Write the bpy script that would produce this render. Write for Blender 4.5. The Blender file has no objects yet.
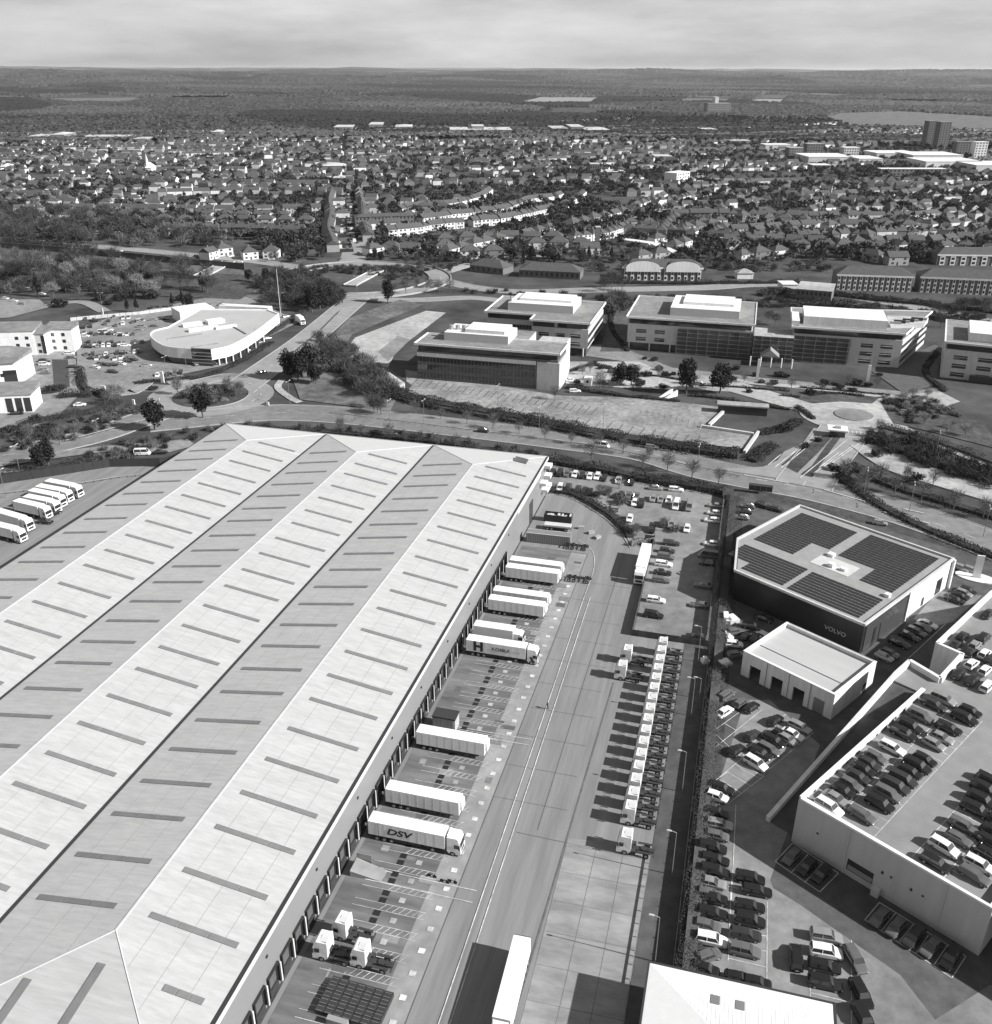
import bpy, math, random
import numpy as np
from mathutils import Vector, Matrix
random.seed(7)
RNG = np.random.default_rng(11)
scene = bpy.context.scene
COL = scene.collection
R = math.radians
# ---------------------------------------------------------------- camera model (used once, to turn surveyed points into metres)
W_, H_ = 992.0, 1024.0
FOC, CX, CY, CAMH = 940.0, 496.0, 512.0, 118.0
PITCH = math.atan(444.0 / FOC)
ROLL = R(0.2)
def at(px, py, z=0.0):
    a = (px - CX) / FOC; b = (py - CY) / FOC
    c, s = math.cos(ROLL), math.sin(ROLL)
    a, b = a * c + b * s, -a * s + b * c
    d = (a, math.cos(PITCH) - b * math.sin(PITCH), -math.sin(PITCH) - b * math.cos(PITCH))
    t = (z - CAMH) / d[2]
    return Vector((d[0] * t, d[1] * t))
def ZM(x0, y0, s):
    return lambda x, y, z=0.0: at(x0 + x / s, y0 + y / s, z)
EA = R(75)
UX = Vector((math.cos(EA), math.sin(EA))); VX = Vector((math.sin(EA), -math.cos(EA)))
def E2(u, v): return UX * u + VX * v           # estate frame -> world
def toE(p): return (p.dot(UX), p.dot(VX))

# ---------------------------------------------------------------- materials
MATS = {}
def mat(name, base, rough=0.8, var=0.0, scale=1.0, metal=0.0, var2=0.0, scale2=0.05, stretch=None, rot=0.0, bump=0.0, spec=0.3, lo=0.3, hi=0.7):
    if name in MATS: return MATS[name]
    m = bpy.data.materials.new(name); m.use_nodes = True
    nt = m.node_tree; N = nt.nodes; L = nt.links
    b = N['Principled BSDF']
    b.inputs['Roughness'].default_value = rough
    b.inputs['Metallic'].default_value = metal
    b.inputs['Specular IOR Level'].default_value = spec
    b.inputs['Base Color'].default_value = (base, base, base, 1)
    m.diffuse_color = (base, base, base, 1)
    if var or var2 or bump:
        tc = N.new('ShaderNodeTexCoord'); mp = N.new('ShaderNodeMapping')
        mp.inputs['Rotation'].default_value = (0, 0, rot)
        if rot:
            mp.vector_type = 'TEXTURE'; mp.inputs['Rotation'].default_value = (0, 0, -rot)
            if stretch: mp.inputs['Scale'].default_value = [1/q for q in stretch]
        elif stretch: mp.inputs['Scale'].default_value = stretch
        L.new(tc.outputs['Object'], mp.inputs['Vector'])
        cur = None
        def layer(sc, amt, detail):
            n = N.new('ShaderNodeTexNoise'); n.inputs['Scale'].default_value = sc
            n.inputs['Detail'].default_value = detail; n.inputs['Roughness'].default_value = 0.65
            L.new(mp.outputs[0], n.inputs['Vector'])
            r = N.new('ShaderNodeMapRange')
            r.inputs['From Min'].default_value = lo; r.inputs['From Max'].default_value = hi
            r.inputs['To Min'].default_value = 1 - amt; r.inputs['To Max'].default_value = 1 + amt
            L.new(n.outputs['Fac'], r.inputs['Value'])
            return r.outputs[0], n
        if var:
            cur, n1 = layer(scale, var, 5)
        if var2:
            c2, n2 = layer(scale2, var2, 3)
            if cur is None: cur = c2
            else:
                mm = N.new('ShaderNodeMath'); mm.operation = 'MULTIPLY'
                L.new(cur, mm.inputs[0]); L.new(c2, mm.inputs[1]); cur = mm.outputs[0]
        if cur is not None:
            mm = N.new('ShaderNodeMath'); mm.operation = 'MULTIPLY'; mm.inputs[1].default_value = base; mm.use_clamp = True
            L.new(cur, mm.inputs[0]); L.new(mm.outputs[0], b.inputs['Base Color'])
        if bump:
            nb = N.new('ShaderNodeTexNoise'); nb.inputs['Scale'].default_value = scale * 2; nb.inputs['Detail'].default_value = 4
            L.new(mp.outputs[0], nb.inputs['Vector'])
            bp = N.new('ShaderNodeBump'); bp.inputs['Strength'].default_value = bump; bp.inputs['Distance'].default_value = 0.3
            L.new(nb.outputs['Fac'], bp.inputs['Height']); L.new(bp.outputs[0], b.inputs['Normal'])
    MATS[name] = m
    return m

# ---------------------------------------------------------------- mesh builder
class MB:
    def __init__(s):
        s.v = []; s.f = []; s.m = []; s.T = None
    def frame(s, ox=0, oy=0, ang=0, oz=0):
        s.T = (ox, oy, math.cos(ang), math.sin(ang), oz); return s
    def _p(s, p):
        if s.T is None: return tuple(p)
        ox, oy, c, n, oz = s.T
        return (ox + p[0] * c - p[1] * n, oy + p[0] * n + p[1] * c, p[2] + oz)
    def add(s, pts, faces, m=0):
        o = len(s.v); s.v += [s._p(p) for p in pts]
        s.f += [tuple(i + o for i in f) for f in faces]; s.m += [m] * len(faces); return s
    def box(s, x0, x1, y0, y1, z0, z1, m=0):
        return s.add([(x0,y0,z0),(x1,y0,z0),(x1,y1,z0),(x0,y1,z0),(x0,y0,z1),(x1,y0,z1),(x1,y1,z1),(x0,y1,z1)],
              [(0,3,2,1),(4,5,6,7),(0,1,5,4),(1,2,6,5),(2,3,7,6),(3,0,4,7)], m)
    def taper(s, x0, x1, y0, y1, z0, z1, dx0, dx1, dy, m=0):
        return s.add([(x0,y0,z0),(x1,y0,z0),(x1,y1,z0),(x0,y1,z0),(x0+dx0,y0+dy,z1),(x1-dx1,y0+dy,z1),(x1-dx1,y1-dy,z1),(x0+dx0,y1-dy,z1)],
              [(0,3,2,1),(4,5,6,7),(0,1,5,4),(1,2,6,5),(2,3,7,6),(3,0,4,7)], m)
    def quad(s, a, b, c, d, m=0): return s.add([a, b, c, d], [(0,1,2,3)], m)
    def prism(s, poly, z0, z1, m=0, mtop=None):
        n = len(poly); ar = sum(poly[i][0]*poly[(i+1)%n][1]-poly[(i+1)%n][0]*poly[i][1] for i in range(n))
        if ar < 0: poly = poly[::-1]
        pts = [(p[0],p[1],z0) for p in poly] + [(p[0],p[1],z1) for p in poly]
        s.add(pts, [tuple(range(n))[::-1]] + [(i,(i+1)%n,(i+1)%n+n,i+n) for i in range(n)], m)
        s.add([(p[0],p[1],z1) for p in poly], [tuple(range(n))], m if mtop is None else mtop); return s
    def sheet(s, poly, z, m=0):
        n = len(poly); ar = sum(poly[i][0]*poly[(i+1)%n][1]-poly[(i+1)%n][0]*poly[i][1] for i in range(n))
        if ar < 0: poly = poly[::-1]
        return s.add([(p[0],p[1],z) for p in poly], [tuple(range(n))], m)
    def cyl(s, cx, cy, z0, z1, r0, r1=None, n=10, m=0):
        r1 = r0 if r1 is None else r1
        a = [2*math.pi*i/n for i in range(n)]
        return s.add([(cx+r0*math.cos(t),cy+r0*math.sin(t),z0) for t in a]+[(cx+r1*math.cos(t),cy+r1*math.sin(t),z1) for t in a],
            [tuple(range(n))[::-1], tuple(range(n,2*n))]+[(i,(i+1)%n,(i+1)%n+n,i+n) for i in range(n)], m)
    def wheel(s, cx, cy, cz, r, w, n=12, m=0):
        a = [2*math.pi*i/n for i in range(n)]
        return s.add([(cx+r*math.cos(t),cy-w/2,cz+r*math.sin(t)) for t in a]+[(cx+r*math.cos(t),cy+w/2,cz+r*math.sin(t)) for t in a],
            [tuple(range(n)), tuple(range(n,2*n))[::-1]]+[(i,(i+1)%n,(i+1)%n+n,i+n)[::-1] for i in range(n)], m)
    def tube(s, p, q, r0, r1=None, n=6, m=0):
        p = Vector(p); q = Vector(q); d = (q-p); L = d.length
        if L < 1e-6: return s
        r1 = r0 if r1 is None else r1
        d.normalize(); a = Vector((0,0,1)) if abs(d.z) < .9 else Vector((1,0,0))
        x = d.cross(a).normalized(); y = d.cross(x)
        an = [2*math.pi*i/n for i in range(n)]
        return s.add([tuple(p+(x*math.cos(t)+y*math.sin(t))*r0) for t in an]+[tuple(q+(x*math.cos(t)+y*math.sin(t))*r1) for t in an],
            [tuple(range(n)), tuple(range(n,2*n))[::-1]]+[(i,i+n,(i+1)%n+n,(i+1)%n) for i in range(n)], m)
    def loft(s, rings, m=0, cap=True):
        n = len(rings[0]); o = len(s.v)
        for r in rings: s.v += [s._p(p) for p in r]
        for k in range(len(rings)-1):
            for i in range(n):
                j = (i+1) % n
                s.f.append((o+k*n+i, o+k*n+j, o+(k+1)*n+j, o+(k+1)*n+i)); s.m.append(m)
        if cap:
            s.f.append(tuple(o+i for i in range(n))[::-1]); s.m.append(m)
            s.f.append(tuple(o+(len(rings)-1)*n+i for i in range(n))); s.m.append(m)
        return s
    def hip(s, x0, x1, y0, y1, z0, z1, m=0, gable=False, eave=0.0):
        # roof with its ridge along x
        w = (y1-y0)/2; g = 0 if gable else min(w, (x1-x0)/2-0.01)
        ym = (y0+y1)/2
        pts = [(x0,y0,z0),(x1,y0,z0),(x1,y1,z0),(x0,y1,z0),(x0+g,ym,z1),(x1-g,ym,z1)]
        return s.add(pts, [(0,1,5,4),(2,3,4,5),(1,2,5),(3,0,4),(0,3,2,1)], m)
    def mesh(s, name, mats, smooth=False):
        me = bpy.data.meshes.new(name); me.from_pydata(s.v, [], s.f)
        for m in (mats if isinstance(mats, (list, tuple)) else [mats]): me.materials.append(m)
        if len(me.polygons) == len(s.m): me.polygons.foreach_set('material_index', s.m)
        if smooth: me.polygons.foreach_set('use_smooth', [True]*len(me.polygons))
        me.update(); return me
    def build(s, name, mats, parent=None, loc=(0,0,0), rot=0.0, smooth=False):
        return link(name, s.mesh(name, mats, smooth), parent, loc, rot)
def link(name, me, parent=None, loc=(0,0,0), rot=0.0):
    o = bpy.data.objects.new(name, me); COL.objects.link(o)
    if parent is not None: o.parent = parent
    o.location = loc; o.rotation_euler = (0,0,rot); return o
def tag(o, label=None, cat=None, group=None, kind=None):
    if label: o['label'] = label
    if cat: o['category'] = cat
    if group: o['group'] = group
    if kind: o['kind'] = kind
    return o
def thing(name, label, cat, loc=(0,0,0), rot=0.0, group=None):
    return tag(link(name, None, None, loc, rot), label, cat, group)
def struct(name, mb, mats, label=None):
    o = mb.build(name, mats); o['kind'] = 'structure'
    o['label'] = label or name.replace('_', ' '); o['category'] = name.split('_')[-1]
    return o
CH = {}
def adopt(p, c): CH.setdefault(p, []).append(c); return c
def copy_thing(src, loc, rot, label, group=None):
    def rec(o, par):
        c = o.copy(); COL.objects.link(c)
        if par is not None: c.parent = par
        for ch in kids[o]: rec(ch, c)
        return c
    kids = KID.get(src)
    if kids is None:
        kids = {}
        def walk(o):
            kids[o] = list(o.children)
            for k in kids[o]: walk(k)
        walk(src); KID[src] = kids
    r = rec(src, None); r.location = loc; r.rotation_euler = (0,0,rot); r['label'] = label
    if group: r['group'] = group
    return r
KID = {}
ORD = ['zeroth','first','second','third','fourth','fifth','sixth','seventh','eighth','ninth','tenth','eleventh','twelfth','thirteenth','fourteenth','fifteenth','sixteenth','seventeenth','eighteenth','nineteenth']
TENS = {2:'twenty',3:'thirty',4:'forty',5:'fifty',6:'sixty',7:'seventy',8:'eighty',9:'ninety'}
def nth(n):
    if n < 20: return ORD[n]
    if n % 10 == 0: return TENS[n//10][:-1] + 'ieth'
    return TENS[n//10] + '-' + ORD[n % 10]
def smooth_line(pts, seg=6):
    pts = [Vector((p[0],p[1])) for p in pts]
    if len(pts) < 3: return pts
    out = []
    ext = [pts[0]*2-pts[1]] + pts + [pts[-1]*2-pts[-2]]
    for i in range(1, len(ext)-2):
        p0,p1,p2,p3 = ext[i-1:i+3]
        for k in range(seg):
            t = k/seg
            out.append(0.5*((2*p1)+(p2-p0)*t+(2*p0-5*p1+4*p2-p3)*t*t+(3*p1-p0-3*p2+p3)*t**3))
    out.append(pts[-1]); return out
def offset(line, d):
    out = []
    for i, p in enumerate(line):
        a = line[max(0,i-1)]; b = line[min(len(line)-1,i+1)]
        t = (b-a).normalized(); out.append(p + Vector((-t.y, t.x))*d)
    return out
def resample(line, step):
    out = [line[0]]; acc = 0
    for a, b in zip(line, line[1:]):
        L = (b-a).length; 
        if L < 1e-6: continue
        t = step-acc
        while t <= L:
            out.append(a+(b-a)*(t/L)); t += step
        acc = L-(t-step)
    return out
def ribbon(mb, line, w, z, m=0, z1=None):
    l = offset(line, w/2); r = offset(line, -w/2)
    for i in range(len(line)-1):
        if z1 is None:
            mb.quad((r[i].x,r[i].y,z),(r[i+1].x,r[i+1].y,z),(l[i+1].x,l[i+1].y,z),(l[i].x,l[i].y,z), m)
    if z1 is not None:
        rings = [[(r[i].x,r[i].y,z),(l[i].x,l[i].y,z),(l[i].x,l[i].y,z1),(r[i].x,r[i].y,z1)][::-1] for i in range(len(line))]
        mb.loft(rings, m)
    return mb
def text_mesh(txt, size, name, extrude=0.01, bold=0.0, shear=0.0, sx=1.0):
    c = bpy.data.curves.new(name, 'FONT'); c.body = txt; c.size = size; c.extrude = extrude; c.offset = bold; c.shear = shear
    c.align_x = 'CENTER'; c.align_y = 'CENTER'
    o = bpy.data.objects.new(name, c); COL.objects.link(o)
    dg = bpy.context.evaluated_depsgraph_get()
    me = bpy.data.meshes.new_from_object(o.evaluated_get(dg))
    bpy.data.objects.remove(o); bpy.data.curves.remove(c)
    # stand it up: x right, z up, facing -y
    for v in me.vertices:
        x, y, z = v.co; v.co = (x*sx, -z, y)
    me.name = name
    return me
# common materials
M_asph = mat('asphalt_yard', .20, .9, .2, .3, var2=.09, scale2=1.1, stretch=(1,.06,1), rot=R(15), spec=.25, bump=.1)
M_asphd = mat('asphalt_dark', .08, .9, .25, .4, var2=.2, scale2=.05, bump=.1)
M_road = mat('road_asphalt', .17, .9, .22, .3, var2=.2, scale2=.02, stretch=(1,1,1))
M_conc = mat('concrete_slab', .24, .9, .25, .5, var2=.2, scale2=.12, stretch=(.35,1,1), rot=R(15), bump=.05)
M_pave = mat('pale_paving', .33, .9, .28, .4, var2=.25, scale2=.04)
M_lot = mat('car_park_asphalt', .20, .9, .25, .35, var2=.22, scale2=.04, bump=.1)
M_paint = mat('white_road_paint', .5, .8, .35, 1.2, var2=.3, scale2=.2)
M_kerb = mat('kerb_stone', .34, .9, .15, .8)
M_white = mat('white_paint', .76, .35, .05, .8, var2=.08, scale2=.3)
M_whitew = mat('white_render', .66, .8, .12, 1.2, var2=.08, scale2=.25, stretch=(1,1,.18))
M_clad = mat('grey_cladding', .19, .45, .05, .1, stretch=(1,1,.2))
M_black = mat('black_rubber', .025, .8)
M_dark = mat('dark_metal', .04, .5)
M_glass = mat('dark_glass', .03, .04, spec=.9)
M_glassg = mat('grey_glass', .06, .1, spec=.6)
M_steel = mat('grey_steel', .35, .4, metal=.3)
M_roofw = mat('warehouse_roof_metal', .415, .42, .06, .3, var2=.10, scale2=1.6, stretch=(.12,1,1), spec=.3)
M_sky = mat('rooflight_grp', .175, .5, .12, .5)
M_black2 = mat('black_cladding', .022, .35, .15, .5)
M_brick = mat('brick', .14, .9, .2, .8)
M_tile = mat('roof_tile', .078, .85, .2, .5)
M_tilel = mat('pale_roof_tile', .2, .85, .2, .5)
M_bark = mat('bark', .10, .95, .2, 2)
M_twig = mat('bare_twigs', .11, .95, .25, .6)
M_twigd = mat('dark_twigs', .048, .95, .25, .6)
M_twigl = mat('pale_twigs', .22, .95, .25, .6)
M_ever = mat('evergreen_leaves', .02, .8, .4, .8)
M_hedge = mat('hedge_leaves', .032, .9, .4, .8)
M_hedgel = mat('pale_hedge_leaves', .085, .9, .2, .7)
M_grass = mat('verge_grass', .058, .95, .5, .35, var2=.4, scale2=.04, bump=.6)
M_grassl = mat('pale_grass', .12, .95, .45, .3, var2=.4, scale2=.04, bump=.5)
M_panel = mat('light_panel', .5, .6, .10, 1.0, var2=.08, scale2=.2, stretch=(1,1,.25))
# ---------------------------------------------------------------- ground: one sheet to the horizon
def hillz(x, y, r):
    from mathutils import noise
    t = min(1, (r-4600)/7000)
    return max(-4*t, min(158, t*(38+88*noise.fractal(Vector((x/4200, y/2200, 3.1)), 0.8, 2.0, 4))*(.6+min(.7, r/40000))))
def build_ground():
    rr = [0, 30, 80, 160, 300, 500, 800, 1200, 1800, 2600, 3600, 4600]
    r = 4600
    while r < 60000: r *= 1.05; rr.append(r)
    na = 180
    vs = [(0, 0, 0)]; fs = []
    from mathutils import noise
    for r in rr[1:]:
        for k in range(na):
            a = 2*math.pi*k/na; x = r*math.cos(a); y = r*math.sin(a); z = 0
            if r > 4600:
                t = min(1, (r-4600)/5000)
                z = hillz(x, y, r)
            vs.append((x, y, z))
    for k in range(na): fs.append((0, 1+k, 1+(k+1) % na))
    for j in range(len(rr)-2):
        o = 1+j*na; p = o+na
        for k in range(na): fs.append((o+k, p+k, p+(k+1) % na, o+(k+1) % na))
    me = bpy.data.meshes.new('ground'); me.from_pydata(vs, [], fs)
    m = bpy.data.materials.new('ground_fields'); m.use_nodes = True
    N = m.node_tree.nodes; L = m.node_tree.links; b = N['Principled BSDF']
    b.inputs['Roughness'].default_value = .95; b.inputs['Specular IOR Level'].default_value = .1
    tc = N.new('ShaderNodeTexCoord')
    vo = N.new('ShaderNodeTexVoronoi'); vo.inputs['Scale'].default_value = 1/420.
    n0 = N.new('ShaderNodeTexNoise'); n0.inputs['Scale'].default_value = 1/300.; n0.inputs['Detail'].default_value = 3
    mx = N.new('ShaderNodeMix'); mx.data_type = 'VECTOR'; mx.inputs['Factor'].default_value = .0
    L.new(tc.outputs['Object'], vo.inputs['Vector'])
    n1 = N.new('ShaderNodeTexNoise'); n1.inputs['Scale'].default_value = .035; n1.inputs['Detail'].default_value = 10; n1.inputs['Roughness'].default_value = .7
    L.new(tc.outputs['Object'], n1.inputs['Vector'])
    sp = N.new('ShaderNodeSeparateColor'); L.new(vo.outputs['Color'], sp.inputs[0])
    r1 = N.new('ShaderNodeMapRange'); r1.inputs['From Min'].default_value = .55; r1.inputs['From Max'].default_value = 1
    r1.inputs['To Min'].default_value = .035; r1.inputs['To Max'].default_value = .12
    L.new(sp.outputs[0], r1.inputs['Value'])
    # near the estate: plain dark turf
    ln = N.new('ShaderNodeVectorMath'); ln.operation = 'LENGTH'; L.new(tc.outputs['Object'], ln.inputs[0])
    rn = N.new('ShaderNodeMapRange'); rn.inputs['From Min'].default_value = 1800; rn.inputs['From Max'].default_value = 2600
    L.new(ln.outputs['Value'], rn.inputs['Value'])
    mf = N.new('ShaderNodeMix'); mf.data_type = 'FLOAT'; mf.inputs['A'].default_value = .065
    L.new(rn.outputs[0], mf.inputs['Factor']); L.new(r1.outputs[0], mf.inputs['B'])
    r2 = N.new('ShaderNodeMapRange'); r2.inputs['From Min'].default_value = .3; r2.inputs['From Max'].default_value = .7
    r2.inputs['To Min'].default_value = .45; r2.inputs['To Max'].default_value = 1.65
    L.new(n1.outputs['Fac'], r2.inputs['Value'])
    mu = N.new('ShaderNodeMath'); mu.operation = 'MULTIPLY'; L.new(mf.outputs['Result'], mu.inputs[0]); L.new(r2.outputs[0], mu.inputs[1])
    L.new(mu.outputs[0], b.inputs['Base Color'])
    me.materials.append(m)
    o = link('ground', me); tag(o, 'ground of turf, fields and gardens reaching the horizon', 'ground', kind='structure')
build_ground()
_z = [0.004]
def zn():
    _z[0] += 0.005; return _z[0]

def area(name, pts, m, z=None, label=None):
    mb = MB(); mb.sheet([(p[0], p[1]) for p in pts], z if z is not None else zn()); return struct(name, mb, m, label)
def circle(c, r, n=40): return [Vector((c.x+r*math.cos(2*math.pi*i/n), c.y+r*math.sin(2*math.pi*i/n))) for i in range(n)]
def road(name, pts, w, m=M_road, z=None, label=None, kerb=True, dashes=False, edge=False, seg=6):
    line = smooth_line(pts, seg); z = z if z is not None else zn()
    mb = MB(); ribbon(mb, line, w, z, 0)
    if dashes:
        ds = resample(line, 9.0)
        for a, b in zip(ds, ds[1:]):
            ribbon(mb, [a, a+(b-a)*.4], .2, z+.006, 1)
    if edge:
        for s in (-1, 1): ribbon(mb, offset(line, s*(w/2-.5)), .12, z+.006, 1)
    if kerb:
        for s in (-1, 1): ribbon(mb, offset(line, s*(w/2+.15)), .3, 0.0, 2, z1=z+.12)
    return struct(name, mb, [m, M_paint, M_kerb], label)

# estate surfaces
P_ = lambda *a: at(*a)
area('estate_verge', [E2(20,-240), E2(268,-215), E2(285,-150), E2(292,-62), E2(282,15), E2(262,70), E2(225,160), E2(20,160)], M_grass)
area('yard_surface', [E2(20,-53), E2(262,-53), E2(262,1), E2(20,1)], M_asph)
area('yard_west_surface', [E2(20,-161.5), E2(246,-161.5), E2(244,-190), E2(234,-210), E2(222,-245), E2(20,-245)], M_asph)
area('building_margin', [E2(20,-164.5), E2(249,-164.5), E2(249,-161.6), E2(20,-161.6)], M_asphd)
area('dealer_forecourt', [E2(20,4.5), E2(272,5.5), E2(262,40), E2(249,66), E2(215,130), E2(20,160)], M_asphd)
area('service_lot', [E2(30,5.4), E2(130,5.6), at(717,790), at(745,700), at(770,700), at(820,745), at(770,880), at(840,1060)], M_lot)
area('deck_forecourt', [at(728,860), at(800,905), at(900,975), at(935,1020), at(990,985), at(1100,1020), at(1040,1100), at(760,1100)], M_lot)
# dock apron: darker oil-stained strip, paler strip, asphalt, slab
M_apron = mat('stained_apron', .135, .9, .3, .35, var2=.35, scale2=.12, stretch=(.35,1.4,1), rot=R(15), spec=.3)
M_strip = mat('pale_apron', .25, .9, .12, .4, var2=.15, scale2=.1, rot=R(15))
area('dock_apron', [E2(60,-52.2), E2(222,-52.2), E2(222,-38.5), E2(60,-38.5)], M_apron)
area('dock_apron_edge', [E2(60,-38.4), E2(222,-38.4), E2(222,-34.2), E2(60,-34.2)], M_strip)
area('concrete_hardstanding', [E2(50,-18.6), E2(119.5,-19.2), E2(121.5,-5.3), E2(50,-5.3)], M_conc)
area('fence_margin', [E2(50,-5.2), E2(186,-5.2), E2(186,.8), E2(50,.8)], M_asphd)
# panel joints, drains, cracks
M_joint = mat('dark_joint', .12, .9, .3, .6)
mb = MB()
def eline(mb, u0, v0, u1, v1, w, z, m=0):
    ribbon(mb, [E2(u0, v0), E2(u1, v1)], w, z, m)
zj = zn()
eline(mb, 50, -20.6, 166, -18.5, .28, zj)
eline(mb, 222.3, -52, 222.3, -34, .25, zj); eline(mb, 50, -34, 222, -34, .1, zj)
for u in range(58, 122, 6): eline(mb, u, -18.8, u+.3, -5.4, .08, zj+.002)
for v in (-14.2, -9.7): eline(mb, 52, v, 119, v, .08, zj+.003)
eline(mb, 118.6, -28, 118.2, -5.4, .12, zj+.001)
eline(mb, 120, -24.6, 215, -24.6, .07, zj)
for u in range(126, 216, 9): eline(mb, u, -33.9, u, -20.5, .06, zj+.002)
struct('yard_joints', mb, M_joint, 'dark joints and drain channels across the lorry yard')
# patched repairs of the apron
mb = MB(); zp = zn()
for k in range(46):
    u = random.uniform(64, 218); v = random.uniform(-51, -36); w = random.uniform(1, 3.6); d = random.uniform(.8, 2.4)
    zq = zp + k*.0006
    mb.sheet([E2(u,v), E2(u+d,v), E2(u+d,v+w), E2(u,v+w)], zq, random.choice([0,1,2]))
struct('apron_patches', mb, [mat('patch_dark', .10, .9, .2, 1), mat('patch_mid', .17, .9, .2, 1), mat('patch_pale', .24, .9, .2, 1)], 'repair patches of darker and paler tarmac by the docks')
# painted markings of the yard
mb = MB(); zm = zp+.0407
for v in (-30.2, -28.7): eline(mb, 50, v+.9, 200, v-.7, .16, zm)
def eline2(*a): eline(mb, *a)
for u in (149.7-8, 141.9-22.2-17.0):
    pass
for u in (141.3, 143.0, 102.2, 104.6): eline(mb, u, -49, u, -31.0, .14, zm+.001)
for k in range(-9, 26):
    u = 107.7+4*k
    if u > 206 or u < 66: continue
    for s in (-1.35, 1.35): eline(mb, u+s, -49, u+s, -37.2, .08, zm+.001)
    for q in range(7):      # hatching between bays
        v = -44.5+q*1.05
        eline(mb, u+1.45, v, u+2.55, v+.75, .09, zm+.002)
    mb.sheet([E2(u-.45,-36.2), E2(u+.45,-36.2), E2(u+.45,-35.2), E2(u-.45,-35.2)], zm+.003, 0)
    for s in (-.72, .72):
        mb.sheet([E2(u+s-.5,-45.2), E2(u+s+.5,-45.2), E2(u+s+.5,-44.1), E2(u+s-.5,-44.1)], zm+.003, 1)
    mb.sheet([E2(u-.5,-42.2), E2(u+.5,-42.2), E2(u+.5,-41.2), E2(u-.5,-41.2)], zm+.003, 3)
# curved line round the top of the yard
ribbon(mb, smooth_line([E2(200,-30.9), E2(214,-31), E2(224,-33), E2(230,-38)]), .14, zm)
struct('yard_markings', mb, [M_paint, M_black2, M_strip, M_pave], 'white bay lines, hatching and bay squares painted on the dock apron')
# staff car park beyond the yard
Zc = ZM(540,450,4.875)
cp = [Zc(0,40), Zc(0,215), Zc(100,215), Zc(200,250), Zc(330,330), Zc(410,410), Zc(450,470), Zc(560,420), Zc(520,600), Zc(455,900), Zc(790,930), Zc(900,240), Zc(760,200), Zc(560,170), Zc(330,120), Zc(150,85)]
area('staff_car_park', cp, M_lot)
mb = MB()
ribbon(mb, smooth_line([Zc(0,205), Zc(100,208), Zc(200,245), Zc(330,325), Zc(410,405), Zc(450,470)]), .35, 0, 0, z1=.16)
ribbon(mb, smooth_line([Zc(0,222), Zc(100,222), Zc(195,258), Zc(320,338), Zc(398,415), Zc(440,480)]), .2, 0, 0, z1=.2)
struct('yard_kerb', mb, M_kerb, 'kerb curving round the top of the lorry yard')
# parking bay lines, generic
def bays(name, p, q, depth, pitch, side, label, w=.12, close=True, z=None):
    mb = MB(); z = z or zn(); p = Vector(p); q = Vector(q); d = (q-p); L = d.length; d.normalize(); n = Vector((-d.y, d.x))*side
    k = 0
    while k*pitch <= L+.01:
        a = p+d*(k*pitch); ribbon(mb, [a, a+n*depth], w, z); k += 1
    if close: ribbon(mb, [p, q], w, z+.002)
    return struct(name, mb, M_paint, label)
Ys = ZM(690,600,5.6875); Yt = ZM(680,770,7.875); Yd = ZM(800,680,4.656)
bays('bay_lines', Ys(130,750), Ys(400,1000)+Vector((0,0)), .1, 99, 1, 'painted line by the hedge in the service lot')
mb = MB(); z = zn()
for a, b in [((130,850),(410,625)),((410,1000),(700,755)),((260,900),(545,650)),((150,1024),(310,890)),((130,750),(280,640)),((200,705),(265,745)),((130,795),(185,835)),((220,900),(410,1000)),((265,940),(310,975)),((300,880),(420,990))]:
    ribbon(mb, [Ys(*a), Ys(*b)], .13, z)
for a, b in [((440,275),(405,1024)),((350,290),(660,50)),((385,10),(270,90)),((310,75),(490,190)),((375,20),(560,130)),((490,0),(620,65)),((380,920),(465,935))]:
    ribbon(mb, [Yt(*a), Yt(*b)], .13, z+.002)
Yu = ZM(680,880,4.96)
for a, b in [((255,0),(238,400)),((432,110),(430,530)),((240,390),(430,435)),((385,350),(430,355)),((645,300),(645,590)),((645,560),(850,610)),((850,300),(850,714)),((385,275),(430,280))]:
    ribbon(mb, [Yu(*a), Yu(*b)], .13, z+.003)
Yv = ZM(760,780,4.276)
for poly in ([(65,350),(255,480),(335,400),(140,270)], [(448,600),(820,848),(880,755),(510,525)]):
    for a, b in zip(poly, poly[1:]+poly[:1]): ribbon(mb, [Yv(*a), Yv(*b)], .14, z+.003)
for a, b in [((130,400),(205,320)),((190,440),(265,360)),((520,645),(580,570)),((595,690),(655,620)),((665,745),(720,665)),((745,790),(800,710))]:
    ribbon(mb, [Yv(*a), Yv(*b)], .12, z+.004)
Ye = ZM(860,560,6.4)
for a, b in [((215,720),(745,225))]: ribbon(mb, [Ye(*a), Ye(*b)], .12, z+.004)
struct('service_lot_markings', mb, M_paint, 'white bay lines of the dealer car parks')
area('painted_sunlit_forecourt', [Ye(340,380), Ye(500,200), Ye(780,230), Ye(590,400), Ye(500,420)], M_lot)  # sunlight on the dark forecourt, put into the colour as a paler sheet

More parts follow.
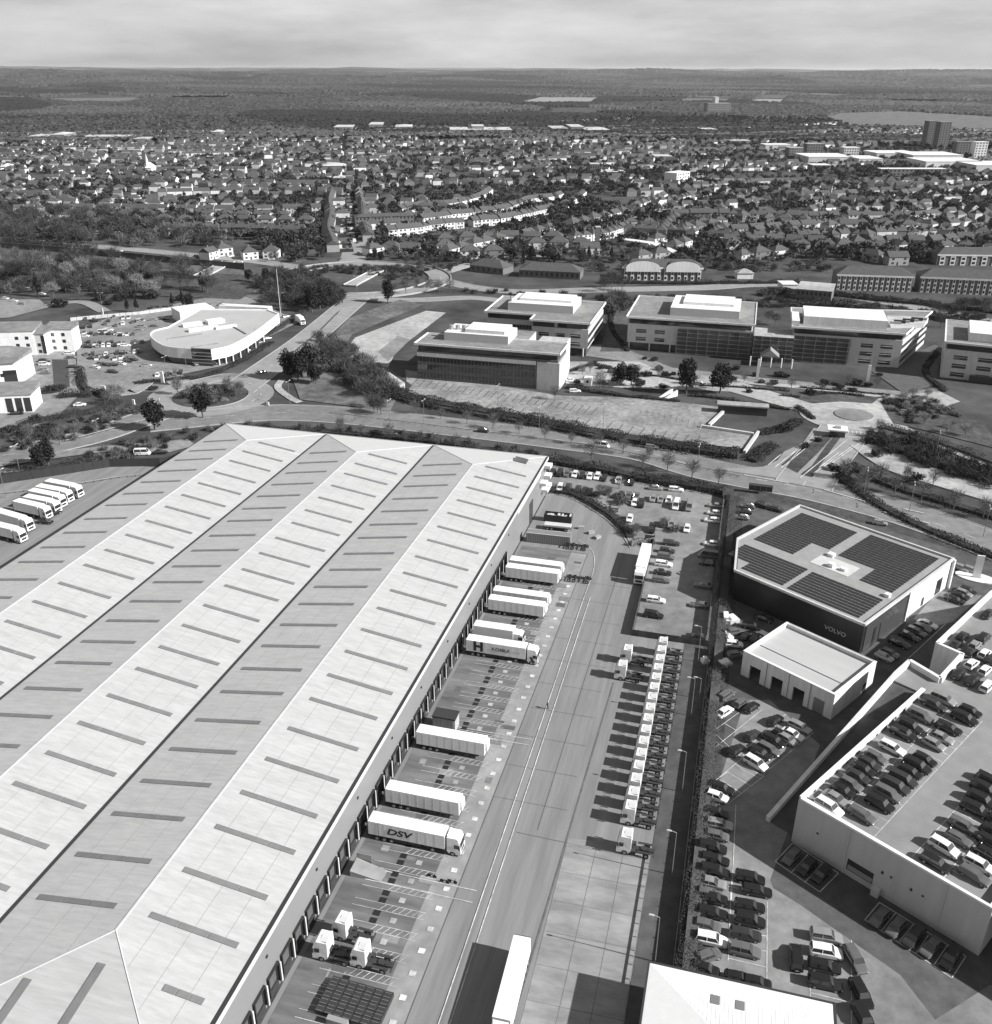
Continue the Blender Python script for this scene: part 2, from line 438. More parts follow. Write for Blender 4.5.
# ---------------------------------------------------------------- roads
M_roadl = mat('worn_road', .24, .9, .15, .25, var2=.15, scale2=.02)
Zr = ZM(700,380,3.397); Zl = ZM(0,360,4.96); Z5 = ZM(180,300,4.133); Z6 = ZM(230,220,4.313); Z4 = ZM(330,230,3.006); Z8 = ZM(600,360,4.96); Z7 = ZM(720,260,3.647); Z9 = ZM(480,270,4.133)
rb1 = at(211,396)
road('main_road', [at(150,424), at(250,414), at(300,413), at(360,417), at(460,428), at(560,440), at(640,451), at(700,468), at(760,480), at(818,491), at(906,514), at(1000,548), at(1150,610)], 17.5, dashes=True, edge=True, label='dual carriageway passing behind the warehouse')
road('west_road', [at(-120,470), at(0,456), at(60,444), at(101,434), at(140,420), at(175,408)], 15, dashes=True, edge=True, label='road running west from the roundabout')
road('north_road', [at(235,392), at(262,372), at(296,348), at(318,331), at(345,308), at(362,294)], 15, M_roadl, dashes=True, label='road climbing north from the roundabout to the flyover junction')
road('dealership_road', [at(190,390), at(160,372) , at(130,392), at(108,386), at(95,384)], 8, M_roadl, label='access road of the curved showroom')
road('showroom_road', [at(240,380), at(225,377), at(175,388), at(146,388)], 8, M_road, label='road bending in front of the curved showroom')
mb = MB(); mb.sheet(circle(rb1, 24.5), zn()); 
struct('roundabout_road', mb, M_roadl, 'circulating carriageway of the small roundabout')
mb = MB(); mb.prism(circle(rb1, 14.6), 0, .35, 0, 1); struct('roundabout_island', mb, [M_kerb, M_grass], 'grass island of the small roundabout')
rb2 = at(360,279)
mb = MB(); c1 = circle(rb2, 56, 64); c0 = circle(rb2, 43, 64); z = zn()
for i in range(64):
    j = (i+1) % 64; mb.quad((c0[i].x,c0[i].y,z),(c1[i].x,c1[i].y,z),(c1[j].x,c1[j].y,z),(c0[j].x,c0[j].y,z))
struct('junction_ring_road', mb, M_roadl, 'ring of the large junction above the sunken motorway')
area('junction_cutting', circle(rb2, 42.5, 48), mat('cutting_turf', .05, .95, .3, .2))
road('motorway', [at(-200,243), at(-60,247), at(60,255), at(150,262), at(240,270), at(300,275), at(400,282), at(470,286)], 24, mat('shaded_asphalt', .07, .9, .15, .2), kerb=False, dashes=True, label='sunken motorway crossing under the junction')  # shade of the sunken road is put into the darker asphalt colour
road('slip_road', [at(-150,232), at(0,242), at(100,247), at(190,255), at(260,262), at(300,268)], 13, M_roadl, dashes=True, label='pale slip road above the motorway')
road('east_link_road', [at(440,280), at(470,287), at(520,292), at(600,290), at(700,288), at(760,285), at(830,294), at(912,307), at(1000,324), at(1100,345)], 12, M_roadl, dashes=True, label='road passing behind the office park')
road('link_road_near', [at(378,300), at(420,300), at(470,298), at(510,302)], 9, M_roadl, label='lower slip road behind the offices')
road('high_street', [at(352,264), at(355,250), at(352,235), at(348,215), at(345,195)], 18, M_roadl, kerb=False, label='broad shopping street leading north into the suburb')
road('suburb_road', [at(445,272), at(480,262), at(530,248), at(596,227), at(631,218), at(656,211), at(681,198), at(697,186), at(702,172)], 11, M_pave, kerb=False, label='pale road climbing through the suburb')
area('crescent_surface', circle(at(530,250), 30, 30), M_lot)
area('crescent_green', circle(at(530,251), 17, 30), M_grass)
# office park surfaces
area('office_podium_car_park', [at(405,370), at(480,383), at(560,396), at(640,398), at(725,408), at(703,427), at(757,434), at(743,449), at(700,444), at(603,431), at(516,417), at(440,402), at(408,392)], mat('podium_deck', .22, .9, .35, .5, var2=.35, scale2=.06), label='pale empty podium car park of the offices')
area('office_side_lot', [at(338,361), at(355,338), at(426,311), at(446,313), at(408,342), at(396,352), at(386,372), at(360,378)], M_pave, label='pale lot to the left of the ribbon window office')
area('office_lot_strip', [at(378,352), at(398,336), at(410,340), at(398,352), at(388,362)], M_lot)
mb = MB(); z = zn()
for t in range(26):
    a = at(418+t*7.2, 379+t*1.15); b = at(411+t*7.2, 386+t*1.15)
    ribbon(mb, [a, b], .34, z)
    a = at(425+t*11, 394+t*1.7); b = at(415+t*11, 402+t*1.9)
    ribbon(mb, [a, b], .34, z)
for t in range(14):
    a = at(640+t*6, 414+t*1.2); ribbon(mb, [a, a+UX*5], .16, z)
struct('podium_markings', mb, mat('dark_bay_lines', .07, .9, .2, 1), 'rows of bay lines on the podium car park')
mb = MB(); z = zn()
for a, b in [((640,235),(540,330)),((500,335),(760,375)),((785,365),(715,465))]:
    ribbon(mb, [Z8(*a), Z8(*b)], 1.0, 0, 0, z1=1.1)
struct('podium_ramp_kerb', mb, M_panel, 'pale parapets of the podium ramps')
rb3 = at(853.7, 415.5)
area('office_forecourt', [at(556,352), at(560,345), at(600,345), at(628,350), at(672,368), at(760,378), at(905,392), at(940,388), at(940,396), at(900,397), at(780,386), at(672,380), at(640,364)], M_lot)
area('office_court', [at(600,352), at(610,316), at(628,316), at(628,352)], M_asphd)
area('office_promenade', [at(556,362), at(640,362), at(672,378), at(780,384), at(900,396), at(940,392), at(960,402), at(905,420), at(800,412), at(730,392), at(620,388), at(566,384)], M_pave)
mb = MB(); mb.sheet(circle(rb3, 20), zn()); struct('fountain_circle_road', mb, M_pave, 'paved turning circle round the fountain bed')
mb = MB(); mb.prism(circle(rb3, 7), 0, .5, 0, 1); mb.prism(circle(rb3, 5.2), .45, .52, 1, 1); struct('fountain_bed', mb, [M_kerb, M_lot], 'round stone rimmed bed in the turning circle')
road('office_entrance_road', [at(803,486), at(820,462), at(838,440), at(846,428)], 17, M_roadl, dashes=True, label='entrance road from the carriageway to the turning circle')
area('entrance_slip', [Zr(20,300), Zr(330,345), Zr(500,205), Zr(455,165), Zr(385,165), Zr(350,215), Zr(285,245), Zr(262,275), Zr(215,296), Zr(120,302)], M_roadl)
area('entrance_verge', [Zr(275,290), Zr(345,230), Zr(420,190), Zr(455,190), Zr(400,250), Zr(330,318)], M_grass)
area('entrance_median', [at(800,475), at(812,466), at(826,446), at(836,434), at(842,436), at(830,452), at(812,478)], M_grass)
road('office_path', [at(812,408), at(775,395), at(740,383), at(700,378)], 8, M_pave, kerb=False)
road('east_lot_road', [at(868,445), at(900,466), at(950,482), at(1010,500), at(1100,530)], 13, M_pave, kerb=True, label='pale car park road to the right of the entrance')
road('office_east_path', [at(880,420), at(905,430), at(940,445), at(1000,470)], 5, M_pave, kerb=False)
area('office_east_lot', [at(872,372), at(935,345), at(942,350), at(935,385), at(905,395)], mat('worn_dark_lot', .09, .9, .2, .3))
area('lawn', [at(745,384), at(790,388), at(850,394), at(880,398), at(872,404), at(840,402), at(812,404), at(785,396)], M_grass)
area('lawn_east', [at(880,402), at(930,404), at(985,425), at(1000,450), at(930,432), at(893,424)], M_grass)
area('rough_grass', [at(150,290), at(200,262), at(262,275), at(290,300), at(230,300)], M_grassl)
area('embankment_grass', [at(336,360), at(352,335), at(424,305), at(400,300), at(350,318), at(318,350), at(290,372), at(300,400), at(390,412), at(398,396), at(350,380)], M_grassl)
road('embankment_path', [at(282,380), at(278,388), at(290,398), at(300,403)], 3, M_pave, kerb=False)
mb = MB(); z = zn()+.05
for a, b in [((230,292),(275,255)),((255,298),(330,240)),((275,302),(362,232)),((340,335),(500,205)),((385,320),(520,225)),((440,290),(545,215)),((405,300),(470,250)),((150,325),(300,352)),((420,375),(560,415)),((620,450),(780,490)),((690,440),(760,455))]:
    ribbon(mb, [Zr(*a), Zr(*b)], .35, z)
for a in range(0, 360, 24):
    for rr_, c in ((19.5, rb1), (49.5, rb2)):
        p = Vector((c.x+rr_*math.cos(R(a)), c.y+rr_*math.sin(R(a)))); q = Vector((c.x+rr_*math.cos(R(a+8)), c.y+rr_*math.sin(R(a+8)))); ribbon(mb, [p, q], .3, z+.003)
struct('junction_markings', mb, M_paint, 'white lane markings, arrows and crossing bars at the junctions')
mb = MB()
for r_ in (42.8, 56.2): ribbon(mb, circle(rb2, r_, 64)+[circle(rb2, r_, 64)[0]], .5, 0, 0, z1=.9)
struct('junction_parapet', mb, M_kerb, 'kerb and low parapet round the large junction')
# left side lots
area('showroom_lot', [at(76,330), at(110,318), at(235,292), at(300,322), at(240,352), at(225,366), at(145,382), at(120,395), at(78,392)], M_lot)
area('flats_lot', [at(-60,350), at(75,352), at(80,395), at(55,420), at(20,432), at(-60,440)], M_lot)
area('flats_garden', [at(52,360), at(68,360), at(70,388), at(54,388)], mat('dark_court', .055, .9, .2, .3))
road('park_road', [at(-60,330), at(20,312), at(60,304), at(85,303), at(105,312)], 7, M_roadl, kerb=False)
area('park_car_park', [at(-60,305), at(0,298), at(40,300), at(48,308), at(10,318), at(-60,322)], M_lot)
area('fence_side_strip', [at(-60,476), at(70,457), at(110,452), at(170,453), at(196,446), at(188,440), at(100,447), at(60,452)], M_lot)
area('verge_north', [at(0,258), at(120,266), at(262,277), at(264,286), at(240,300), at(150,296), at(90,300), at(0,300)], M_grass)
# ---------------------------------------------------------------- the big warehouse (local x = across, y = along, origin = estate origin)
WH = thing('warehouse', 'huge pale metal roofed distribution warehouse with three long ridges', 'warehouse', (0,0,0), R(-15))
HE, HR = 12.2, 14.95
V0, V3 = -161.2, -53.2; U0, U1 = 54.6, 258.2; BW = 36.0
def build_warehouse():
    roof = MB()
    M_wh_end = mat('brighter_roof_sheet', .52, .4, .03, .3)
    for b in range(3):
        a = V0+b*BW; c = a+BW; r = a+BW/2
        roof.add([(a,U0,HE),(c,U0,HE),(c,U1,HE),(a,U1,HE),(r,U0+18,HR),(r,U1-18.4,HR)],
                 [(0,1,4),(1,2,5,4),(3,0,4,5)], 0)
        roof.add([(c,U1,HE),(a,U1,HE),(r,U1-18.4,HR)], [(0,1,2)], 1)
    roof.build('roof', [M_roofw, M_wh_end], WH)
    w = MB()
    t = .35
    w.box(V3-.6, V3-.25, U0, U1-.3, 4.9, HE-.35); w.box(V0+.25, V0+.6, U0, U1-.3, 0, HE-.35)
    w.box(V0+.6, V3-.6, U1-.65, U1-.3, 0, HE-.35); w.box(V0+.6, V3-.6, U0, U0+.35, 0, HE-.35)
    w.build('wall', M_clad, WH)
    g = MB()
    for b in range(4):
        x = V0+b*BW
        if b == 0: g.box(x-.1, x+.25, U0, U1, HE-.35, HE+.06)
        elif b == 3: g.box(x-.3, x+.35, U0, U1, HE-.35, HE+.08)
        else: g.box(x-.28, x+.28, U0+.5, U1-.5, HE+.02, HE+.14)
    g.build('gutter', M_dark, WH)
    f = MB()
    f.box(V3+.35, V3+.42, U0, U1, HE-.75, HE+.12); f.box(V0, V3, U1+.01, U1+.1, HE-.5, HE+.15); f.box(V0, V3, U0-.1, U0-.01, HE-.5, HE+.15)
    f.build('fascia', M_panel, WH)
    # ridge caps and hip caps
    rc = MB()
    for b in range(3):
        r = V0+b*BW+BW/2
        rc.box(r-.14, r+.14, U0+18, U1-18.4, HR-.02, HR+.06)
        for (sx, uy, uy2) in ((-18,U1,U1-18.4),(18,U1,U1-18.4),(-18,U0,U0+18),(18,U0,U0+18)):
            rc.tube((r, uy2, HR), (r+sx, uy, HE), .1, n=5)
    rc.build('ridge_cap', M_panel, WH)
    # sheet joints: thin raised seams running with each slope and two lap lines along the length
    s = MB()
    def zat(x):
        d = (x-V0) % BW; d = min(d, BW-d); return HE+(HR-HE)*d/18
    for b in range(3):
        a = V0+b*BW
        for off in (4.5, 9, 13.5, 22.5, 27, 31.5):
            x = a+off; h = min(off, BW-off)
            s.box(x-.03, x+.03, U0+h+.5, U1-h-.6, zat(x)+.0, zat(x)+.022)
    s.build('lap_joint', mat('lap_joint_grey', .3, .6), WH)
    # roof lights: one part each
    sky = []
    def light(x0, x1, y, w=.46):
        k = MB(); n = 3
        for i in range(n):
            xa = x0+(x1-x0)*i/n+.08; xb = x0+(x1-x0)*(i+1)/n-.08
            za, zb = zat(xa), zat(xb)
            k.add([(xa,y-w,za+.03),(xb,y-w,zb+.03),(xb,y+w,zb+.03),(xa,y+w,za+.03),(xa,y-w,za+.11),(xb,y-w,zb+.11),(xb,y+w,zb+.11),(xa,y+w,za+.11)],
                  [(0,3,2,1),(4,5,6,7),(0,1,5,4),(1,2,6,5),(2,3,7,6),(3,0,4,7)])
        return k
    ys = []
    y = 76.3
    while y < 243: ys.append(y + (.5 if len(ys) % 4 == 2 else 0)); y += 8.22
    allk = []
    for b in range(3):
        r = V0+b*BW+BW/2
        for y in ys:
            lim = U1-y-3
            for sgn in (1, -1):
                x0, x1 = r+sgn*2.6, r+sgn*15.6
                if y > U1-18.4-2.6:
                    x0 = r+sgn*max(2.6, 18-(U1-y)+3.0)
                if abs(x1-x0) < 4: continue
                c = E2(y, (x0+x1)/2)
                allk.append((c.length, min(x0,x1), max(x0,x1), y))
        if b == 2: allk.append((60, r+10.0, r+15.6, 67.7))
    allk.sort()
    for k in allk[:96]: light(k[1], k[2], k[3]).build('rooflight', M_sky, WH)
    rest = MB()
    for k in allk[96:]:
        q = light(k[1], k[2], k[3]); o = len(rest.v); rest.v += q.v; rest.f += [tuple(i+o for i in f) for f in q.f]; rest.m += q.m
    rest.build('rooflights', M_sky, WH)['kind'] = 'stuff'
    # hip end lights on the near end
    for cx in (V0+18*5-7, V0+18*5+1, V0+18*5-15, V0+18*3-6, V0+18*3+2):
        k = MB(); y0 = U0+1.5; y1 = min(U0+13.5, U0+18-abs(cx-(V0+18*5 if cx > V0+72 else V0+54))-1.5)
        if y1-y0 < 3: continue
        z0, z1 = HE+(HR-HE)*(y0-U0)/18, HE+(HR-HE)*(y1-U0)/18
        w = .6
        k.add([(cx-w,y0,z0+.03),(cx+w,y0,z0+.03),(cx+w,y1,z1+.03),(cx-w,y1,z1+.03),(cx-w,y0,z0+.11),(cx+w,y0,z0+.11),(cx+w,y1,z1+.11),(cx-w,y1,z1+.11)],
              [(0,3,2,1),(4,5,6,7),(0,1,5,4),(1,2,6,5),(2,3,7,6),(3,0,4,7)])
        k.build('rooflight', M_sky, WH)
    h = MB(); h.frame(0,0,0); hv = [(-61.5,249.0),(-57.7,249.0),(-57.7,252.6),(-61.5,252.6)]
    zz = lambda x: zat(x)+.04
    h.add([(x,y,zz(x)) for x,y in hv]+[(x,y,zz(x)+.15) for x,y in hv], [(0,3,2,1),(4,5,6,7),(0,1,5,4),(1,2,6,5),(2,3,7,6),(3,0,4,7)])
    h.build('roof_hatch', M_asphd, WH)
    # dock wall below the cladding: piers, dock doors, shelters
    base = MB()
    x0, x1 = V3-.55, V3-.2
    doors = [107.7+4*k for k in range(-12, 26)]
    gaps = []
    for u in doors: base.box(x0, x1, u+1.45, u+2.55, 0, 4.9)
    base.box(x0, x1, doors[-1]+2.56, U1-.3, 0, 4.9); base.box(x0-.6, x0-.3, U0, U1-.4, 0, 4.9, 1)
    for u in doors: base.box(x0, x1, u-1.45, u+1.45, 0, 1.15, 1); base.box(x0, x1, u-1.45, u+1.45, 4.45, 4.9)
    base.build('dock_wall', [M_clad, M_dark], WH)
    for u in doors:
        d = MB(); d.box(x0-.1, x0+.06, u-1.4, u+1.4, 1.16, 4.44); o = d.build('dock_door', mat('dock_door_grey', .1, .4, .2, .6), WH)
        s = MB(); s.box(x1+.01, x1+.4, u-1.6, u-1.38, .9, 4.5); s.box(x1+.01, x1+.4, u+1.38, u+1.6, .9, 4.5); s.box(x1+.01, x1+.4, u-1.6, u+1.6, 4.51, 4.7)
        s.build('dock_shelter', M_black, WH)
        fr = MB(); fr.box(x1+.01, x1+.34, u+1.82, u+2.12, .2, 4.0); fr.build('bay_post', M_panel, WH)
    for u in (79, 95, 111, 127, 143, 160, 176, 195, 212):
        l = MB(); l.box(V3-.24, V3-.05, u-.2, u+.2, 8.0, 8.35); l.build('wall_lamp', M_dark, WH)
    # office balconies at the far corner
    for k, (u, z) in enumerate([(256.4,3.2),(256.4,6.4),(253.0,3.2),(256.4,9.6),(250.5,6.4)]):
        b = MB(); b.box(V3-.24, V3+1.7, u-1.5, u+1.5, z, z+.9); b.build('bay_window', M_whitew, WH)
    b = MB(); b.box(V3-.24, V3-.12, 236, 240.2, 0, 6.2); b.build('level_door', M_dark, WH)
    b = MB(); b.box(V3-.24, V3-.14, 222, 250, 9.4, 10.2); b.build('wall_stripe', M_panel, WH)
build_warehouse()

# ---------------------------------------------------------------- solar roofed dealership
SA = R(-47.0)
def frame_of(px, py, z, ang):
    p = at(px, py, z); return (p.x, p.y, 0), ang
def build_solar():
    A = at(866, 624, 8.2)      # front right roof corner ; local x along front (-47), y back (43)
    W, D, Hh = 33.6, 43.5, 8.2
    ax = Vector((math.cos(SA), math.sin(SA))); ay = Vector((-ax.y, ax.x))
    O = A - ax*W
    T = thing('car_showroom', 'dark clad showroom with rows of solar panels over its flat roof', 'showroom', (O.x, O.y, 0), SA)
    cut = 7.0
    XL, CY0 = -9.6, 14.7; D = 45.3
    poly = [(-.3,-.3),(W,-.3),(W,D),(XL,D),(XL,CY0)]
    m = MB(); 
    m.prism([(0,0),(W-.25,0),(W-.25,D*.46),(XL+.25,D*.46),(XL+.25,CY0+.2)], 0, Hh-.6, 0)
    m.prism([(XL+.25,D*.46+.01),(W-.25,D*.46+.01),(W-.25,D-.25),(XL+.25,D-.25)], 0, Hh-.6, 1)
    m.build('wall', [M_black2, M_whitew], T)
    g = MB(); g.box(W-.24, W-.1, 1.2, D*.47, .4, Hh-1.2); g.build('side_glazing', M_glassg, T)
    g = MB(); g.box(W-.1, W+.25, D*.47-.3, D*.47+.1, 0, Hh-.2); g.box(W-.1, W+.5, D-1.0, D-.3, 0, Hh-.2); g.build('pier', M_whitew, T)
    r = MB(); r.prism([(.3,.3),(W-.5,.3),(W-.5,D-.5),(XL+.5,D-.5),(XL+.5,CY0+.3)], Hh-.6, Hh-.45, 0); r.build('roof', mat('grey_membrane', .27, .8, .12, .4), T)
    p = MB()
    n = len(poly)
    for i in range(n):
        a = Vector(poly[i]); b = Vector(poly[(i+1) % n]); d = (b-a); L = d.length; d.normalize(); nn = Vector((-d.y, d.x))
        q = [a, b, b+nn*.55, a+nn*.55]; p.prism([(v.x, v.y) for v in q], Hh-.6+i*.003, Hh+i*.004, 0)
    p.build('parapet', M_panel, T)
    # four fields of panels
    def field(x0, x1, y0, y1, cutbox=None):
        s = MB(); y = y0
        while y+.95 < y1:
            x = x0
            while x+1.62 < x1:
                if not (cutbox and x+1.6 > cutbox[0] and x < cutbox[1] and y+.9 > cutbox[2] and y < cutbox[3]):
                    s.add([(x,y,Hh-.38),(x+1.58,y,Hh-.38),(x+1.58,y+.88,Hh-.28),(x,y+.88,Hh-.28),(x,y,Hh-.43),(x+1.58,y,Hh-.43),(x+1.58,y+.88,Hh-.33),(x,y+.88,Hh-.33)],
                          [(0,1,2,3),(4,7,6,5),(0,4,5,1),(1,5,6,2),(2,6,7,3),(3,7,4,0)])
                x += 1.64
            y += 1.32
        s.build('solar_array', mat('solar_panel', .03, .25, .2, 1.5, spec=.5), T)
    field(-6.4, 12.0, 2.2, 14.6, (-12, 0, -5, 6)); field(13.0, W-1.9, 1.8, 13.6)
    field(-6.6, 11.2, 18.0, 42.6, (5.8, 20, 10, 26)); field(12.8, W-2.2, 18.0, 42.8, (9, 21.4, 10, 25.6))
    k = MB(); k.box(9.8, 19.8, 17.4, 23.6, Hh-.44, Hh-.36); k.build('plant_deck', M_panel, T)
    k = MB(); k.box(14.0, 15.3, 18.5, 19.9, Hh-.35, Hh+.6); k.box(17, 18.3, 19, 20, Hh-.35, Hh+.3); k.box(11, 12.6, 23.5, 25, Hh-.35, Hh+.4); k.build('vent_unit', M_white, T)
    k = MB(); k.box(W-3.4, W-2.2, 15.0, 16.2, Hh-.44, Hh+.3); k.build('access_hatch', M_white, T)
    me = text_mesh('VOLVO', 1.5, 'sign_lettering', .04, .01, sx=1.05); me.materials.append(M_steel)
    o = link('sign_lettering', me, T, (W-6.5, -.06, 3.3))
    for (y0, y1) in ((5,6.2),(8,8.4)):
        d = MB(); d.box(W-.09, W-.02, y0, y1, .1, 5); d.build('door', M_glass, T)
    for (y0, y1, z) in ((30,31.2,2.6),(37.5,40.5,4.6)):
        d = MB(); d.box(W-.24, W-.15, y0, y1, .4, z); d.build('window', M_glass, T)
    d = MB(); d.box(2, 3.6, .16, .24, 2.4, 3.6); d.build('window', M_glassg, T)
build_solar()
def build_valet():
    C = at(835.2, 695.2, 6.0)
    W, D, Hh = 21.2, 17.0, 6.0
    ax = Vector((math.cos(SA), math.sin(SA))); O = C-ax*W
    T = thing('valet_building', 'small white flat roofed workshop with four open doorways', 'workshop', (O.x, O.y, 0), SA)
    ds = [(2.0,4.6),(7.2,9.9),(12.3,14.9),(17.0,19.4)]
    m = MB(); x = .0
    for a, b in ds: m.box(x, a, 0, .4, 0, 3.4); x = b
    m.box(x, W, 0, .4, 0, 3.4); m.box(0, W, 0.002, .4, 3.4, Hh)
    m.box(0, .4, .4, D, 0, Hh-.003); m.box(W-.4, W, .4, D, 0, Hh-.003); m.box(.4, W-.4, D-.4, D, 0, Hh-.005)
    m.box(.4, W-.4, 5.5, 5.8, 0, Hh-.8)
    m.build('wall', M_whitew, T)
    r = MB(); r.box(.41, W-.41, .41, D-.41, Hh-1.0, Hh-.8); r.build('roof', mat('felt_roof', .4, .8, .08, .2, stretch=(.2,1,1)), T)
    c = MB(); c.box(-.06, W+.06, -.06, .5, Hh, Hh+.12); c.box(-.06, .5, .5, D, Hh, Hh+.12); c.box(W-.5, W+.06, .5, D, Hh, Hh+.12); c.box(-.06, W+.06, D-.01, D+.06, Hh, Hh+.11); c.build('coping', M_white, T)
    s = MB(); 
    for k in range(8): s.box(17.0, 19.4, .12, .2, .1+k*.41, .38+k*.41)
    s.build('roller_shutter', M_steel, T)
    for k in (5.9, 11.1, 16.0): q = MB(); q.box(k, k+.12, -.13, -.01, .1, Hh-.1); q.build('downpipe', M_steel, T)
    s = MB(); s.box(W, W+.06, 12.5, 14, 0, 2.4); s.build('door', M_dark, T)
    s = MB(); s.box(.4, W-.4, .5, 5.4, .02, .05); s.build('floor_slab', M_asph, T)
build_valet()
def build_deck():
    # rooftop car park: local x along its front (-47.8 deg), y back
    A = at(799.1, 797.5, 9.5); da = R(-47.0)
    T = thing('parking_deck', 'white walled building with a rooftop car park and a long side ramp', 'car park', (A.x, A.y, 0), da)
    ax = Vector((math.cos(da), math.sin(da))); ay = Vector((-ax.y, ax.x))
    def loc(px, py, z):
        p = at(px, py, z)-A; return (p.dot(ax), p.dot(ay))
    W = 31.0; Hh = 9.5; HF = 8.4; t = .5
    cn = loc(*[ (800+575/4.656), 680+40/4.656, Hh][:2], Hh)   # far end of the inner parapet
    L1 = cn[1]
    # ramp parapets
    e0 = loc(760+35/4.276, 780+155/4.276, 1.2)
    e1 = loc(860+320/6.4, 560+640/6.4, Hh)
    e2 = loc(860+515/6.4, 560+755/6.4, Hh); e3 = loc(860+655/6.4, 560+600/6.4, Hh); e4 = loc(860+495/6.4, 560+530/6.4, Hh); e5 = loc(992, 560+150/6.4+8, Hh)
    e4 = (e4[0], e4[1]); 
    FAR = 150
    w = MB()
    w.box(0, W, 0, t, 0, Hh-.25)
    w.box(0, t, t, L1, 0, Hh-.25)
    w.box(W-t, W, t, 40, 0, Hh-.25)
    w.build('wall', mat('painted_wall', .46, .75, .06, .8, var2=.06, scale2=.15, stretch=(1,1,.12)), T)
    f = MB()
    f.box(t, W+60, t+.01, L1, HF-.4, HF)
    poly = [(t, L1), (W+60, L1), (W+60, 110), (e5[0]+.2, 95), (e4[0]+.3, e4[1]+.3), (e3[0]+.2, e3[1]), (e2[0], e2[1]+.2), (e1[0]+.3, e1[1]-.2), (e1[0]+.3, L1)]
    f.prism(poly, HF-.42, HF-.004)
    f.build('deck_slab', mat('deck_asphalt', .22, .9, .12, .25, var2=.12, scale2=.05), T)
    # coping
    def para(pts, wdt, z0, z1, name, m, zs=None):
        q = MB(); line = [Vector((p[0], p[1])) for p in pts]
        l = offset(line, wdt/2); r = offset(line, -wdt/2)
        rings = []
        for i in range(len(line)):
            za, zb = (z0, z1) if zs is None else zs[i]
            rings.append([(l[i].x,l[i].y,za),(r[i].x,r[i].y,za),(r[i].x,r[i].y,zb),(l[i].x,l[i].y,zb)])
        q.loft(rings); q.build(name, m, T)
    para([(.3,.3),(W-.3,.3),(W-.3,40)], .8, Hh-.24, Hh+.1, 'coping', M_white)
    para([(.3,.31),(.3,L1)], .78, Hh-.24, Hh+.098, 'coping', M_white)
    para([e1, e2], .8, HF-1.6, Hh+.1, 'parapet', M_whitew); para([e2, e3], .8, 0, Hh+.1, 'parapet', M_whitew)
    para([(e3[0]+.3,e3[1]), e4], .7, 0, Hh+.1, 'parapet', M_whitew); para([e4, e5, (e5[0]+18, e5[1]+38)], .7, 0, Hh+.1, 'parapet', M_whitew)
    # ramp: slab from the ground at e0 up to deck near L1
    yr0 = e0[1]; xr = (e0[0]+e1[0])/2
    N = 8; rings = []; sl = MB(); rr = []
    for i in range(N+1):
        k = i/N; y = e0[1]+(e1[1]-6-e0[1])*k; z = HF*k
        xl = e0[0]+(e1[0]-e0[0])*(y-e0[1])/(e1[1]-e0[1])
        rr.append([(xl+.2,y,z-.35),(-.02,y,z-.35),(-.02,y,z+.0),(xl+.2,y,z)][::-1])
    sl.loft(rr); sl.prism([(e1[0]+.2, e1[1]-6), (e1[0]+.25, e1[1]-.3), (-.02+t, e1[1]-3.0), (-.02+t, L1+.01), (-.02, L1), (-.02, e1[1]-6)], HF-.4, HF-.006)
    sl.build('ramp_slab', M_asphd, T)
    pts = []; zs = []
    for i in range(N+1):
        k = i/N; y = e0[1]+(e1[1]-e0[1])*k; x = e0[0]+(e1[0]-e0[0])*k
        z = min(HF, HF*k*(e1[1]-e0[1])/(e1[1]-6-e0[1])); pts.append((x, y)); zs.append((max(-.05, z-2.2), z+1.1))
    para(pts, .75, 0, 0, 'ramp_parapet', M_whitew, zs)
    # inner parapet posts look: small dark drains on inner left wall
    dr = MB()
    for k in range(11): dr.box(t+.01, t+.09, 4+k*3.6, 4.5+k*3.6, HF+.1, HF+.5)
    dr.build('drain_slot', M_dark, T)
    # openings in the front wall
    o = MB(); xg = loc(845, 860, 3)[0]; 
    x0 = (at(760+362/4.276, 780+350/4.276, 3.4)-A).dot(ax); x1 = (at(760+480/4.276, 780+410/4.276, 3.4)-A).dot(ax)
    o.box(x0, x1, -.04, .02, 1.2, 3.4); o.build('garage_opening', M_dark, T)
    o = MB(); o.box(x0+.2, x1-.1, -.09, -.045, 1.4, 2.3); o.build('shutter_panel', M_steel, T)
    o = MB(); o.box(x1+.4, x1+1.6, -1.0, -.05, 0, 1.6); o.build('wall_cabinet', M_panel, T)
    for k, x in enumerate((4.0, 15.2, 16.6, 19.8, 21.6)):
        q = MB(); q.box(x, x+.3, -.16, -.01, 4.6-.2*(k % 2), 4.85); q.build('wall_lamp', M_dark, T)
    j = MB()
    for k in range(1, 7): j.box(k*4.43-.02, k*4.43+.02, -.012, -.001, .1, Hh-.3)
    j.build('panel_joints', MATS['painted_wall'], T)
    for k in (9.2, 24.6): j = MB(); j.box(k, k+.14, -.16, -.015, .1, Hh-.4); j.build('downpipe', M_panel, T)
    # deck markings
    d = MB(); z = HF+.012
    def l2(a, b, ww=.12): ribbon(d, [Vector(a), Vector(b)], ww, z)
    xa = 12.9; xb = 19.4; xm = 6.9
    a1 = loc(800+345/4.656, 680+730/4.656, HF); a2 = loc(800+850/4.656, 680+190/4.656, HF)
    b1 = loc(800+520/4.656, 680+825/4.656, HF); b2 = loc(800+885/4.656, 680+430/4.656, HF)
    l2(a1, a2); l2(b1, b2)
    xa = (a1[0]+a2[0])/2; xb = (b1[0]+b2[0])/2
    l2((xa/2+.1, 1), (xa/2+.1, a2[1]))
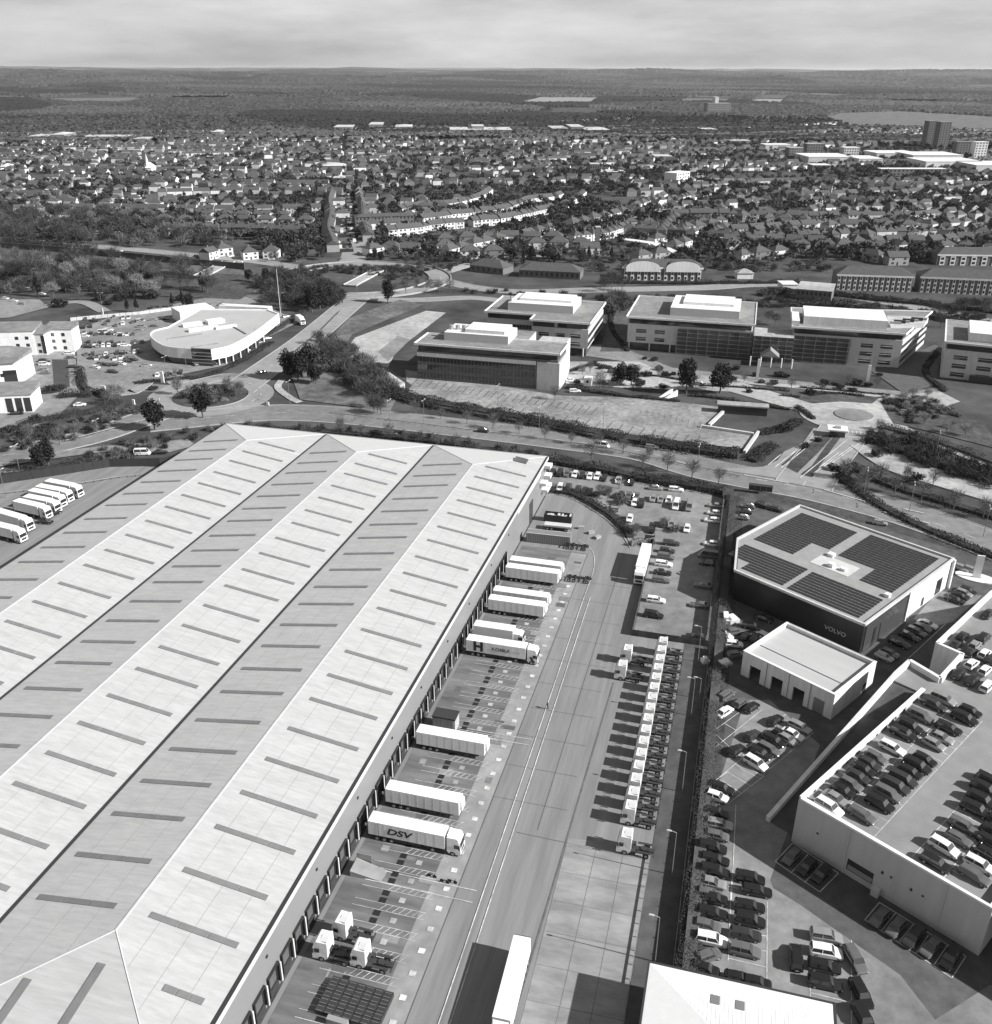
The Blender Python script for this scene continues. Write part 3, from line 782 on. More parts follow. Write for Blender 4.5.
    for k in range(16):
        y = 1.6+2.6*k
        if y < a2[1]: d.T = None; ribbon(d, [Vector((.8,y)), Vector((xa,y))], .11, z+.004)
        ribbon(d, [Vector((xb,y)), Vector((xb+10,y))], .11, z+.004)
    ribbon(d, [Vector((xb+5,1)), Vector((xb+5,45))], .12, z+.003)
    d.build('deck_markings', M_paint, T)
    return T, A, ax, ay, xa, xb, HF, a2[1], loc
DECK, DA, DAX, DAY, DXA, DXB, DHF, DY2, DLOC = build_deck()
def build_lodge():
    # pale hipped roof at the bottom edge
    p0 = at(650, 963, 6); 
    ax = Vector((math.cos(R(-15)), math.sin(R(-15))))
    O = p0
    T = thing('gatehouse_block', 'pale ribbed metal roofed block at the bottom edge beside the hedge', 'building', (O.x, O.y, 0), R(-15))
    W = 24.2; D = 26
    m = MB(); m.box(.3, W-.3, -D, -.3, 0, 5.7); m.build('wall', M_clad, T)
    r = MB(); r.add([(0,-D,6),(W,-D,6),(W,0,6),(0,0,6),(W/2,-W/2-.2,8.2),(W/2,-D+10,8.2)], [(2,3,4),(0,4,3),(0,5,4),(1,2,4),(1,4,5),(0,1,5)][:6])
    r.build('roof', mat('ribbed_roof', .72, .5, .04, 1), T)
    s = MB()
    for k in range(44):
        x = .55+k*.54; y = -.15; h = min(x, W-x); 
        s.tube((x, -.1, 6.0), (x, -.1-h*.97, 6.0+h*2.2/(W/2)*.97), .04, n=4)
    s.build('roof_ribs', MATS['ribbed_roof'], T)
    g = MB(); g.box(-.25, W+.25, 0, .3, 5.75, 6.1); g.box(-.3, 0, -D, 0, 5.75, 6.1); g.box(W, W+.3, -D, 0, 5.75, 6.1); g.build('gutter', M_dark, T)
    for (x, y) in ((9.0, 4.0), (12.2, 4.0)):
        q = MB(); h = y; z = 6+h*2.2/12.1
        q.add([(x-.6,-y+.8,z-.1),(x+.6,-y+.8,z-.1),(x+.6,-y-.8,z+.2),(x-.6,-y-.8,z+.2)],[(0,3,2,1)]); q.build('rooflight', M_sky, T)
build_lodge()

# ---------------------------------------------------------------- office buildings
def facade(T, A, B, zs, kind, pitch=6.0, win=(3.8,1.5), sills=None, name='window', m=None, inset=.0, margin=1.2):
    # A->B in local coordinates, outward normal to the right of A->B
    A = Vector(A); B = Vector(B); d = B-A; L = d.length; ang = math.atan2(d.y, d.x)
    if kind == 'punched':
        n = max(1, int((L-2*margin+1)//pitch)); st = (L-2*margin)/n
        for z in zs:
            for k in range(n):
                x = margin+st*(k+.5)
                w = MB(); w.frame(A.x, A.y, ang); w.box(x-win[0]/2, x+win[0]/2, -.05, .05, z, z+win[1])
                o = w.build(name, m or M_glass, T)
                s = MB(); s.frame(A.x, A.y, ang); s.box(x-win[0]/2-.05, x+win[0]/2+.05, -.28, -.051, z+win[1]*.58, z+win[1]*.66); s.build('louvre', M_panel, o)
    elif kind == 'ribbon':
        for z, h in zs:
            w = MB(); w.frame(A.x, A.y, ang); w.box(.15, L-.15, -.06, .05, z, z+h, 0)
            for k in range(int(L//1.5)): w.box(.8+k*1.5, .88+k*1.5, -.12, -.061, z, z+h, 1)
            w.build('ribbon_window', [m or M_glass, M_steel], T)
    elif kind == 'curtain':
        z0, z1 = zs
        w = MB(); w.frame(A.x, A.y, ang); w.box(.1, L-.1, -.06, .05, z0, z1, 0); w.build('glazing', m or M_glassg, T)
        g = MB(); g.frame(A.x, A.y, ang)
        k = 0.1
        while k < L: g.box(k, k+.13, -.3, -.061, z0, z1); k += pitch
        z = z0+.1
        while z < z1: g.box(.1, L-.1, -.22, -.062, z, z+.16); z += 1.9
        g.build('mullion', M_steel, T)
def office(name, label, poly, H, low, roofm=None, wall=M_panel, plant=None, over=1.0, top=2.6, loc_origin=None):
    # poly: world polygon (counter-clockwise)
    O = poly[0]; T = thing(name, label, 'office', (O.x, O.y, 0))
    P = [p-O for p in poly]
    n = len(P); c = sum(P, Vector((0,0)))/n
    ar = sum(P[i].x*P[(i+1) % n].y-P[(i+1) % n].x*P[i].y for i in range(n))
    if ar < 0: P = P[::-1]
    def inset(P, d):
        out = []
        for i in range(n):
            a, b, cc = P[i-1], P[i], P[(i+1) % n]
            d1 = (b-a).normalized(); d2 = (cc-b).normalized()
            n1 = Vector((-d1.y, d1.x)); n2 = Vector((-d2.y, d2.x))
            k = 1+n1.dot(n2); out.append(b+(n1+n2)*(d/max(k,.3)))
        return out
    W1 = inset(P, over); W2 = inset(P, over+.9)
    w = MB(); w.prism([tuple(p) for p in W1], low, H-top-.6, 0); w.build('wall', wall, T)
    if low > 0:
        w = MB(); w.prism([tuple(p) for p in W2], 0, low-.002, 0); w.build('ground_floor', M_glass, T)
    w = MB(); w.prism([tuple(p) for p in inset(P, over+.5)], H-top-.6+.002, H-.7, 0); w.build('top_storey', M_glass, T)
    r = MB(); r.prism([tuple(p) for p in P], H-.7+.002, H-.25, 0); r.prism([tuple(p) for p in inset(P, .7)], H-.25, H-.2, 1)
    r.build('roof', [M_whitew, roofm or M_lot], T)
    pp = MB()
    for i in range(n):
        a = P[i]; b = P[(i+1) % n]; d = (b-a).normalized(); nn = Vector((-d.y, d.x))
        pp.prism([tuple(q) for q in (a, b, b+nn*.4, a+nn*.4)], H-.249, H+.15+i*.004)
    pp.build('parapet', M_whitew, T)
    return T, P, W1, inset
def box_on(T, name, pts, z0, z1, m, mtop=None):
    b = MB(); b.prism([tuple(p) for p in pts], z0, z1, 0, 1); return b.build(name, [m, mtop or m], T)
HO = 15.5
def wp(px, py, z=HO): return at(px, py, z)
XA = VX; YA = UX
def rect(o, w, d): return [o, o+XA*w, o+XA*w+YA*d, o+YA*d]
M_plant = mat('plant_room_panel', .5, .6, .05, .3, stretch=(1,1,1))
# office one: ribbon windows, pale end block
o = wp(413.6, 343)
L1_ = (wp(562, 352)-o).dot(XA)
poly = rect(o, L1_, 17.5)
T, P, Wl, ins = office('ribbon_office', 'long four storey office with dark ribbon windows and a pale end block', poly, HO, 0.0, wall=mat('brown_cladding', .12, .6, .15, .3))
facade(T, Wl[0], Wl[1], [(1.0,2.0),(4.4,2.2),(7.8,1.8)], 'ribbon')
xe = XA*(L1_-10.5)+XA*1.0+YA*.6; q = [xe, xe+XA*9.2, xe+XA*9.2+YA*17.0, xe+YA*17.0]
box_on(T, 'end_block', q, 0, 11.4, M_panel)
q = [XA*1+YA*.7, XA*(L1_-10)+YA*.7, XA*(L1_-10)+YA*1.6, XA*1+YA*1.6]
box_on(T, 'spandrel_band', q, 10.0, 11.6, M_whitew)
box_on(T, 'roof_wing', [XA*(L1_-13)+YA*17.6, XA*(L1_-1)+YA*17.6, XA*(L1_-1)+YA*26, XA*(L1_-13)+YA*26], 0, HO-.1, M_whitew, M_pave)
b0 = XA*8+YA*9
box_on(T, 'plant_room', [XA*10.5+YA*8.5, XA*38+YA*8.5, XA*38+YA*24, XA*10.5+YA*24], HO-.2, HO+3.2, M_plant, M_whitew)
box_on(T, 'plant_roof', [XA*19+YA*10.5, XA*36+YA*10.5, XA*36+YA*23, XA*19+YA*23], HO+3.21, HO+4.6, M_whitew, M_white)
box_on(T, 'rear_wing', [XA*12+YA*17.6, XA*44+YA*17.6, XA*44+YA*34, XA*12+YA*34], 0, HO-.5, M_panel, M_lot)
for k in range(3):
    b = MB(); c = XA*(12+k*2.6)+YA*(14+k*.5); b.cyl(c.x, c.y, HO+3.2, HO+5.0, .9); b.build('vent_unit', M_steel, T)
# office two
o = wp(484, 311); poly = [o, o+XA*24, o+XA*24-YA*10, o+XA*52-YA*10, o+XA*52+YA*34, o+YA*34]
T, P, Wl, ins = office('central_office', 'white office with paired windows behind the ribbon window office', poly, HO, 3.6)
facade(T, Wl[2], Wl[3], [4.6, 8.2], 'punched', 7.4, (4.6,1.7), margin=2)
facade(T, Wl[1], Wl[2], (3.7, 12), 'curtain', 2.0)
facade(T, Wl[3], Wl[4], [(4.4,2.0),(8.0,2.0)], 'ribbon')
facade(T, Wl[0], Wl[1], [(4.4,2.0),(8.0,2.0)], 'ribbon')
box_on(T, 'plant_room', [XA*10+YA*6, XA*41+YA*6, XA*41+YA*27, XA*10+YA*27], HO-.2, HO+3.4, M_plant, M_whitew)
box_on(T, 'plant_roof', [XA*14+YA*12, XA*39+YA*12, XA*39+YA*26, XA*14+YA*26], HO+3.41, HO+4.4, M_white)
for k in (0, 1, 2):
    c = XA*(27+k*11)-YA*9.2; b = MB(); b.cyl(c.x, c.y, 0, 3.6, .35); b.build('column', M_panel, T)
c = XA*11+YA*8; b = MB(); b.cyl(c.x, c.y, HO+3.4, HO+6, .5); b.build('flue', M_steel, T)
# office three
o = wp(626, 316.5); w3 = (wp(755.6, 326.5)-o).dot(XA); poly = rect(o, w3, 46)
T, P, Wl, ins = office('glass_link_office', 'white roofed office whose right half is fronted with tall glazing', poly, HO, 3.6)
facade(T, Wl[0], Wl[0]+XA*21, [4.6, 8.2], 'punched', 7.4, (4.6,1.7), margin=2)
facade(T, Wl[3], Wl[0], [(4.4,2.0),(8.0,2.0)], 'ribbon')
facade(T, Wl[1], Wl[2], [(4.4,2.0),(8.0,2.0)], 'ribbon')
facade(T, Wl[0]+XA*22.5-YA*1.2, Wl[0]+XA*(w3-1.5)-YA*1.2, (0.2, 11.6), 'curtain', 4.6)
box_on(T, 'plant_room', [XA*19+YA*9, XA*50+YA*9, XA*50+YA*36, XA*19+YA*36], HO-.2, HO+3.4, M_plant, M_whitew)
box_on(T, 'plant_roof', [XA*24+YA*17, XA*47+YA*17, XA*47+YA*34, XA*24+YA*34], HO+3.41, HO+4.6, M_white)
for k in (0, 1, 2):
    c = XA*(2+k*9.4)+YA*1.5; b = MB(); b.cyl(c.x, c.y, 0, 3.6, .35); b.build('column', M_panel, T)
# office four
o = wp(791.8, 326.5); w4 = (wp(906.5, 334)-o).dot(XA); e4_ = wp(933, 311)
poly = [o, o+XA*w4, e4_, o+YA*38]
T, P, Wl, ins = office('splayed_office', 'white office with a splayed end wall of striped window bands', poly, HO, 0.0)
facade(T, Wl[0]+XA*(w4-22), Wl[1], [4.6, 8.2, 1.2], 'punched', 8.4, (5.0,1.7), margin=2)
facade(T, Wl[1], Wl[2], [(2.0,1.6),(5.2,1.6),(8.4,1.6)], 'ribbon')
facade(T, Wl[0]-YA*1.2+XA*.5, Wl[0]+XA*(w4-23)-YA*1.2, (0.2, 11.6), 'curtain', 4.6)
box_on(T, 'plant_room', [XA*5+YA*7, XA*40+YA*7, XA*40+YA*28, XA*5+YA*28], HO-.2, HO+3.4, M_whitew, M_white)
box_on(T, 'plant_well', [XA*42+YA*10, XA*56+YA*14, XA*60+YA*31, XA*42+YA*30], HO-.2, HO+.9, M_whitew, M_pave)
for k in range(7):
    c = XA*(44+2*k)+YA*(14+k*1.8); b = MB(); b.frame(c.x, c.y, R(-15)); b.box(-2.4, 2.4, -.7, .7, HO+.9, HO+1.8+.4*(k % 2)); b.build('vent_unit', M_dark if k % 2 else M_steel, T)
box_on(T, 'side_fins', [XA*0+YA*2, XA*3.2+YA*2, XA*3.2+YA*20, YA*20], HO-.2, HO+2.2, M_whitew)
# glazed link between them
a = wp(757, 335, 12); b_ = wp(792, 338, 12); 
T = thing('glazed_link', 'low glazed entrance link joining two white offices', 'building', (a.x, a.y, 0))
d = b_-a; Lk = d.dot(XA)
box_on(T, 'wall', [-XA*1.2+YA*.5, XA*(Lk+1)+YA*.5, XA*(Lk+1)+YA*16, -XA*1.2+YA*16], 0, 11.5, M_glassg, M_pave)
facade(T, -XA*1.2+YA*.42, XA*(Lk+1)+YA*.42, (.1, 11.4), 'curtain', 3.5)
q = MB(); c = XA*(Lk/2-1)-YA*4; q.frame(c.x, c.y, R(-15)); q.add([(-4,-3,4.5),(4,-3,4.5),(4,3.5,4.5),(-4,3.5,4.5),(0,-3,7.5),(0,3.5,7.5)], [(0,4,5,3),(1,2,5,4),(0,1,4),(2,3,5),(0,3,2,1)]); q.build('canopy', M_steel, T)
for k in range(5):
    c = XA*(Lk/2-9+k*4.4)-YA*7; b = MB(); b.cyl(c.x, c.y, 0, 4.2, .3); b.build('column', M_whitew, T)
# office five
o = wp(944.6, 341.5); poly = [o, o+XA*50, o+XA*50+YA*40, o+YA*40]
aa = R(-24)
ax5 = Vector((math.cos(aa), math.sin(aa))); ay5 = Vector((-ax5.y, ax5.x))
poly = [o, o+ax5*50, o+ax5*50+ay5*42, o+ay5*42]
T, P, Wl, ins = office('east_office', 'white office cut by the right edge with paired windows', poly, HO, 0.0)
facade(T, Wl[0], Wl[0]+ax5*22, [1.0, 4.6, 8.2], 'punched', 9.0, (5.4,1.8), margin=1.6)
box_on(T, 'plant_room', [ax5*9+ay5*6, ax5*44+ay5*6, ax5*44+ay5*30, ax5*9+ay5*30], HO-.2, HO+3.4, M_whitew, M_white)
box_on(T, 'rear_wall_band', [ax5*12-ay5*2, ax5*24-ay5*2, ax5*24-ay5*.5, ax5*12-ay5*.5], 0, 3.0, M_glass)

# ---------------------------------------------------------------- curved showroom
def build_curved():
    z = 7.5
    a = at(150, 334, z); b = at(191, 349, z); c = at(211, 350, z); d = at(279, 313.5, z); e = at(268, 309.5, z); f = at(200, 309, z); g = at(168, 327, z)
    O = a; T = thing('curved_showroom', 'white car showroom with a rounded front corner and dark glazed notch', 'showroom', (O.x, O.y, 0))
    pts = [a, at(151,338,z), at(156,343,z), at(170,347.5,z), b]
    pts = smooth_line([g, at(153,331,z), at(151,337,z), at(165,346,z), b], 8)
    P1 = [p-O for p in pts]; rest = [p-O for p in (c, d, e, f)]
    cc = smooth_line([c, at(232,345,z), at(255,332,z), d], 6); cc = [p-O for p in cc]
    poly = P1+cc+rest[2:]
    w = MB(); w.prism([tuple(p) for p in poly], 3.0, z-.35, 0, 1); w.build('wall', [M_whitew, mat('showroom_roof', .38, .7, .08, .1)], T)
    ce = sum(poly, Vector((0,0)))/len(poly)
    sm = [ce+(p-ce)*.955 for p in poly]
    w = MB(); w.prism([tuple(p) for p in sm], 0, 2.998, 0); w.build('ground_glazing', M_glass, T)
    n = len(poly); pp = MB(); line = poly+[poly[0]]
    inn = [ce+(p-ce)*.985 for p in poly]
    for i in range(n):
        j = (i+1) % n; pp.prism([tuple(q) for q in (poly[i], poly[j], inn[j], inn[i])], z-.349, z+.15+.003*(i % 3))
    pp.build('parapet', M_white, T)
    q = MB(); l, r = P1[-1], cc[0]; dd = (r-l).normalized(); nn = Vector((dd.y, -dd.x))
    q.prism([tuple(v) for v in (l+nn*.2, r+nn*.2, r-nn*1, l-nn*1)], .1, z+.25); q.build('entrance_glazing', M_glass, T)
    q = MB(); ang = math.atan2(dd.y, dd.x)
    for k in range(4): q.frame((l+nn*.35).x, (l+nn*.35).y, ang); q.box(0, (r-l).length, -.25, 0, 1.6+k*1.5, 1.8+k*1.5)
    q.build('louvre', M_steel, T)
    for (px, py, w_, d_, h) in ((192,325,9,3,1.5),(203,329,14,2.5,1.2),(215,322,8,5,1.6),(226,327,10,2,1.0),(185,336,16,.5,.4),(240,330,.6,16,.4),(205,345,12,.5,.4)):
        c0 = at(px, py, z)-O; q = MB(); q.frame(c0.x, c0.y, R(35)); q.box(-w_/2, w_/2, -d_/2, d_/2, z-.34, z-.34+h); q.build('roof_plant', M_white if h > .5 else M_lot, T)
    c0 = at(196, 309.5, 6)-O
    q = MB(); q.frame(c0.x, c0.y, R(35)); q.box(-9, 9, -2, 12, 0, 6.2); q.build('side_wing', M_whitew, T)
    c0 = at(243, 306, 5)-O
    q = MB(); q.frame(c0.x, c0.y, R(-12)); q.box(-14, 14, 0, 5, 0, 4.6); q.build('rear_wing', M_whitew, T)
    for i in range(7):
        p = cc[2+i*2] if 2+i*2 < len(cc) else cc[-1]; p = ce+(p-ce)*.99; q = MB(); q.cyl(p.x, p.y, 0, 2.998, .3); q.build('column', M_white, T)
build_curved()
# ---------------------------------------------------------------- white flats at the left edge
def flats(name, label, poly, H, wins, slope=1.5, group=None):
    O = poly[0]; T = thing(name, label, 'flats', (O.x, O.y, 0)); P = [p-O for p in poly]
    w = MB(); w.prism([tuple(p) for p in P], 0, H); w.build('wall', M_white, T)
    r = MB(); c = sum(P, Vector((0,0)))/len(P); Q = [c+(p-c)*1.04 for p in P]
    n = len(Q); rz = [H+.01, H+.01] + [H+slope]*(n-2)
    r.add([(q.x,q.y,H+.01) for q in Q]+[(q.x,q.y,H+.3+(slope if i >= 2 else 0)) for i, q in enumerate(Q)], [tuple(range(n))[::-1], tuple(range(n,2*n))]+[(i,(i+1) % n,(i+1) % n+n,i+n) for i in range(n)])
    r.build('roof', M_lot, T)
    A, B = P[0], P[1]; L = (B-A).length; ang = math.atan2((B-A).y, (B-A).x)
    for (fx, z, ww, hh) in wins:
        q = MB(); q.frame(A.x, A.y, ang); q.box(fx*L-ww/2, fx*L+ww/2, -.06, .05, z, z+hh); q.build('window', M_glass, T)
    return T
def rct(px, py, z, ang, w, d):
    o = at(px, py, z); ax = Vector((math.cos(R(ang)), math.sin(R(ang)))); ay = Vector((-ax.y, ax.x)); return [o, o+ax*w, o+ax*w+ay*d, o+ay*d]
w6 = [(x, z, 1.5, 1.5) for x in (.3, .68) for z in (1.2, 4.3, 7.3)]
flats('white_flats', 'white three storey block of flats with six small square windows', rct(43, 330, 10.2, 2, 12.5, 9), 10.2, w6)
flats('white_flats', 'white link wing of flats beside a dark stair slot', rct(14, 334, 9.6, -4, 13.5, 10), 9.6, [(x, z, 1.5, 1.4) for x in (.12, .45, .8) for z in (1.2, 4.2)]+[(.35, 6.6, 5.0, 1.6),(.95, 1, 1.6, 8.2)])
flats('white_flats', 'white block of flats cut by the left edge above the link wing', rct(-36, 333, 11, 6, 29, 12), 11, [(x, z, 1.5, 1.4) for x in (.75, .9) for z in (1.2, 4.2, 7.4)])
flats('corner_flats', 'white block of flats with a dark glazed corner entrance, grey pitched roof', [at(-40, 367, 9.5), at(13, 363.5, 9.5), at(31, 352, 9.5), at(8, 350, 9.5), at(-40, 352, 9.5)], 9.5, [(.6, z, 1.5, 1.4) for z in (1.2, 4.2, 7)]+[(.9, .4, 5.0, 6.4),(.75,4.2,1.5,1.4)])
flats('glazed_block', 'low block with tall dark windows at the left edge', rct(-50, 398, 7, 8, 28, 12), 7.0, [(x, .6, 2.4, 5.4) for x in (.72, .84, .95)])
# ---------------------------------------------------------------- cars
PAINT = {'white': mat('car_paint_white', .72, .25, spec=.5), 'silver': mat('car_paint_silver', .34, .25, metal=.4, spec=.5),
         'grey': mat('car_paint_grey', .13, .22, metal=.2, spec=.5), 'black': mat('car_paint_black', .010, .15, spec=.6),
         'dark': mat('car_paint_dark', .028, .18, spec=.6)}
for _m in PAINT.values(): _m.node_tree.nodes['Principled BSDF'].inputs['Coat Weight'].default_value = .5; _m.node_tree.nodes['Principled BSDF'].inputs['Coat Roughness'].default_value = .05
M_cglass = mat('car_glass', .045, .03, spec=1.0)
TONE = {'w':'white','s':'silver','g':'grey','b':'black','d':'dark'}
M_lamp = mat('lamp_lens', .7, .1, spec=.6); M_rlamp = mat('rear_lamp', .12, .2)
CARS = {}
SPEC = {  # length, width, height, belt, bonnet length fraction, boot fraction, roof start, roof end
 'hatchback': (4.15, 1.76, 1.48, .92, (.27, .40, .88, .975)),
 'saloon': (4.65, 1.82, 1.44, .90, (.29, .43, .74, .88)),
 'estate': (4.7, 1.83, 1.50, .92, (.28, .40, .93, .985)),
 'suv': (4.75, 1.92, 1.74, 1.06, (.26, .37, .93, .985)),
 'van': (5.3, 2.0, 2.3, 1.25, (.13, .24, .985, .995)),
}
def make_car(kind, tone, parts=True):
    key = (kind, tone, parts)
    if key in CARS: return CARS[key]
    L, W, H, B, (c0, r0, r1, c1) = SPEC[kind]
    X = lambda t: L/2-t*L
    hw = W/2
    body = MB()
    st = [(0.0,.80,.42,.60,.30),(.03,.92,.28,.72,.22),(.10,.985,.2,.84,.2),(c0,1,.2,B,.2),(r0,1,.2,B,.2),(.7,1,.2,B,.2),(c1 if c1 < .95 else .94,.98,.2,B,.2),(.975,.94,.26,B-.06,.24),(1.0,.86,.40,B-.16,.36)]
    rings = []
    for t, w, zb, zt, _ in st:
        x = X(t); y = hw*w
        rings.append([(x,-y*.9,zb),(x,-y,zb+.16),(x,-y,zt-.14),(x,-y*.93,zt-.02),(x,-y*.72,zt+.02),(x,y*.72,zt+.02),(x,y*.93,zt-.02),(x,y,zt-.14),(x,y,zb+.16),(x,y*.9,zb)])
    body.loft(rings, 0)
    # roof panel and pillars
    ry = hw*.74; zr = H
    xs0, xs1 = X(r0), X(r1)
    roof = [[(x,-ry*k,zr-.09),(x,-ry*k*.9,zr-dz),(x,ry*k*.9,zr-dz),(x,ry*k,zr-.09)] for x, k, dz in ((xs0,.96,.06),((xs0*.6+xs1*.4),1,.0),(xs1,.96,.04))]
    body.loft(roof, 0)
    by = hw*.90
    for s in (-1, 1):
        body.tube((X(c0), s*by, B), (xs0, s*ry*.97, zr-.06), .045, n=4)
        body.tube((X(c1), s*by, B), (xs1, s*ry*.97, zr-.06), .07, n=4)
        xm = (X(c0)+X(c1))/2-.1; body.tube((xm, s*by, B), (xm, s*ry, zr-.06), .045, n=4)
    gl = MB()
    g0 = [(X(c0),-by*.98,B-.01),(X(c0),by*.98,B-.01),(X(c1),by*.98,B-.01),(X(c1),-by*.98,B-.01)]
    g1 = [(xs0,-ry*.95,zr-.085),(xs0,ry*.95,zr-.085),(xs1,ry*.95,zr-.085),(xs1,-ry*.95,zr-.085)]
    gl.add(g0+g1, [(0,1,2,3),(0,4,5,1),(1,5,6,2),(2,6,7,3),(3,7,4,0),(4,7,6,5)])
    P = PAINT[tone]
    wx = (L*.5-L*.19, -L*.5+L*.20)
    if not parts:
        m = MB(); m.v = list(body.v); m.f = list(body.f); m.m = [0]*len(body.f)
        o = len(m.v); m.v += gl.v; m.f += [tuple(i+o for i in f) for f in gl.f]; m.m += [1]*len(gl.f)
        for x in wx:
            for s in (-1, 1): m.wheel(x, s*(hw-.1), .31, .31, .2, 8, 2)
        me = m.mesh(kind, [P, M_cglass, M_black]); CARS[key] = me; return me
    r = [('body', body.mesh('body', [P])), ('windows', gl.mesh('windows', [M_cglass]))]
    w = MB(); w.wheel(0, 0, 0, .33, .21, 14, 0); w.wheel(0, -.0, 0, .2, .225, 10, 1); wm = w.mesh('wheel', [M_black, M_steel])
    hl = MB(); hl.taper(-.12, .12, -.2, .2, -.07, .07, .02, .08, .03); hm = hl.mesh('headlight', [M_lamp])
    tl = MB(); tl.box(-.06, .06, -.17, .17, -.07, .08); tm = tl.mesh('tail_light', [M_rlamp])
    np_ = MB(); np_.box(-.02, .02, -.26, .26, -.06, .06); pm = np_.mesh('number_plate', [M_panel])
    CARS[key] = dict(parts=r, wheel=wm, hl=hm, tl=tm, pm=pm, wx=wx, hw=hw, L=L, B=B)
    return CARS[key]
ALLCARS = []
def car(p, ang, kind, tone, label, group, z=0.0, parts=True):
    tone = TONE.get(tone, tone)
    if not parts:
        me = make_car(kind, tone, False)
        o = link(kind if kind != 'estate' else 'estate_car', me, None, (p.x, p.y, z), R(ang)); tag(o, label, 'car' if kind != 'van' else 'van', group); ALLCARS.append(o); return o
    d = make_car(kind, tone)
    T = thing({'estate':'estate_car','suv':'suv_car','saloon':'saloon_car','hatchback':'hatchback_car','van':'panel_van'}[kind], label, 'car' if kind != 'van' else 'van', (p.x, p.y, z), R(ang), group)
    for n, me in d['parts']: link(n, me, T)
    for x in d['wx']:
        for s in (-1, 1): link('wheel', d['wheel'], T, (x, s*(d['hw']-.11), .33))
    for s in (-1, 1):
        link('headlight', d['hl'], T, (d['L']/2-.16, s*d['hw']*.66, .62)); link('tail_light', d['tl'], T, (-d['L']/2+.05, s*d['hw']*.68, d['B']-.25))
    link('number_plate', d['pm'], T, (-d['L']/2+.0, 0, .55))
    ALLCARS.append(T); return T
NAMES = {'h':'hatchback','s':'saloon','e':'estate','u':'suv','v':'van'}
TW = {'white':'white','silver':'silver','grey':'grey','black':'black','dark':'dark'}
def park(Z, lst, ang, phrase, group, z=0.0, zpx=0.5, parts=True, order='left', jitter=2.5, snap=None):
    """lst: (x, y, tone, [kind], [angle])"""
    n = len(lst)
    for i, it in enumerate(lst):
        x, y, tone = it[:3]; kind = NAMES[it[3]] if len(it) > 3 and it[3] else random.choice(['hatchback','hatchback','saloon','estate','suv'])
        a = it[4] if len(it) > 4 else ang
        p = Z(x, y, z+zpx)
        if tone == 'd': tone = random.choice(['b','d','b','g','d','g','b'])
        if tone == 'w' and random.random() < .15: tone = 's'
        wd = {'suv':'suv','van':'panel van'}.get(kind, kind)
        lab = '%s %s, %s %s' % (TONE.get(tone, tone), wd, nth(i+1), phrase)
        car(p, a+random.uniform(-jitter, jitter), kind, tone, lab, group, z, parts)
Zs2 = ZM(680,880,4.96)
GA = 'cars in the staff lot'
park(Zc, [(25,112,'d'),(60,113,'d'),(95,114,'d'),(130,116,'d'),(170,120,'w'),(203,126,'d'),(242,130,'w'),(278,130,'w'),(312,138,'d'),(382,148,'w'),(445,158,'d')], 255, 'from the left in the far row of the staff lot', GA)
park(Zc, [(30,185,'w'),(62,188,'d'),(97,187,'w'),(135,190,'d'),(182,200,'d'),(215,204,'d'),(242,207,'d')], 255, 'from the left along the kerb above the yard', GA)
park(Zc, [(395,222,'d'),(430,224,'g'),(470,226,'d')], 255, 'from the left beside the shrubs of the staff lot', GA)
park(Zc, [(460,258,'w','h'),(492,264,'d','u')], 255, 'from the left of the pair nosing into the staff lot', GA)
park(Zc, [(550,238,'w','h'),(588,242,'w','h'),(627,245,'w','h'),(663,272,'w','v'),(697,278,'d','u'),(727,278,'s','v')], 255, 'from the left in the middle island row of the staff lot', GA)
park(Zc, [(562,186,'s','s'),(663,193,'w','e')], -12, 'from the left of two parked lengthways at the hedge end', GA)
park(Zc, [(437,335,'w','h',255),(352,290,'s','h',165)], 255, 'from the right beside the kerb shrubs', GA)
park(Zc, [(545,386,'d'),(600,360,'d'),(640,362,'w'),(716,384,'w')], 255, 'from the left in the short centre row of the staff lot', GA)
park(Zc, [(855,272,'s','s'),(848,308,'w','h'),(838,343,'w','e'),(834,458,'w','h'),(818,518,'g','v'),(812,552,'d','h'),(795,662,'g','s'),(778,757,'g','s'),(758,912,'b','s')], 165, 'from the top in the right hedge column of the staff lot', GA)
park(Zc, [(640,455,'d'),(620,492,'d'),(613,522,'d'),(603,556,'w','e'),(597,598,'d'),(590,635,'d'),(565,732,'w'),(553,806,'d')], -15, 'from the top in the column beside the parked lorry', GA)
GB = 'cars in the small lot behind the solar roofed showroom'
Zr5 = ZM(690,440,3.285)
park(Zr5, [(187,218,'g','s'),(178,236,'d','s'),(168,254,'w','s')], 160, 'from the top in the stack between hedge and solar showroom', GB)
park(Zr5, [(240,216,'d','u'),(286,228,'d','h')], -40, 'from the left of two behind the solar showroom corner', GB)
GC = 'cars in the service yard'
park(Ys, [(420,105,'d','s',-32),(350,150,'d','e',-25),(330,200,'d','s',40),(255,180,'d','h',20),(250,252,'w','h',-10),(262,312,'d','h',10),(378,216,'d','h',45)], 0, 'in the jumbled service yard, counted clockwise from its top', GC)
park(Ys, [(208,540,'g','e'),(290,587,'d','h'),(350,612,'d','h'),(195,638,'w','s'),(485,686,'d','h')], 40, 'counted across the upper rows of the service lot', 'cars in the service lot')
park(Ys, [(355,772,'d','h'),(266,856,'d','h')], 42, 'counted downward at the near left of the service lot', 'cars in the service lot')
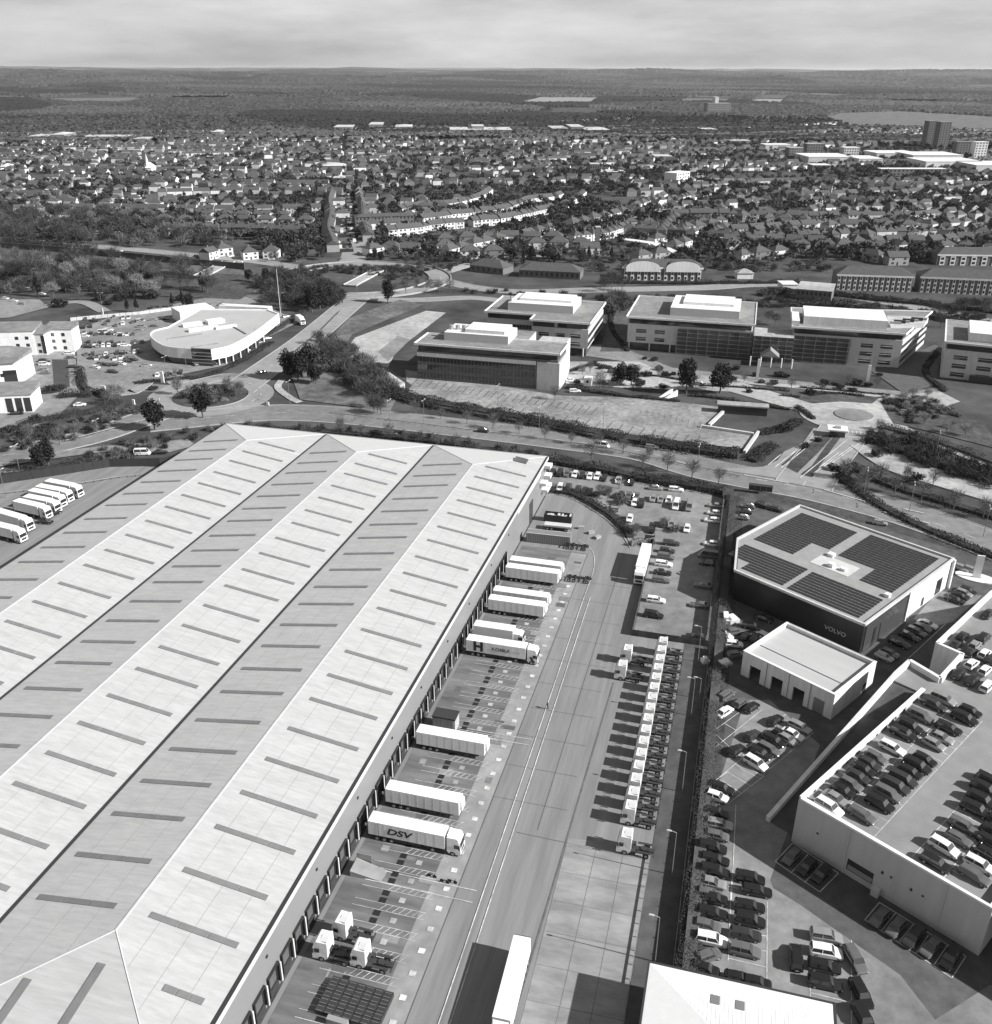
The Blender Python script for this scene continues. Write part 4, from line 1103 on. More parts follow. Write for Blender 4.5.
park(Ys, [(625,724,'w','e'),(583,765,'w','s'),(522,772,'b','h'),(553,795,'s','h'),(478,800,'b','e'),(450,850,'g','e'),(400,872,'b','e'),(375,932,'w','u')], -47, 'from the top right in the slanted row facing the ramp', 'cars in the service lot')
GD = 'cars in the column beside the hedge'
park(Yt, [(325,145,'b','e',-30),(290,212,'w','h',-28),(285,340,'b','h'),(310,430,'s','e'),(290,520,'d','h'),(255,615,'b','u'),(275,710,'b','e'),(275,802,'b','u'),(250,890,'s','s'),(230,980,'d','h')], -15, 'from the top in the column beside the hedge', GD)
park(Zs2, [(170,95,'b','h'),(160,165,'b','e'),(135,228,'g','h'),(155,298,'w','u'),(140,378,'g','h',20),(125,445,'b','h',-20)], -15, 'from the top in the lower column beside the hedge', GD)
park(Yt, [(550,858,'b','u'),(605,955,'b','e')], -15, 'from the top in the right hand column by the hedge', GD)
park(Zs2, [(345,132,'b','e'),(345,203,'b','u'),(325,272,'d','e'),(320,352,'g','u'),(290,490,'b','h'),(380,512,'b','h')], -15, 'from the top in the middle of the lower double column', GD)
GE = 'cars parked loose on the deck forecourt'
park(Zs2, [(725,282,'s','u',-12),(725,358,'w','u',-12),(715,430,'b','e',-12),(718,512,'b','u',-12)], -12, 'from the top in the stack of four on the open forecourt', GE)
park(Zs2, [(575,385,'b','u',80),(868,398,'d','u',-82),(898,568,'b','u',-82),(912,690,'b','u',-82)], 80, 'from the left of those standing upright on the open forecourt', GE)
GF = 'cars against the foot of the deck wall'
park(Yv, [(135,330,'d','h'),(200,372,'d','h'),(262,405,'d','h')], 222, 'from the left in the marked bay of three under the deck wall', GF)
park(Yv, [(510,590,'d','h'),(580,633,'g','h'),(655,672,'d','e'),(732,715,'g','s'),(815,762,'d','u')], 222, 'from the left in the marked bay of five under the deck wall', GF)
GG = 'cars on the rooftop car park'
Z0 = DHF
park(Yd, [(135,595,'w'),(168,555,'s'),(200,518,'d'),(236,487,'d'),(268,452,'d'),(295,418,'d'),(322,393,'d'),(352,362,'d'),(430,318,'w','e'),(482,252,'b','u'),(510,218,'d'),(560,170,'d'),(622,115,'d'),(668,92,'s')], -47, 'from the near end in the row along the ramp parapet', GG, z=Z0)
park(Yd, [(290,630,'g','e'),(372,578,'b'),(408,532,'d','u'),(445,497,'d'),(480,465,'d'),(512,430,'b'),(545,402,'d'),(580,372,'b'),(622,300,'s'),(655,268,'s'),(692,225,'b'),(765,180,'b','u'),(792,147,'b')], -47, 'from the near end in the second row of the rooftop', GG, z=Z0)
park(Yd, [(632,852,'b','e'),(672,782,'w','u'),(738,742,'g','h'),(762,680,'d','e'),(818,605,'b','u'),(845,562,'b','u'),(862,512,'b'),(885,470,'b')], -47, 'from the near end right of the rooftop aisle', GG, z=Z0)
park(Yd, [(812,912,'g','e'),(838,862,'w','e'),(880,815,'b'),(895,760,'b'),(910,720,'b','u'),(945,670,'b')], -47, 'from the near end in the row at the right picture edge', GG, z=Z0)
park(Ye, [(820,345,'d'),(655,490,'d'),(610,545,'d'),(735,545,'s','h'),(790,500,'b','u'),(705,590,'b','h'),(797,602,'w','h'),(715,668,'w','h'),(800,708,'w','h'),(632,728,'b','e'),(722,768,'b','e'),(815,808,'w','e'),(850,640,'d')], 43, 'counted downward on the upper part of the rooftop', GG, z=Z0)
GH = 'display cars in front of the solar roofed showroom'
park(Ye, [(648,52,'w','h',-47),(712,66,'s','h',-47),(690,198,'b','h'),(665,215,'s','h'),(640,235,'b','h'),(608,258,'b','e')], -47, 'from the top beside the white wall of the solar showroom', GH)
park(Ye, [(432,412,'w','s'),(398,438,'g','h'),(362,462,'g','e'),(318,492,'b','e'),(250,535,'b','u'),(190,600,'g','h'),(155,622,'s','h')], -47, 'from the top in the slanted row at the glazed side', GH)
ZL = ZM(0,300,7.086)
GI = 'cars around the curved showroom'
def far(lst, ang, ph, g=GI): park(ZL, lst, ang, ph, g, parts=False, jitter=5)
far([(590,195,'d'),(640,188,'d'),(745,172,'d'),(768,212,'w','e',10),(820,182,'d'),(870,168,'w'),(940,158,'d'),(975,150,'w')], -70, 'from the left in the back row beside the curved showroom')
far([(600,255,'w','e',5),(735,232,'w','v',10),(860,245,'w','e',12),(985,215,'w')], 5, 'from the left in the open lane beside the curved showroom')
far([(600,330,'d'),(640,330,'d'),(690,328,'s'),(730,324,'w'),(770,322,'w'),(815,322,'d'),(890,320,'w','e',10),(960,290,'s')], -70, 'from the left in the third row from the back by the flats')
far([(610,388,'g'),(655,387,'d'),(710,392,'w'),(750,387,'w'),(790,386,'s'),(830,377,'d'),(870,376,'d'),(915,370,'s'),(955,368,'w'),(985,366,'d')], -70, 'from the left in the close packed fourth row by the flats')
far([(680,478,'w'),(720,450,'s'),(760,462,'d'),(800,460,'d'),(862,452,'w'),(905,436,'d'),(945,424,'d'),(800,512,'d')], -20, 'from the left in the front row of the showroom lot')
far([(492,380,'w','e'),(510,410,'d'),(525,475,'d'),(520,537,'s')], 5, 'from the top in the lane beside the dark courtyard')
far([(315,435,'d'),(315,455,'w'),(315,495,'s'),(322,520,'d')], 5, 'from the top in the bays between the flats')
far([(565,742,'w','s',10),(120,806,'d','e',5),(255,868,'d','e',25)], 10, 'from the right on the access lanes below the flats')
Zn = ZM(130,290,6.2)
def far2(lst, ang, ph, g=GI): park(Zn, lst, ang, ph, g, parts=False, jitter=5)
far2([(20,430,'d'),(45,378,'d'),(60,322,'s'),(75,228,'s'),(60,190,'w'),(150,225,'g'),(145,185,'s'),(215,180,'d')], 5, 'counted upward at the left wall of the curved showroom')
far2([(100,468,'w','s',25)], 25, 'car turning alone in front of the curved showroom')
far2([(170,528,'w'),(232,525,'d'),(275,518,'d'),(312,512,'d')], -75, 'from the left in the kerbside bays before the curved showroom')
far2([(430,462,'g'),(470,455,'d'),(515,460,'d')], 35, 'from the left beside the dark glazed notch')
far2([(540,428,'w'),(655,402,'w'),(715,376,'w'),(800,326,'s'),(850,300,'s'),(925,218,'w'),(970,165,'w')], 45, 'from the left on display along the road face of the curved showroom')
ZF = ZM(0,240,4.96)
park(ZF, [(145,243,'w'),(210,268,'w'),(25,290,'w'),(70,302,'w'),(110,318,'s')], -12, 'counted from the top in the wooded car park by the flats', 'cars in the wooded car park', parts=False)
ZB = ZM(0,360,4.96)
park(ZB, [(600,475,'d'),(708,463,'w','v'),(795,458,'d')], 5, 'from the left on the lane along the dark fence', 'cars on the lane along the fence', parts=False)
park(at, [(483,431,'d','h',-17),(602,446,'w','v',-15),(652,447,'s','e',-16),(395,436,'d','h',-10),(880,523,'s','h',-20)], -15, 'from the far left of those driving behind the warehouse', 'cars driving on the dual carriageway', parts=False)
park(at, [(338,297,'w','h',20),(292,373,'d','h',40),(262,372,'s','h',40),(372,276,'w','v',0)], 40, 'counted from the junction down the climbing road', 'cars on the climbing road', parts=False)
park(at, [(163,256,'d','h',0),(182,259,'d','h',0),(192,258,'w','h',0),(120,251,'w','h',0),(60,248,'s','h',0),(88,247,'d','h',0),(240,262,'w','h',0)], 0, 'counted along the pale slip road above the motorway', 'cars on the slip road', parts=False)
park(at, [(575,391,'w','e',5),(560,377,'s','s',30),(571,380,'w','s',10),(588,379,'w','e',-10),(700,384,'s','s',-15),(603,383,'d','u',-15),(640,381,'d','s',-10),(612,372,'d','h',-10),(905,412,'s','h',-10),(884,432,'d','h',5),(918,405,'d','s',-20)], -10, 'counted from the left on the paving of the office park', 'cars in the office park', parts=False)
lst = [(at(372+i*6.2+random.uniform(-2,2), 205+random.uniform(0,55), 0)) for i in range(10)]
for i, p in enumerate(sorted([(350+random.uniform(-9,9), 200+i*5.4) for i in range(12)], key=lambda t: -t[1])):
    car(at(*p), random.choice([85,95,265]), random.choice(['hatchback','saloon','suv']), random.choice(['white','dark','grey','silver']), 'small car, %s counted back along the broad shopping street' % nth(i+1), 'cars on the shopping street', 0, False)

# ---------------------------------------------------------------- lorries
def cab_parts(T, x, tone=M_white, big=True):
    """tractor unit with its front bumper at local x; faces +x"""
    h = 3.75 if big else 3.1; w = 1.24
    c = MB()
    prof = [(0,.45),(0,1.35),(-.06,1.9),(-.2,2.85),(-.42,h-.25),(-.7,h),(-2.4,h),(-2.4,.95),(-1.95,.45)]
    n = len(prof)
    pts = [(x+a, -w, z) for a, z in prof]+[(x+a, w, z) for a, z in prof]
    for i, (a, z) in enumerate(prof):     # narrow towards the roof
        k = w*(1 if z < 2.6 else .93)
        pts[i] = (x+a, -k, z); pts[i+n] = (x+a, k, z)
    c.add(pts, [tuple(range(n)), tuple(range(n,2*n))[::-1]]+[(i,i+n,(i+1) % n+n,(i+1) % n) for i in range(n)])
    cab = c.build('cab', tone, T)
    g = MB(); g.add([(x-.09,-1.1,1.82),(x-.09,1.1,1.82),(x-.24,1.04,2.78),(x-.24,-1.04,2.78),(x+.0,-1.1,1.84),(x+.0,1.1,1.84),(x-.14,1.04,2.80),(x-.14,-1.04,2.80)], [(4,5,6,7),(0,4,7,3),(1,2,6,5),(0,1,5,4),(3,7,6,2)])
    g.build('windscreen', M_glass, cab)
    for s in (-1, 1):
        g = MB(); g.box(x-1.15, x-.38, s*w*1.005-.02, s*w*1.005+.02, 1.75, 2.5); g.build('side_window', M_glass, cab)
        g = MB(); g.box(x-.3, x-.12, s*1.42-.1, s*1.42+.1, 1.8, 2.6); g.build('mirror', M_dark, cab)
        g = MB(); g.box(x-.02, x+.03, s*.95-.2, s*.95+.2, .62, .84); g.build('headlight', M_lamp, cab)
    g = MB(); g.box(x-.0, x+.035, -.8, .8, .95, 1.55); g.box(x-.0, x+.05, -1.2, 1.2, .42, .58); g.build('grille', M_dark, cab)
    g = MB(); g.add([(x-2.38,-1.05,h),(x-2.38,1.05,h),(x-1.0,.8,h),(x-1.0,-.8,h),(x-2.38,-1.05,h+.3),(x-2.38,1.05,h+.3)], [(0,3,2,1),(4,5,2,3),(0,1,5,4),(0,4,3),(1,2,5)]); g.build('roof_deflector', tone, cab)
    g = MB(); g.box(x-1.6, x-1.1, -.32, .32, h+.003, h+.035); g.build('roof_hatch', M_dark, cab)
    return cab
WHL = MB().wheel(0,0,0,.5,.34,14,0); WHL.wheel(0,0,0,.27,.36,10,1); WHL = WHL.mesh('wheel', [M_black, M_steel])
def wheels(T, xs, y=1.11):
    for x in xs:
        for s in (-1, 1): link('wheel', WHL, T, (x, s*y, .5))
def tractor_chassis(T, x):
    g = MB(); g.box(x-6.1, x-1.0, -.42, .42, .62, .95); g.box(x-3.1, x-2.2, -1.2, -.5, .5, 1.1); g.box(x-3.2, x-2.2, .5, 1.2, .5, 1.1); g.box(x-6.2, x-6.05, -1.15, 1.15, .6, .85)
    for s in (-1, 1): g.box(x-5.75, x-3.35, s*1.03-.22, s*1.03+.22, 1.04, 1.1)
    g.build('chassis', M_dark, T)
    g = MB(); g.cyl(x-4.4, 0, .95, 1.15, .5, n=12); g.box(x-5.3, x-4.4, -.3, .3, .96, 1.1); g.build('fifth_wheel', M_dark, T)
    g = MB(); g.box(x-2.6, x-2.3, -.5, .5, 1.0, 1.9); g.build('air_tank_rack', M_dark, T)
def trailer_parts(T, x0, L=13.6, legs=True, tone=M_white, H=4.0, fridge=False):
    """x0 = rear; runs to x0+L"""
    g = MB(); g.box(x0+.06, x0+L, -1.27, 1.27, 1.2, H); b = g.build('trailer_body', tone, T)
    g = MB(); 
    g.box(x0, x0+.12, -1.29, 1.29, 1.1, H+.02); g.build('rear_frame', M_dark, T)
    g = MB()
    for k in range(1, int(L//1.5)):
        for s in (-1, 1): g.box(x0+k*1.5, x0+k*1.5+.03, s*1.275-.012, s*1.275+.012, 1.25, H-.05)
    g.build('side_ribs', M_panel, T)
    g = MB(); g.box(x0+.1, x0+L-.1, -.45, .45, .85, 1.19); g.box(x0+3.9, x0+L-4.2, -1.2, -1.1, .5, 1.1); g.box(x0+3.9, x0+L-4.2, 1.1, 1.2, .5, 1.1); g.box(x0+.1, x0+.25, -1.2, 1.2, .45, .65); g.build('chassis', M_dark, T)
    wheels(T, [x0+1.6, x0+2.9, x0+4.2])
    if legs:
        for s in (-1, 1):
            g = MB(); g.box(x0+L-3.2, x0+L-3.0, s*.8-.08, s*.8+.08, 0, 1.1); g.build('landing_leg', M_dark, T)
    if fridge:
        g = MB(); g.taper(x0+L+.001, x0+L+.5, -.95, .95, 2.1, 3.85, 0, .12, .1); g.build('cooling_unit', M_white, T)
    return b
def artic(p, ang, label, group=None, fridge=False, lettering=None, tone=M_white, cabt=M_white, L=13.6):
    """p = centre of the rear edge of the trailer"""
    T = thing('articulated_lorry', label, 'lorry', (p.x, p.y, 0), R(ang), group)
    trailer_parts(T, 0, L=L, legs=False, tone=tone)
    x = L+2.75; cab_parts(T, x, cabt); tractor_chassis(T, x); wheels(T, [x-1.4, x-4.9]); 
    if lettering: lettering(T)
    return T
def trailer(p, ang, label, group=None, fridge=True):
    T = thing('box_trailer', label, 'trailer', (p.x, p.y, 0), R(ang), group); trailer_parts(T, 0, fridge=fridge); return T
def tractor(p, ang, label, group=None):
    """p = front of the bumper"""
    T = thing('tractor_unit', label, 'lorry', (p.x, p.y, 0), R(ang), group); cab_parts(T, 0); tractor_chassis(T, 0); wheels(T, [-1.4, -4.9]); return T
def let_dsv(T):
    me = text_mesh('DSV', 1.75, 'lettering', .015, .05, shear=.25, sx=1.35); me.materials.append(mat('dark_lettering', .03, .5)); link('lettering', me, T, (5.5, -1.30, 2.5))
    g = MB(); g.box(1.9, 1.98, -1.30, -1.28, 1.25, 3.95); g.build('panel_line', M_dark, T)
def let_h(T):
    me = text_mesh('H', 3.2, 'lettering', .015, .16, sx=1.0); me.materials.append(MATS['dark_lettering']); link('lettering', me, T, (2.9, -1.30, 2.6))
    me = text_mesh('KOIBUI', 1.15, 'lettering', .015, .02, sx=1.1); me.materials.append(M_asphd); link('lettering', me, T, (8.0, -1.30, 2.6))
    g = MB(); g.box(10.4, 12.4, -1.30, -1.285, 2.45, 2.53); g.build('small_line_of_lettering', M_lot, T)
    g = MB(); g.add([(15.0,-1.26,.6),(15.9,-1.26,.6),(15.0,-1.26,2.0),(14.5,-1.26,2.0)], [(0,1,2,3)]); g.build('cab_stripe', M_dark, T)
REAR = -52.15
def dock(u): return E2(u, REAR+.35)
GT = 'white box trailers backed onto the dock doors'
trailer(dock(207.6), -15, 'white box trailer on the dock, farthest from the camera', GT)
trailer(dock(203.6), -15, 'white box trailer on the dock, second farthest from the camera', GT)
trailer(dock(191.5), -15, 'white box trailer on the dock, third farthest from the camera', GT)
trailer(dock(187.2), -15, 'white box trailer on the dock, fourth farthest from the camera', GT)
trailer(dock(136.0), -15, 'white box trailer on the dock just below the dark compactor', GT)
trailer(dock(119.8), -15, 'white box trailer on the dock next above the lettered DSV lorry', GT)
artic(dock(111.8), -15, 'white articulated lorry lettered DSV docked at the warehouse', None, lettering=let_dsv)
artic(dock(169.0), -15, 'white articulated lorry with a giant black H on its trailer side', None, lettering=let_h)
def rigid(p, ang, label, L=9.2, group=None):
    T = thing('rigid_lorry', label, 'lorry', (p.x, p.y, 0), R(ang), group)
    g = MB(); g.box(0, L, -1.27, 1.27, 1.1, 3.9); g.build('box_body', M_white, T)
    g = MB(); g.box(-.08, -.001, -1.29, 1.29, 1.0, 3.92); g.build('rear_door', M_steel, T)
    g = MB(); g.box(.1, L+1, -.45, .45, .7, 1.09); g.box(3, L-3, -1.2, 1.2, .5, .9); g.build('chassis', M_dark, T)
    cab_parts(T, L+2.35, big=False); wheels(T, [1.9, 3.2, L+1.0]); return T
rigid(dock(175.2), -15, 'white rigid lorry docked beside the lorry with the giant H')
# tractor units
GR = 'white tractor units parked nose out in one long rank'
TR0 = None
for k in range(16):
    u = 126.3+3.56*k; lab = 'white tractor unit, %s from the near end of the long rank' % nth(k+1)
    p = E2(u, -11.2)
    if TR0 is None: TR0 = tractor(p, 165, lab, GR)
    else: copy_thing(TR0, (p.x, p.y, 0), R(165+random.uniform(-1,1)), lab, GR)
for (u, v, a, lab) in ((119.6,-10.9,165,'white tractor unit standing alone at the near end of the rank'),
    (174.6,-18.3,165,'white tractor unit, farther of two parked out in front of the rank'),
    (168.3,-18.6,165,'white tractor unit, nearer of two parked out in front of the rank'),
    (87.4,-50.6,166,'white tractor unit nosed against the dock doors, left of the three'),
    (91.4,-49.3,163,'white tractor unit behind, topmost of the three nosed to the docks'),
    (87.6,-44.8,166,'white tractor unit parked tail out, right of the three near the docks')):
    p = E2(u, v); copy_thing(TR0, (p.x, p.y, 0), R(a), lab, 'white tractor units standing apart')
# dark chassis units
def shunter(p, ang, label):
    T = thing('skeletal_trailer', label, 'trailer', (p.x, p.y, 0), R(ang), 'dark skeletal chassis in the yard')
    g = MB(); g.box(0, 6.5, -.45, -.25, .8, 1.1); g.box(0, 6.5, .25, .45, .8, 1.1)
    for k in range(6): g.box(k*1.2, k*1.2+.2, -1.1, 1.1, .95, 1.12)
    g.build('frame', M_dark, T); wheels(T, [.8, 2.1, 5.4]); return T
p = at(577-12, 580.5); shunter(at(566, 579.5), -12, 'dark skeletal chassis parked beside the farthest trailers')
shunter(at(565, 547), -14, 'dark skeletal chassis beside the grey container')
# parked artic facing the camera, and the lone trailer lorry
a = at(647, 543, 4); b = at(636.5, 583, 3.5); d = b-a
artic(a, math.degrees(math.atan2(d.y, d.x)), 'white articulated lorry waiting beside the staff car park, facing the camera')
a = at(522.5, 935.5, 4); d = at(500, 1024, 4)-a
artic(a, math.degrees(math.atan2(d.y, d.x)), 'white articulated lorry driving down the yard, cut by the bottom edge')
# left hand yard
zl = ZM(0,440,7.086)
lr = [((330,268),(560,340)), ((265,305),(490,375)), ((215,335),(440,410)), ((178,378),(400,450)), ((108,408),(335,490)), ((-30,478),(205,575))]
names = ['topmost','second from the top','third from the top','fourth from the top','fifth from the top','lowest whole one']
for (q0, q1), nm in zip(lr, names):
    a = zl(q0[0], q0[1]+12, 4); b = zl(q1[0], q1[1], 3.2); d = b-a
    artic(a, math.degrees(math.atan2(d.y, d.x)), 'white articulated lorry in the left yard, %s of the group' % nm, 'white lorries parked in the left yard', L=max(7.5, d.length-2.4))
a = zl(-150, 560, 4); d = zl(105, 640, 3.2)-a
artic(a, math.degrees(math.atan2(d.y, d.x)), 'white lorry cut by the left edge, lowest in the left yard', 'white lorries parked in the left yard')
park(zl, [(325,580,'b','h',-10)], -10, 'car parked beside the left yard lorries', 'car by the lorries')
park(zl, [(385,520,'b','h',60)], 60, 'car tucked against the lorry fronts of the left yard', 'car by the lorry fronts')
a = at(305, 328); rigid(at(298,322), -60, 'white box lorry on the climbing road beside the curved showroom', 6)
# containers and racks at the top of the yard
def container(name, label, p, ang, L, W, H, m, cat='container', ribs=True):
    T = thing(name, label, cat, (p.x, p.y, 0), R(ang))
    g = MB(); g.box(0, L, -W/2, W/2, .1, H); g.build('body', m, T)
    if ribs:
        g = MB()
        k = .3
        while k < L: g.box(k, k+.12, -W/2-.05, -W/2+.001, .25, H-.15); g.box(k, k+.12, W/2-.001, W/2+.05, .25, H-.15); k += .5
        g.build('ribs', M_steel, T)
    g = MB(); g.box(-.03, L+.03, -W/2-.06, -W/2+.1, H-.05, H+.08); g.box(-.03, L+.03, W/2-.1, W/2+.06, H-.05, H+.08); g.build('top_rail', M_panel, T)
    return T
Z4y = ZM(440,470,3.543)
container('shipping_container', 'long grey container beside the warehouse wall', Z4y(308,248,0), -13, 12.2, 2.5, 2.9, M_clad)
T = thing('flatbed_trailer', 'flat trailer with a pale tarpaulin load near the corner', 'trailer', (*Z4y(368,205,0), 0), R(-13)); g = MB(); g.box(0, 8, -1.2, 1.2, .9, 1.1); g.build('bed', M_dark, T); g = MB(); g.box(.2, 7.8, -1.1, 1.1, 1.11, 1.6); g.build('load', M_panel, T); wheels(T, [1.2, 2.4, 6.5])
T = thing('open_skip', 'dark open topped skip with scrap beside the container', 'skip', (*Z4y(370,175,0), 0), R(-13)); g = MB(); g.box(0, 8, -1.3, -1.2, .2, 2.2); g.box(0, 8, 1.2, 1.3, .2, 2.2); g.box(0, .1, -1.2, 1.2, .2, 2.2); g.box(7.9, 8, -1.2, 1.2, .2, 2.2); g.box(.1, 7.9, -1.2, 1.2, .2, .4); g.build('bin', M_dark, T)
g = MB()
for k in range(16): x = random.uniform(.5, 7.3); g.box(x, x+.5, -1+random.random()*1.4, 1*random.random()+.1, 1.2, 1.6+random.random()*.7)
g.build('scrap', M_panel, T)
for i, (x, y) in enumerate([(500,208),(535,225),(558,242)]):
    p = Z4y(x, y); T = thing('pallet_stack', 'small pale stack of pallets, %s from the left in the yard corner' % nth(i+1), 'pallets', (p.x, p.y, 0), R(20*i), 'pallet stacks in the yard corner'); g = MB()
    for k in range(5): g.box(-.9, .9, -.5, .5, .05+k*.16, .16+k*.16)
    g.build('pallets', M_pave, T)
# compactor between trailers
p = E2(142.6, -50.6); T = thing('compactor', 'dark topped waste compactor standing between two dock bays', 'compactor', (p.x, p.y, 0), R(-15)); g = MB(); g.box(0, 4.6, -1.4, 1.4, 0, 2.9, 0); g.build('housing', M_pave, T); g = MB(); g.box(-.1, 4.7, -1.5, 1.5, 2.91, 3.2); g.build('roof', M_dark, T)
g = MB()
for k in range(6): g.box(.3+k*.75, .5+k*.75, -1.47, -1.401, .1, 2.8)
g.build('ribs', M_steel, T)
# dock canopy stub
p = E2(103.6, -51.5); T = thing('dock_ramp', 'pale ramp shaped like a wedge leading up to a door', 'ramp', (p.x, p.y, 0), R(-15)); g = MB(); g.add([(0,-1.5,0),(0,1.5,0),(0,1.5,1.2),(0,-1.5,1.2),(5.6,-1.2,0),(5.6,1.2,0)], [(0,4,5,1)[::-1],(3,2,5,4)[::-1],(0,3,4)[::-1],(1,5,2)[::-1],(0,1,2,3)]); g.build('slope', M_strip, T)
g = MB(); g.box(0, 2.6, 1.52, 1.6, 0, 2.2); g.build('side_panel', M_steel, T)
# cage of parcels near the bottom
T = thing('trolley_cages', 'dark block of stacked roll cages in the yard near the bottom', 'cages', (*E2(78.2, -46.5), 0), R(-17)); 
for i in range(7):
    g = MB(); x = i*1.35
    for k in range(5):
        y = k*1.15; g.box(x, x+1.27, y, y+1.1, .1, .85+.04*((i+k) % 2), 0); g.box(x+.06, x+1.04, y+.1, y+.14, .9, .93, 1); g.box(x+.06, x+1.04, y+.75, y+.79, .9, .93, 1)
    g.build('cage_row', [M_dark, M_steel], T)
g = MB(); g.box(2.2, 5.2, -1.0, -.2, .1, 1.2); g.build('pallet_truck', M_steel, T)
for i, (x, y) in enumerate([(510,690),(600,728),(655,730)]):
    p = ZM(360,780,7.086)(x, y); T = thing('bicycle', 'dark bicycle-like trolley, %s from the left on the apron below the DSV lorry' % nth(i+1), 'trolley', (p.x, p.y, 0), R(-20), 'dark trolleys on the apron')
    g = MB(); g.tube((-.5,0,.6),(.5,0,.6),.05); g.tube((.5,0,.3),(.5,0,1.1),.05); g.tube((-.5,-.3,.3),(-.5,.3,.3),.05); g.build('frame', M_dark, T)
    for x2 in (-.5, .5):
        g = MB(); g.wheel(x2, 0, .33, .33, .1); g.build('wheel', M_black, T)
# drive-on rubber bollards etc
def person(p, label):
    T = thing('person', label, 'person', (p.x, p.y, 0), R(200))
    bm_v = [(0,0,.95),(0,0,1.2),(0,0,1.45),(0,0,1.55),(0,0,1.68),(.0,-.1,.9),(.05,-.11,.5),(-.02,-.11,.08),(.1,-.11,.04),(0,.1,.9),(-.08,.12,.5),(-.18,.12,.1),(-.06,.12,.04),(0,-.2,1.42),(-.05,-.25,1.15),(.08,-.25,.92),(0,.2,1.42),(.05,.25,1.15),(.15,.25,.95)]
    e = [(0,1),(1,2),(2,3),(3,4),(0,5),(5,6),(6,7),(7,8),(0,9),(9,10),(10,11),(11,12),(2,13),(13,14),(14,15),(2,16),(16,17),(17,18)]
    r = [.15,.15,.15,.06,.11,.1,.08,.055,.05,.1,.08,.055,.05,.07,.05,.035,.07,.05,.035]
    me = bpy.data.meshes.new('body'); me.from_pydata(bm_v, e, []); me.materials.append(M_dark)
    o = link('body', me, T); sk = o.modifiers.new('skin', 'SKIN')
    for i, v in enumerate(me.skin_vertices[0].data): v.radius = (r[i], r[i]); v.use_root = (i == 0)
    o.modifiers.new('sub', 'SUBSURF').levels = 1
    g = MB(); g.cyl(0,0,1.0,1.46,.19,.2,8); g.build('hi_vis_vest', M_lot, T)
person(at(547.5, 709), 'person in dark clothing and a vest walking alone across the yard')
print('cars', len(ALLCARS))
# ---------------------------------------------------------------- trees
def rnd_tris(n, rad, hz, zc, size, el=1.0, seed=0, outward=0.0, shell=.55, flat=False):
    r = np.random.default_rng(seed)
    d = r.normal(size=(n,3)); d /= np.linalg.norm(d, axis=1)[:,None]
    k = r.random(n)**(1/3.)*(1-shell)+shell*r.random(n)**.5
    # lumpy outline
    lob = r.normal(size=(13,3)); lob /= np.linalg.norm(lob, axis=1)[:,None]
    f = .5+.62*np.max(np.clip((d@lob.T-.6)/.4,0,1), axis=1)
    c = d*k[:,None]*f[:,None]*np.array([rad,rad,hz])+np.array([0,0,zc])
    a = r.normal(size=(n,3)); a /= np.linalg.norm(a, axis=1)[:,None]
    a = a*(1-outward)+(d+np.array([0,0,.5]))*outward; a /= np.linalg.norm(a, axis=1)[:,None]
    b = np.cross(a, r.normal(size=(n,3))); b /= np.linalg.norm(b, axis=1)[:,None]
    s = size*(.6+.8*r.random(n))[:,None]
    p0 = c-a*s*el*.5; p1 = c+a*s*el*.5; q = b*s*.5
    if el > 3: return np.stack([p0-q*.6, p0+q*.6, p1], 1)
    return np.stack([p0-q, p0+q, p1], 1)
def tri_mesh(name, T, mats, idx=None):
    T = np.asarray(T, dtype=np.float32); n = len(T)
    me = bpy.data.meshes.new(name); me.vertices.add(n*3); me.vertices.foreach_set('co', T.reshape(-1))
    me.loops.add(n*3); me.loops.foreach_set('vertex_index', np.arange(n*3, dtype=np.int32))
    me.polygons.add(n); me.polygons.foreach_set('loop_start', np.arange(0, n*3, 3, dtype=np.int32))
    try: me.polygons.foreach_set('loop_total', np.full(n, 3, dtype=np.int32))
    except Exception: pass
    for m in mats: me.materials.append(m)
    if idx is not None: me.polygons.foreach_set('material_index', np.asarray(idx, dtype=np.int32))
    me.update(calc_edges=True); me.validate(); return me
def bare_meshes(seed, H=10.0, rad=3.6, m=None, n=520):
    random.seed(seed)
    t = MB(); t.tube((0,0,0), (0,0,H*.35), .24, .17, 7)
    for k in range(9):
        a = k*2.4+random.random(); z = H*(.25+.05*k); L = rad*(.55+.3*random.random())
        q = (math.cos(a)*L, math.sin(a)*L, z+L*.9)
        t.tube((0,0,z), q, .11, .03, 5)
        for j in range(3):
            b = a+random.uniform(-.9,.9); t.tube(tuple(q[i]*.55+(0,0,z)[i]*.45 for i in range(3)), (q[0]+math.cos(b)*L*.4, q[1]+math.sin(b)*L*.4, q[2]+random.uniform(0,1.5)), .05, .02, 4)
    t.tube((0,0,H*.35), (0,0,H*.9), .17, .03, 6)
    tm = t.mesh('trunk', M_bark)
    cm = tri_mesh('crown', rnd_tris(n, rad, H*.36, H*.62, .17, 9.0, seed, .55, .35), [m or M_twig])
    return tm, cm
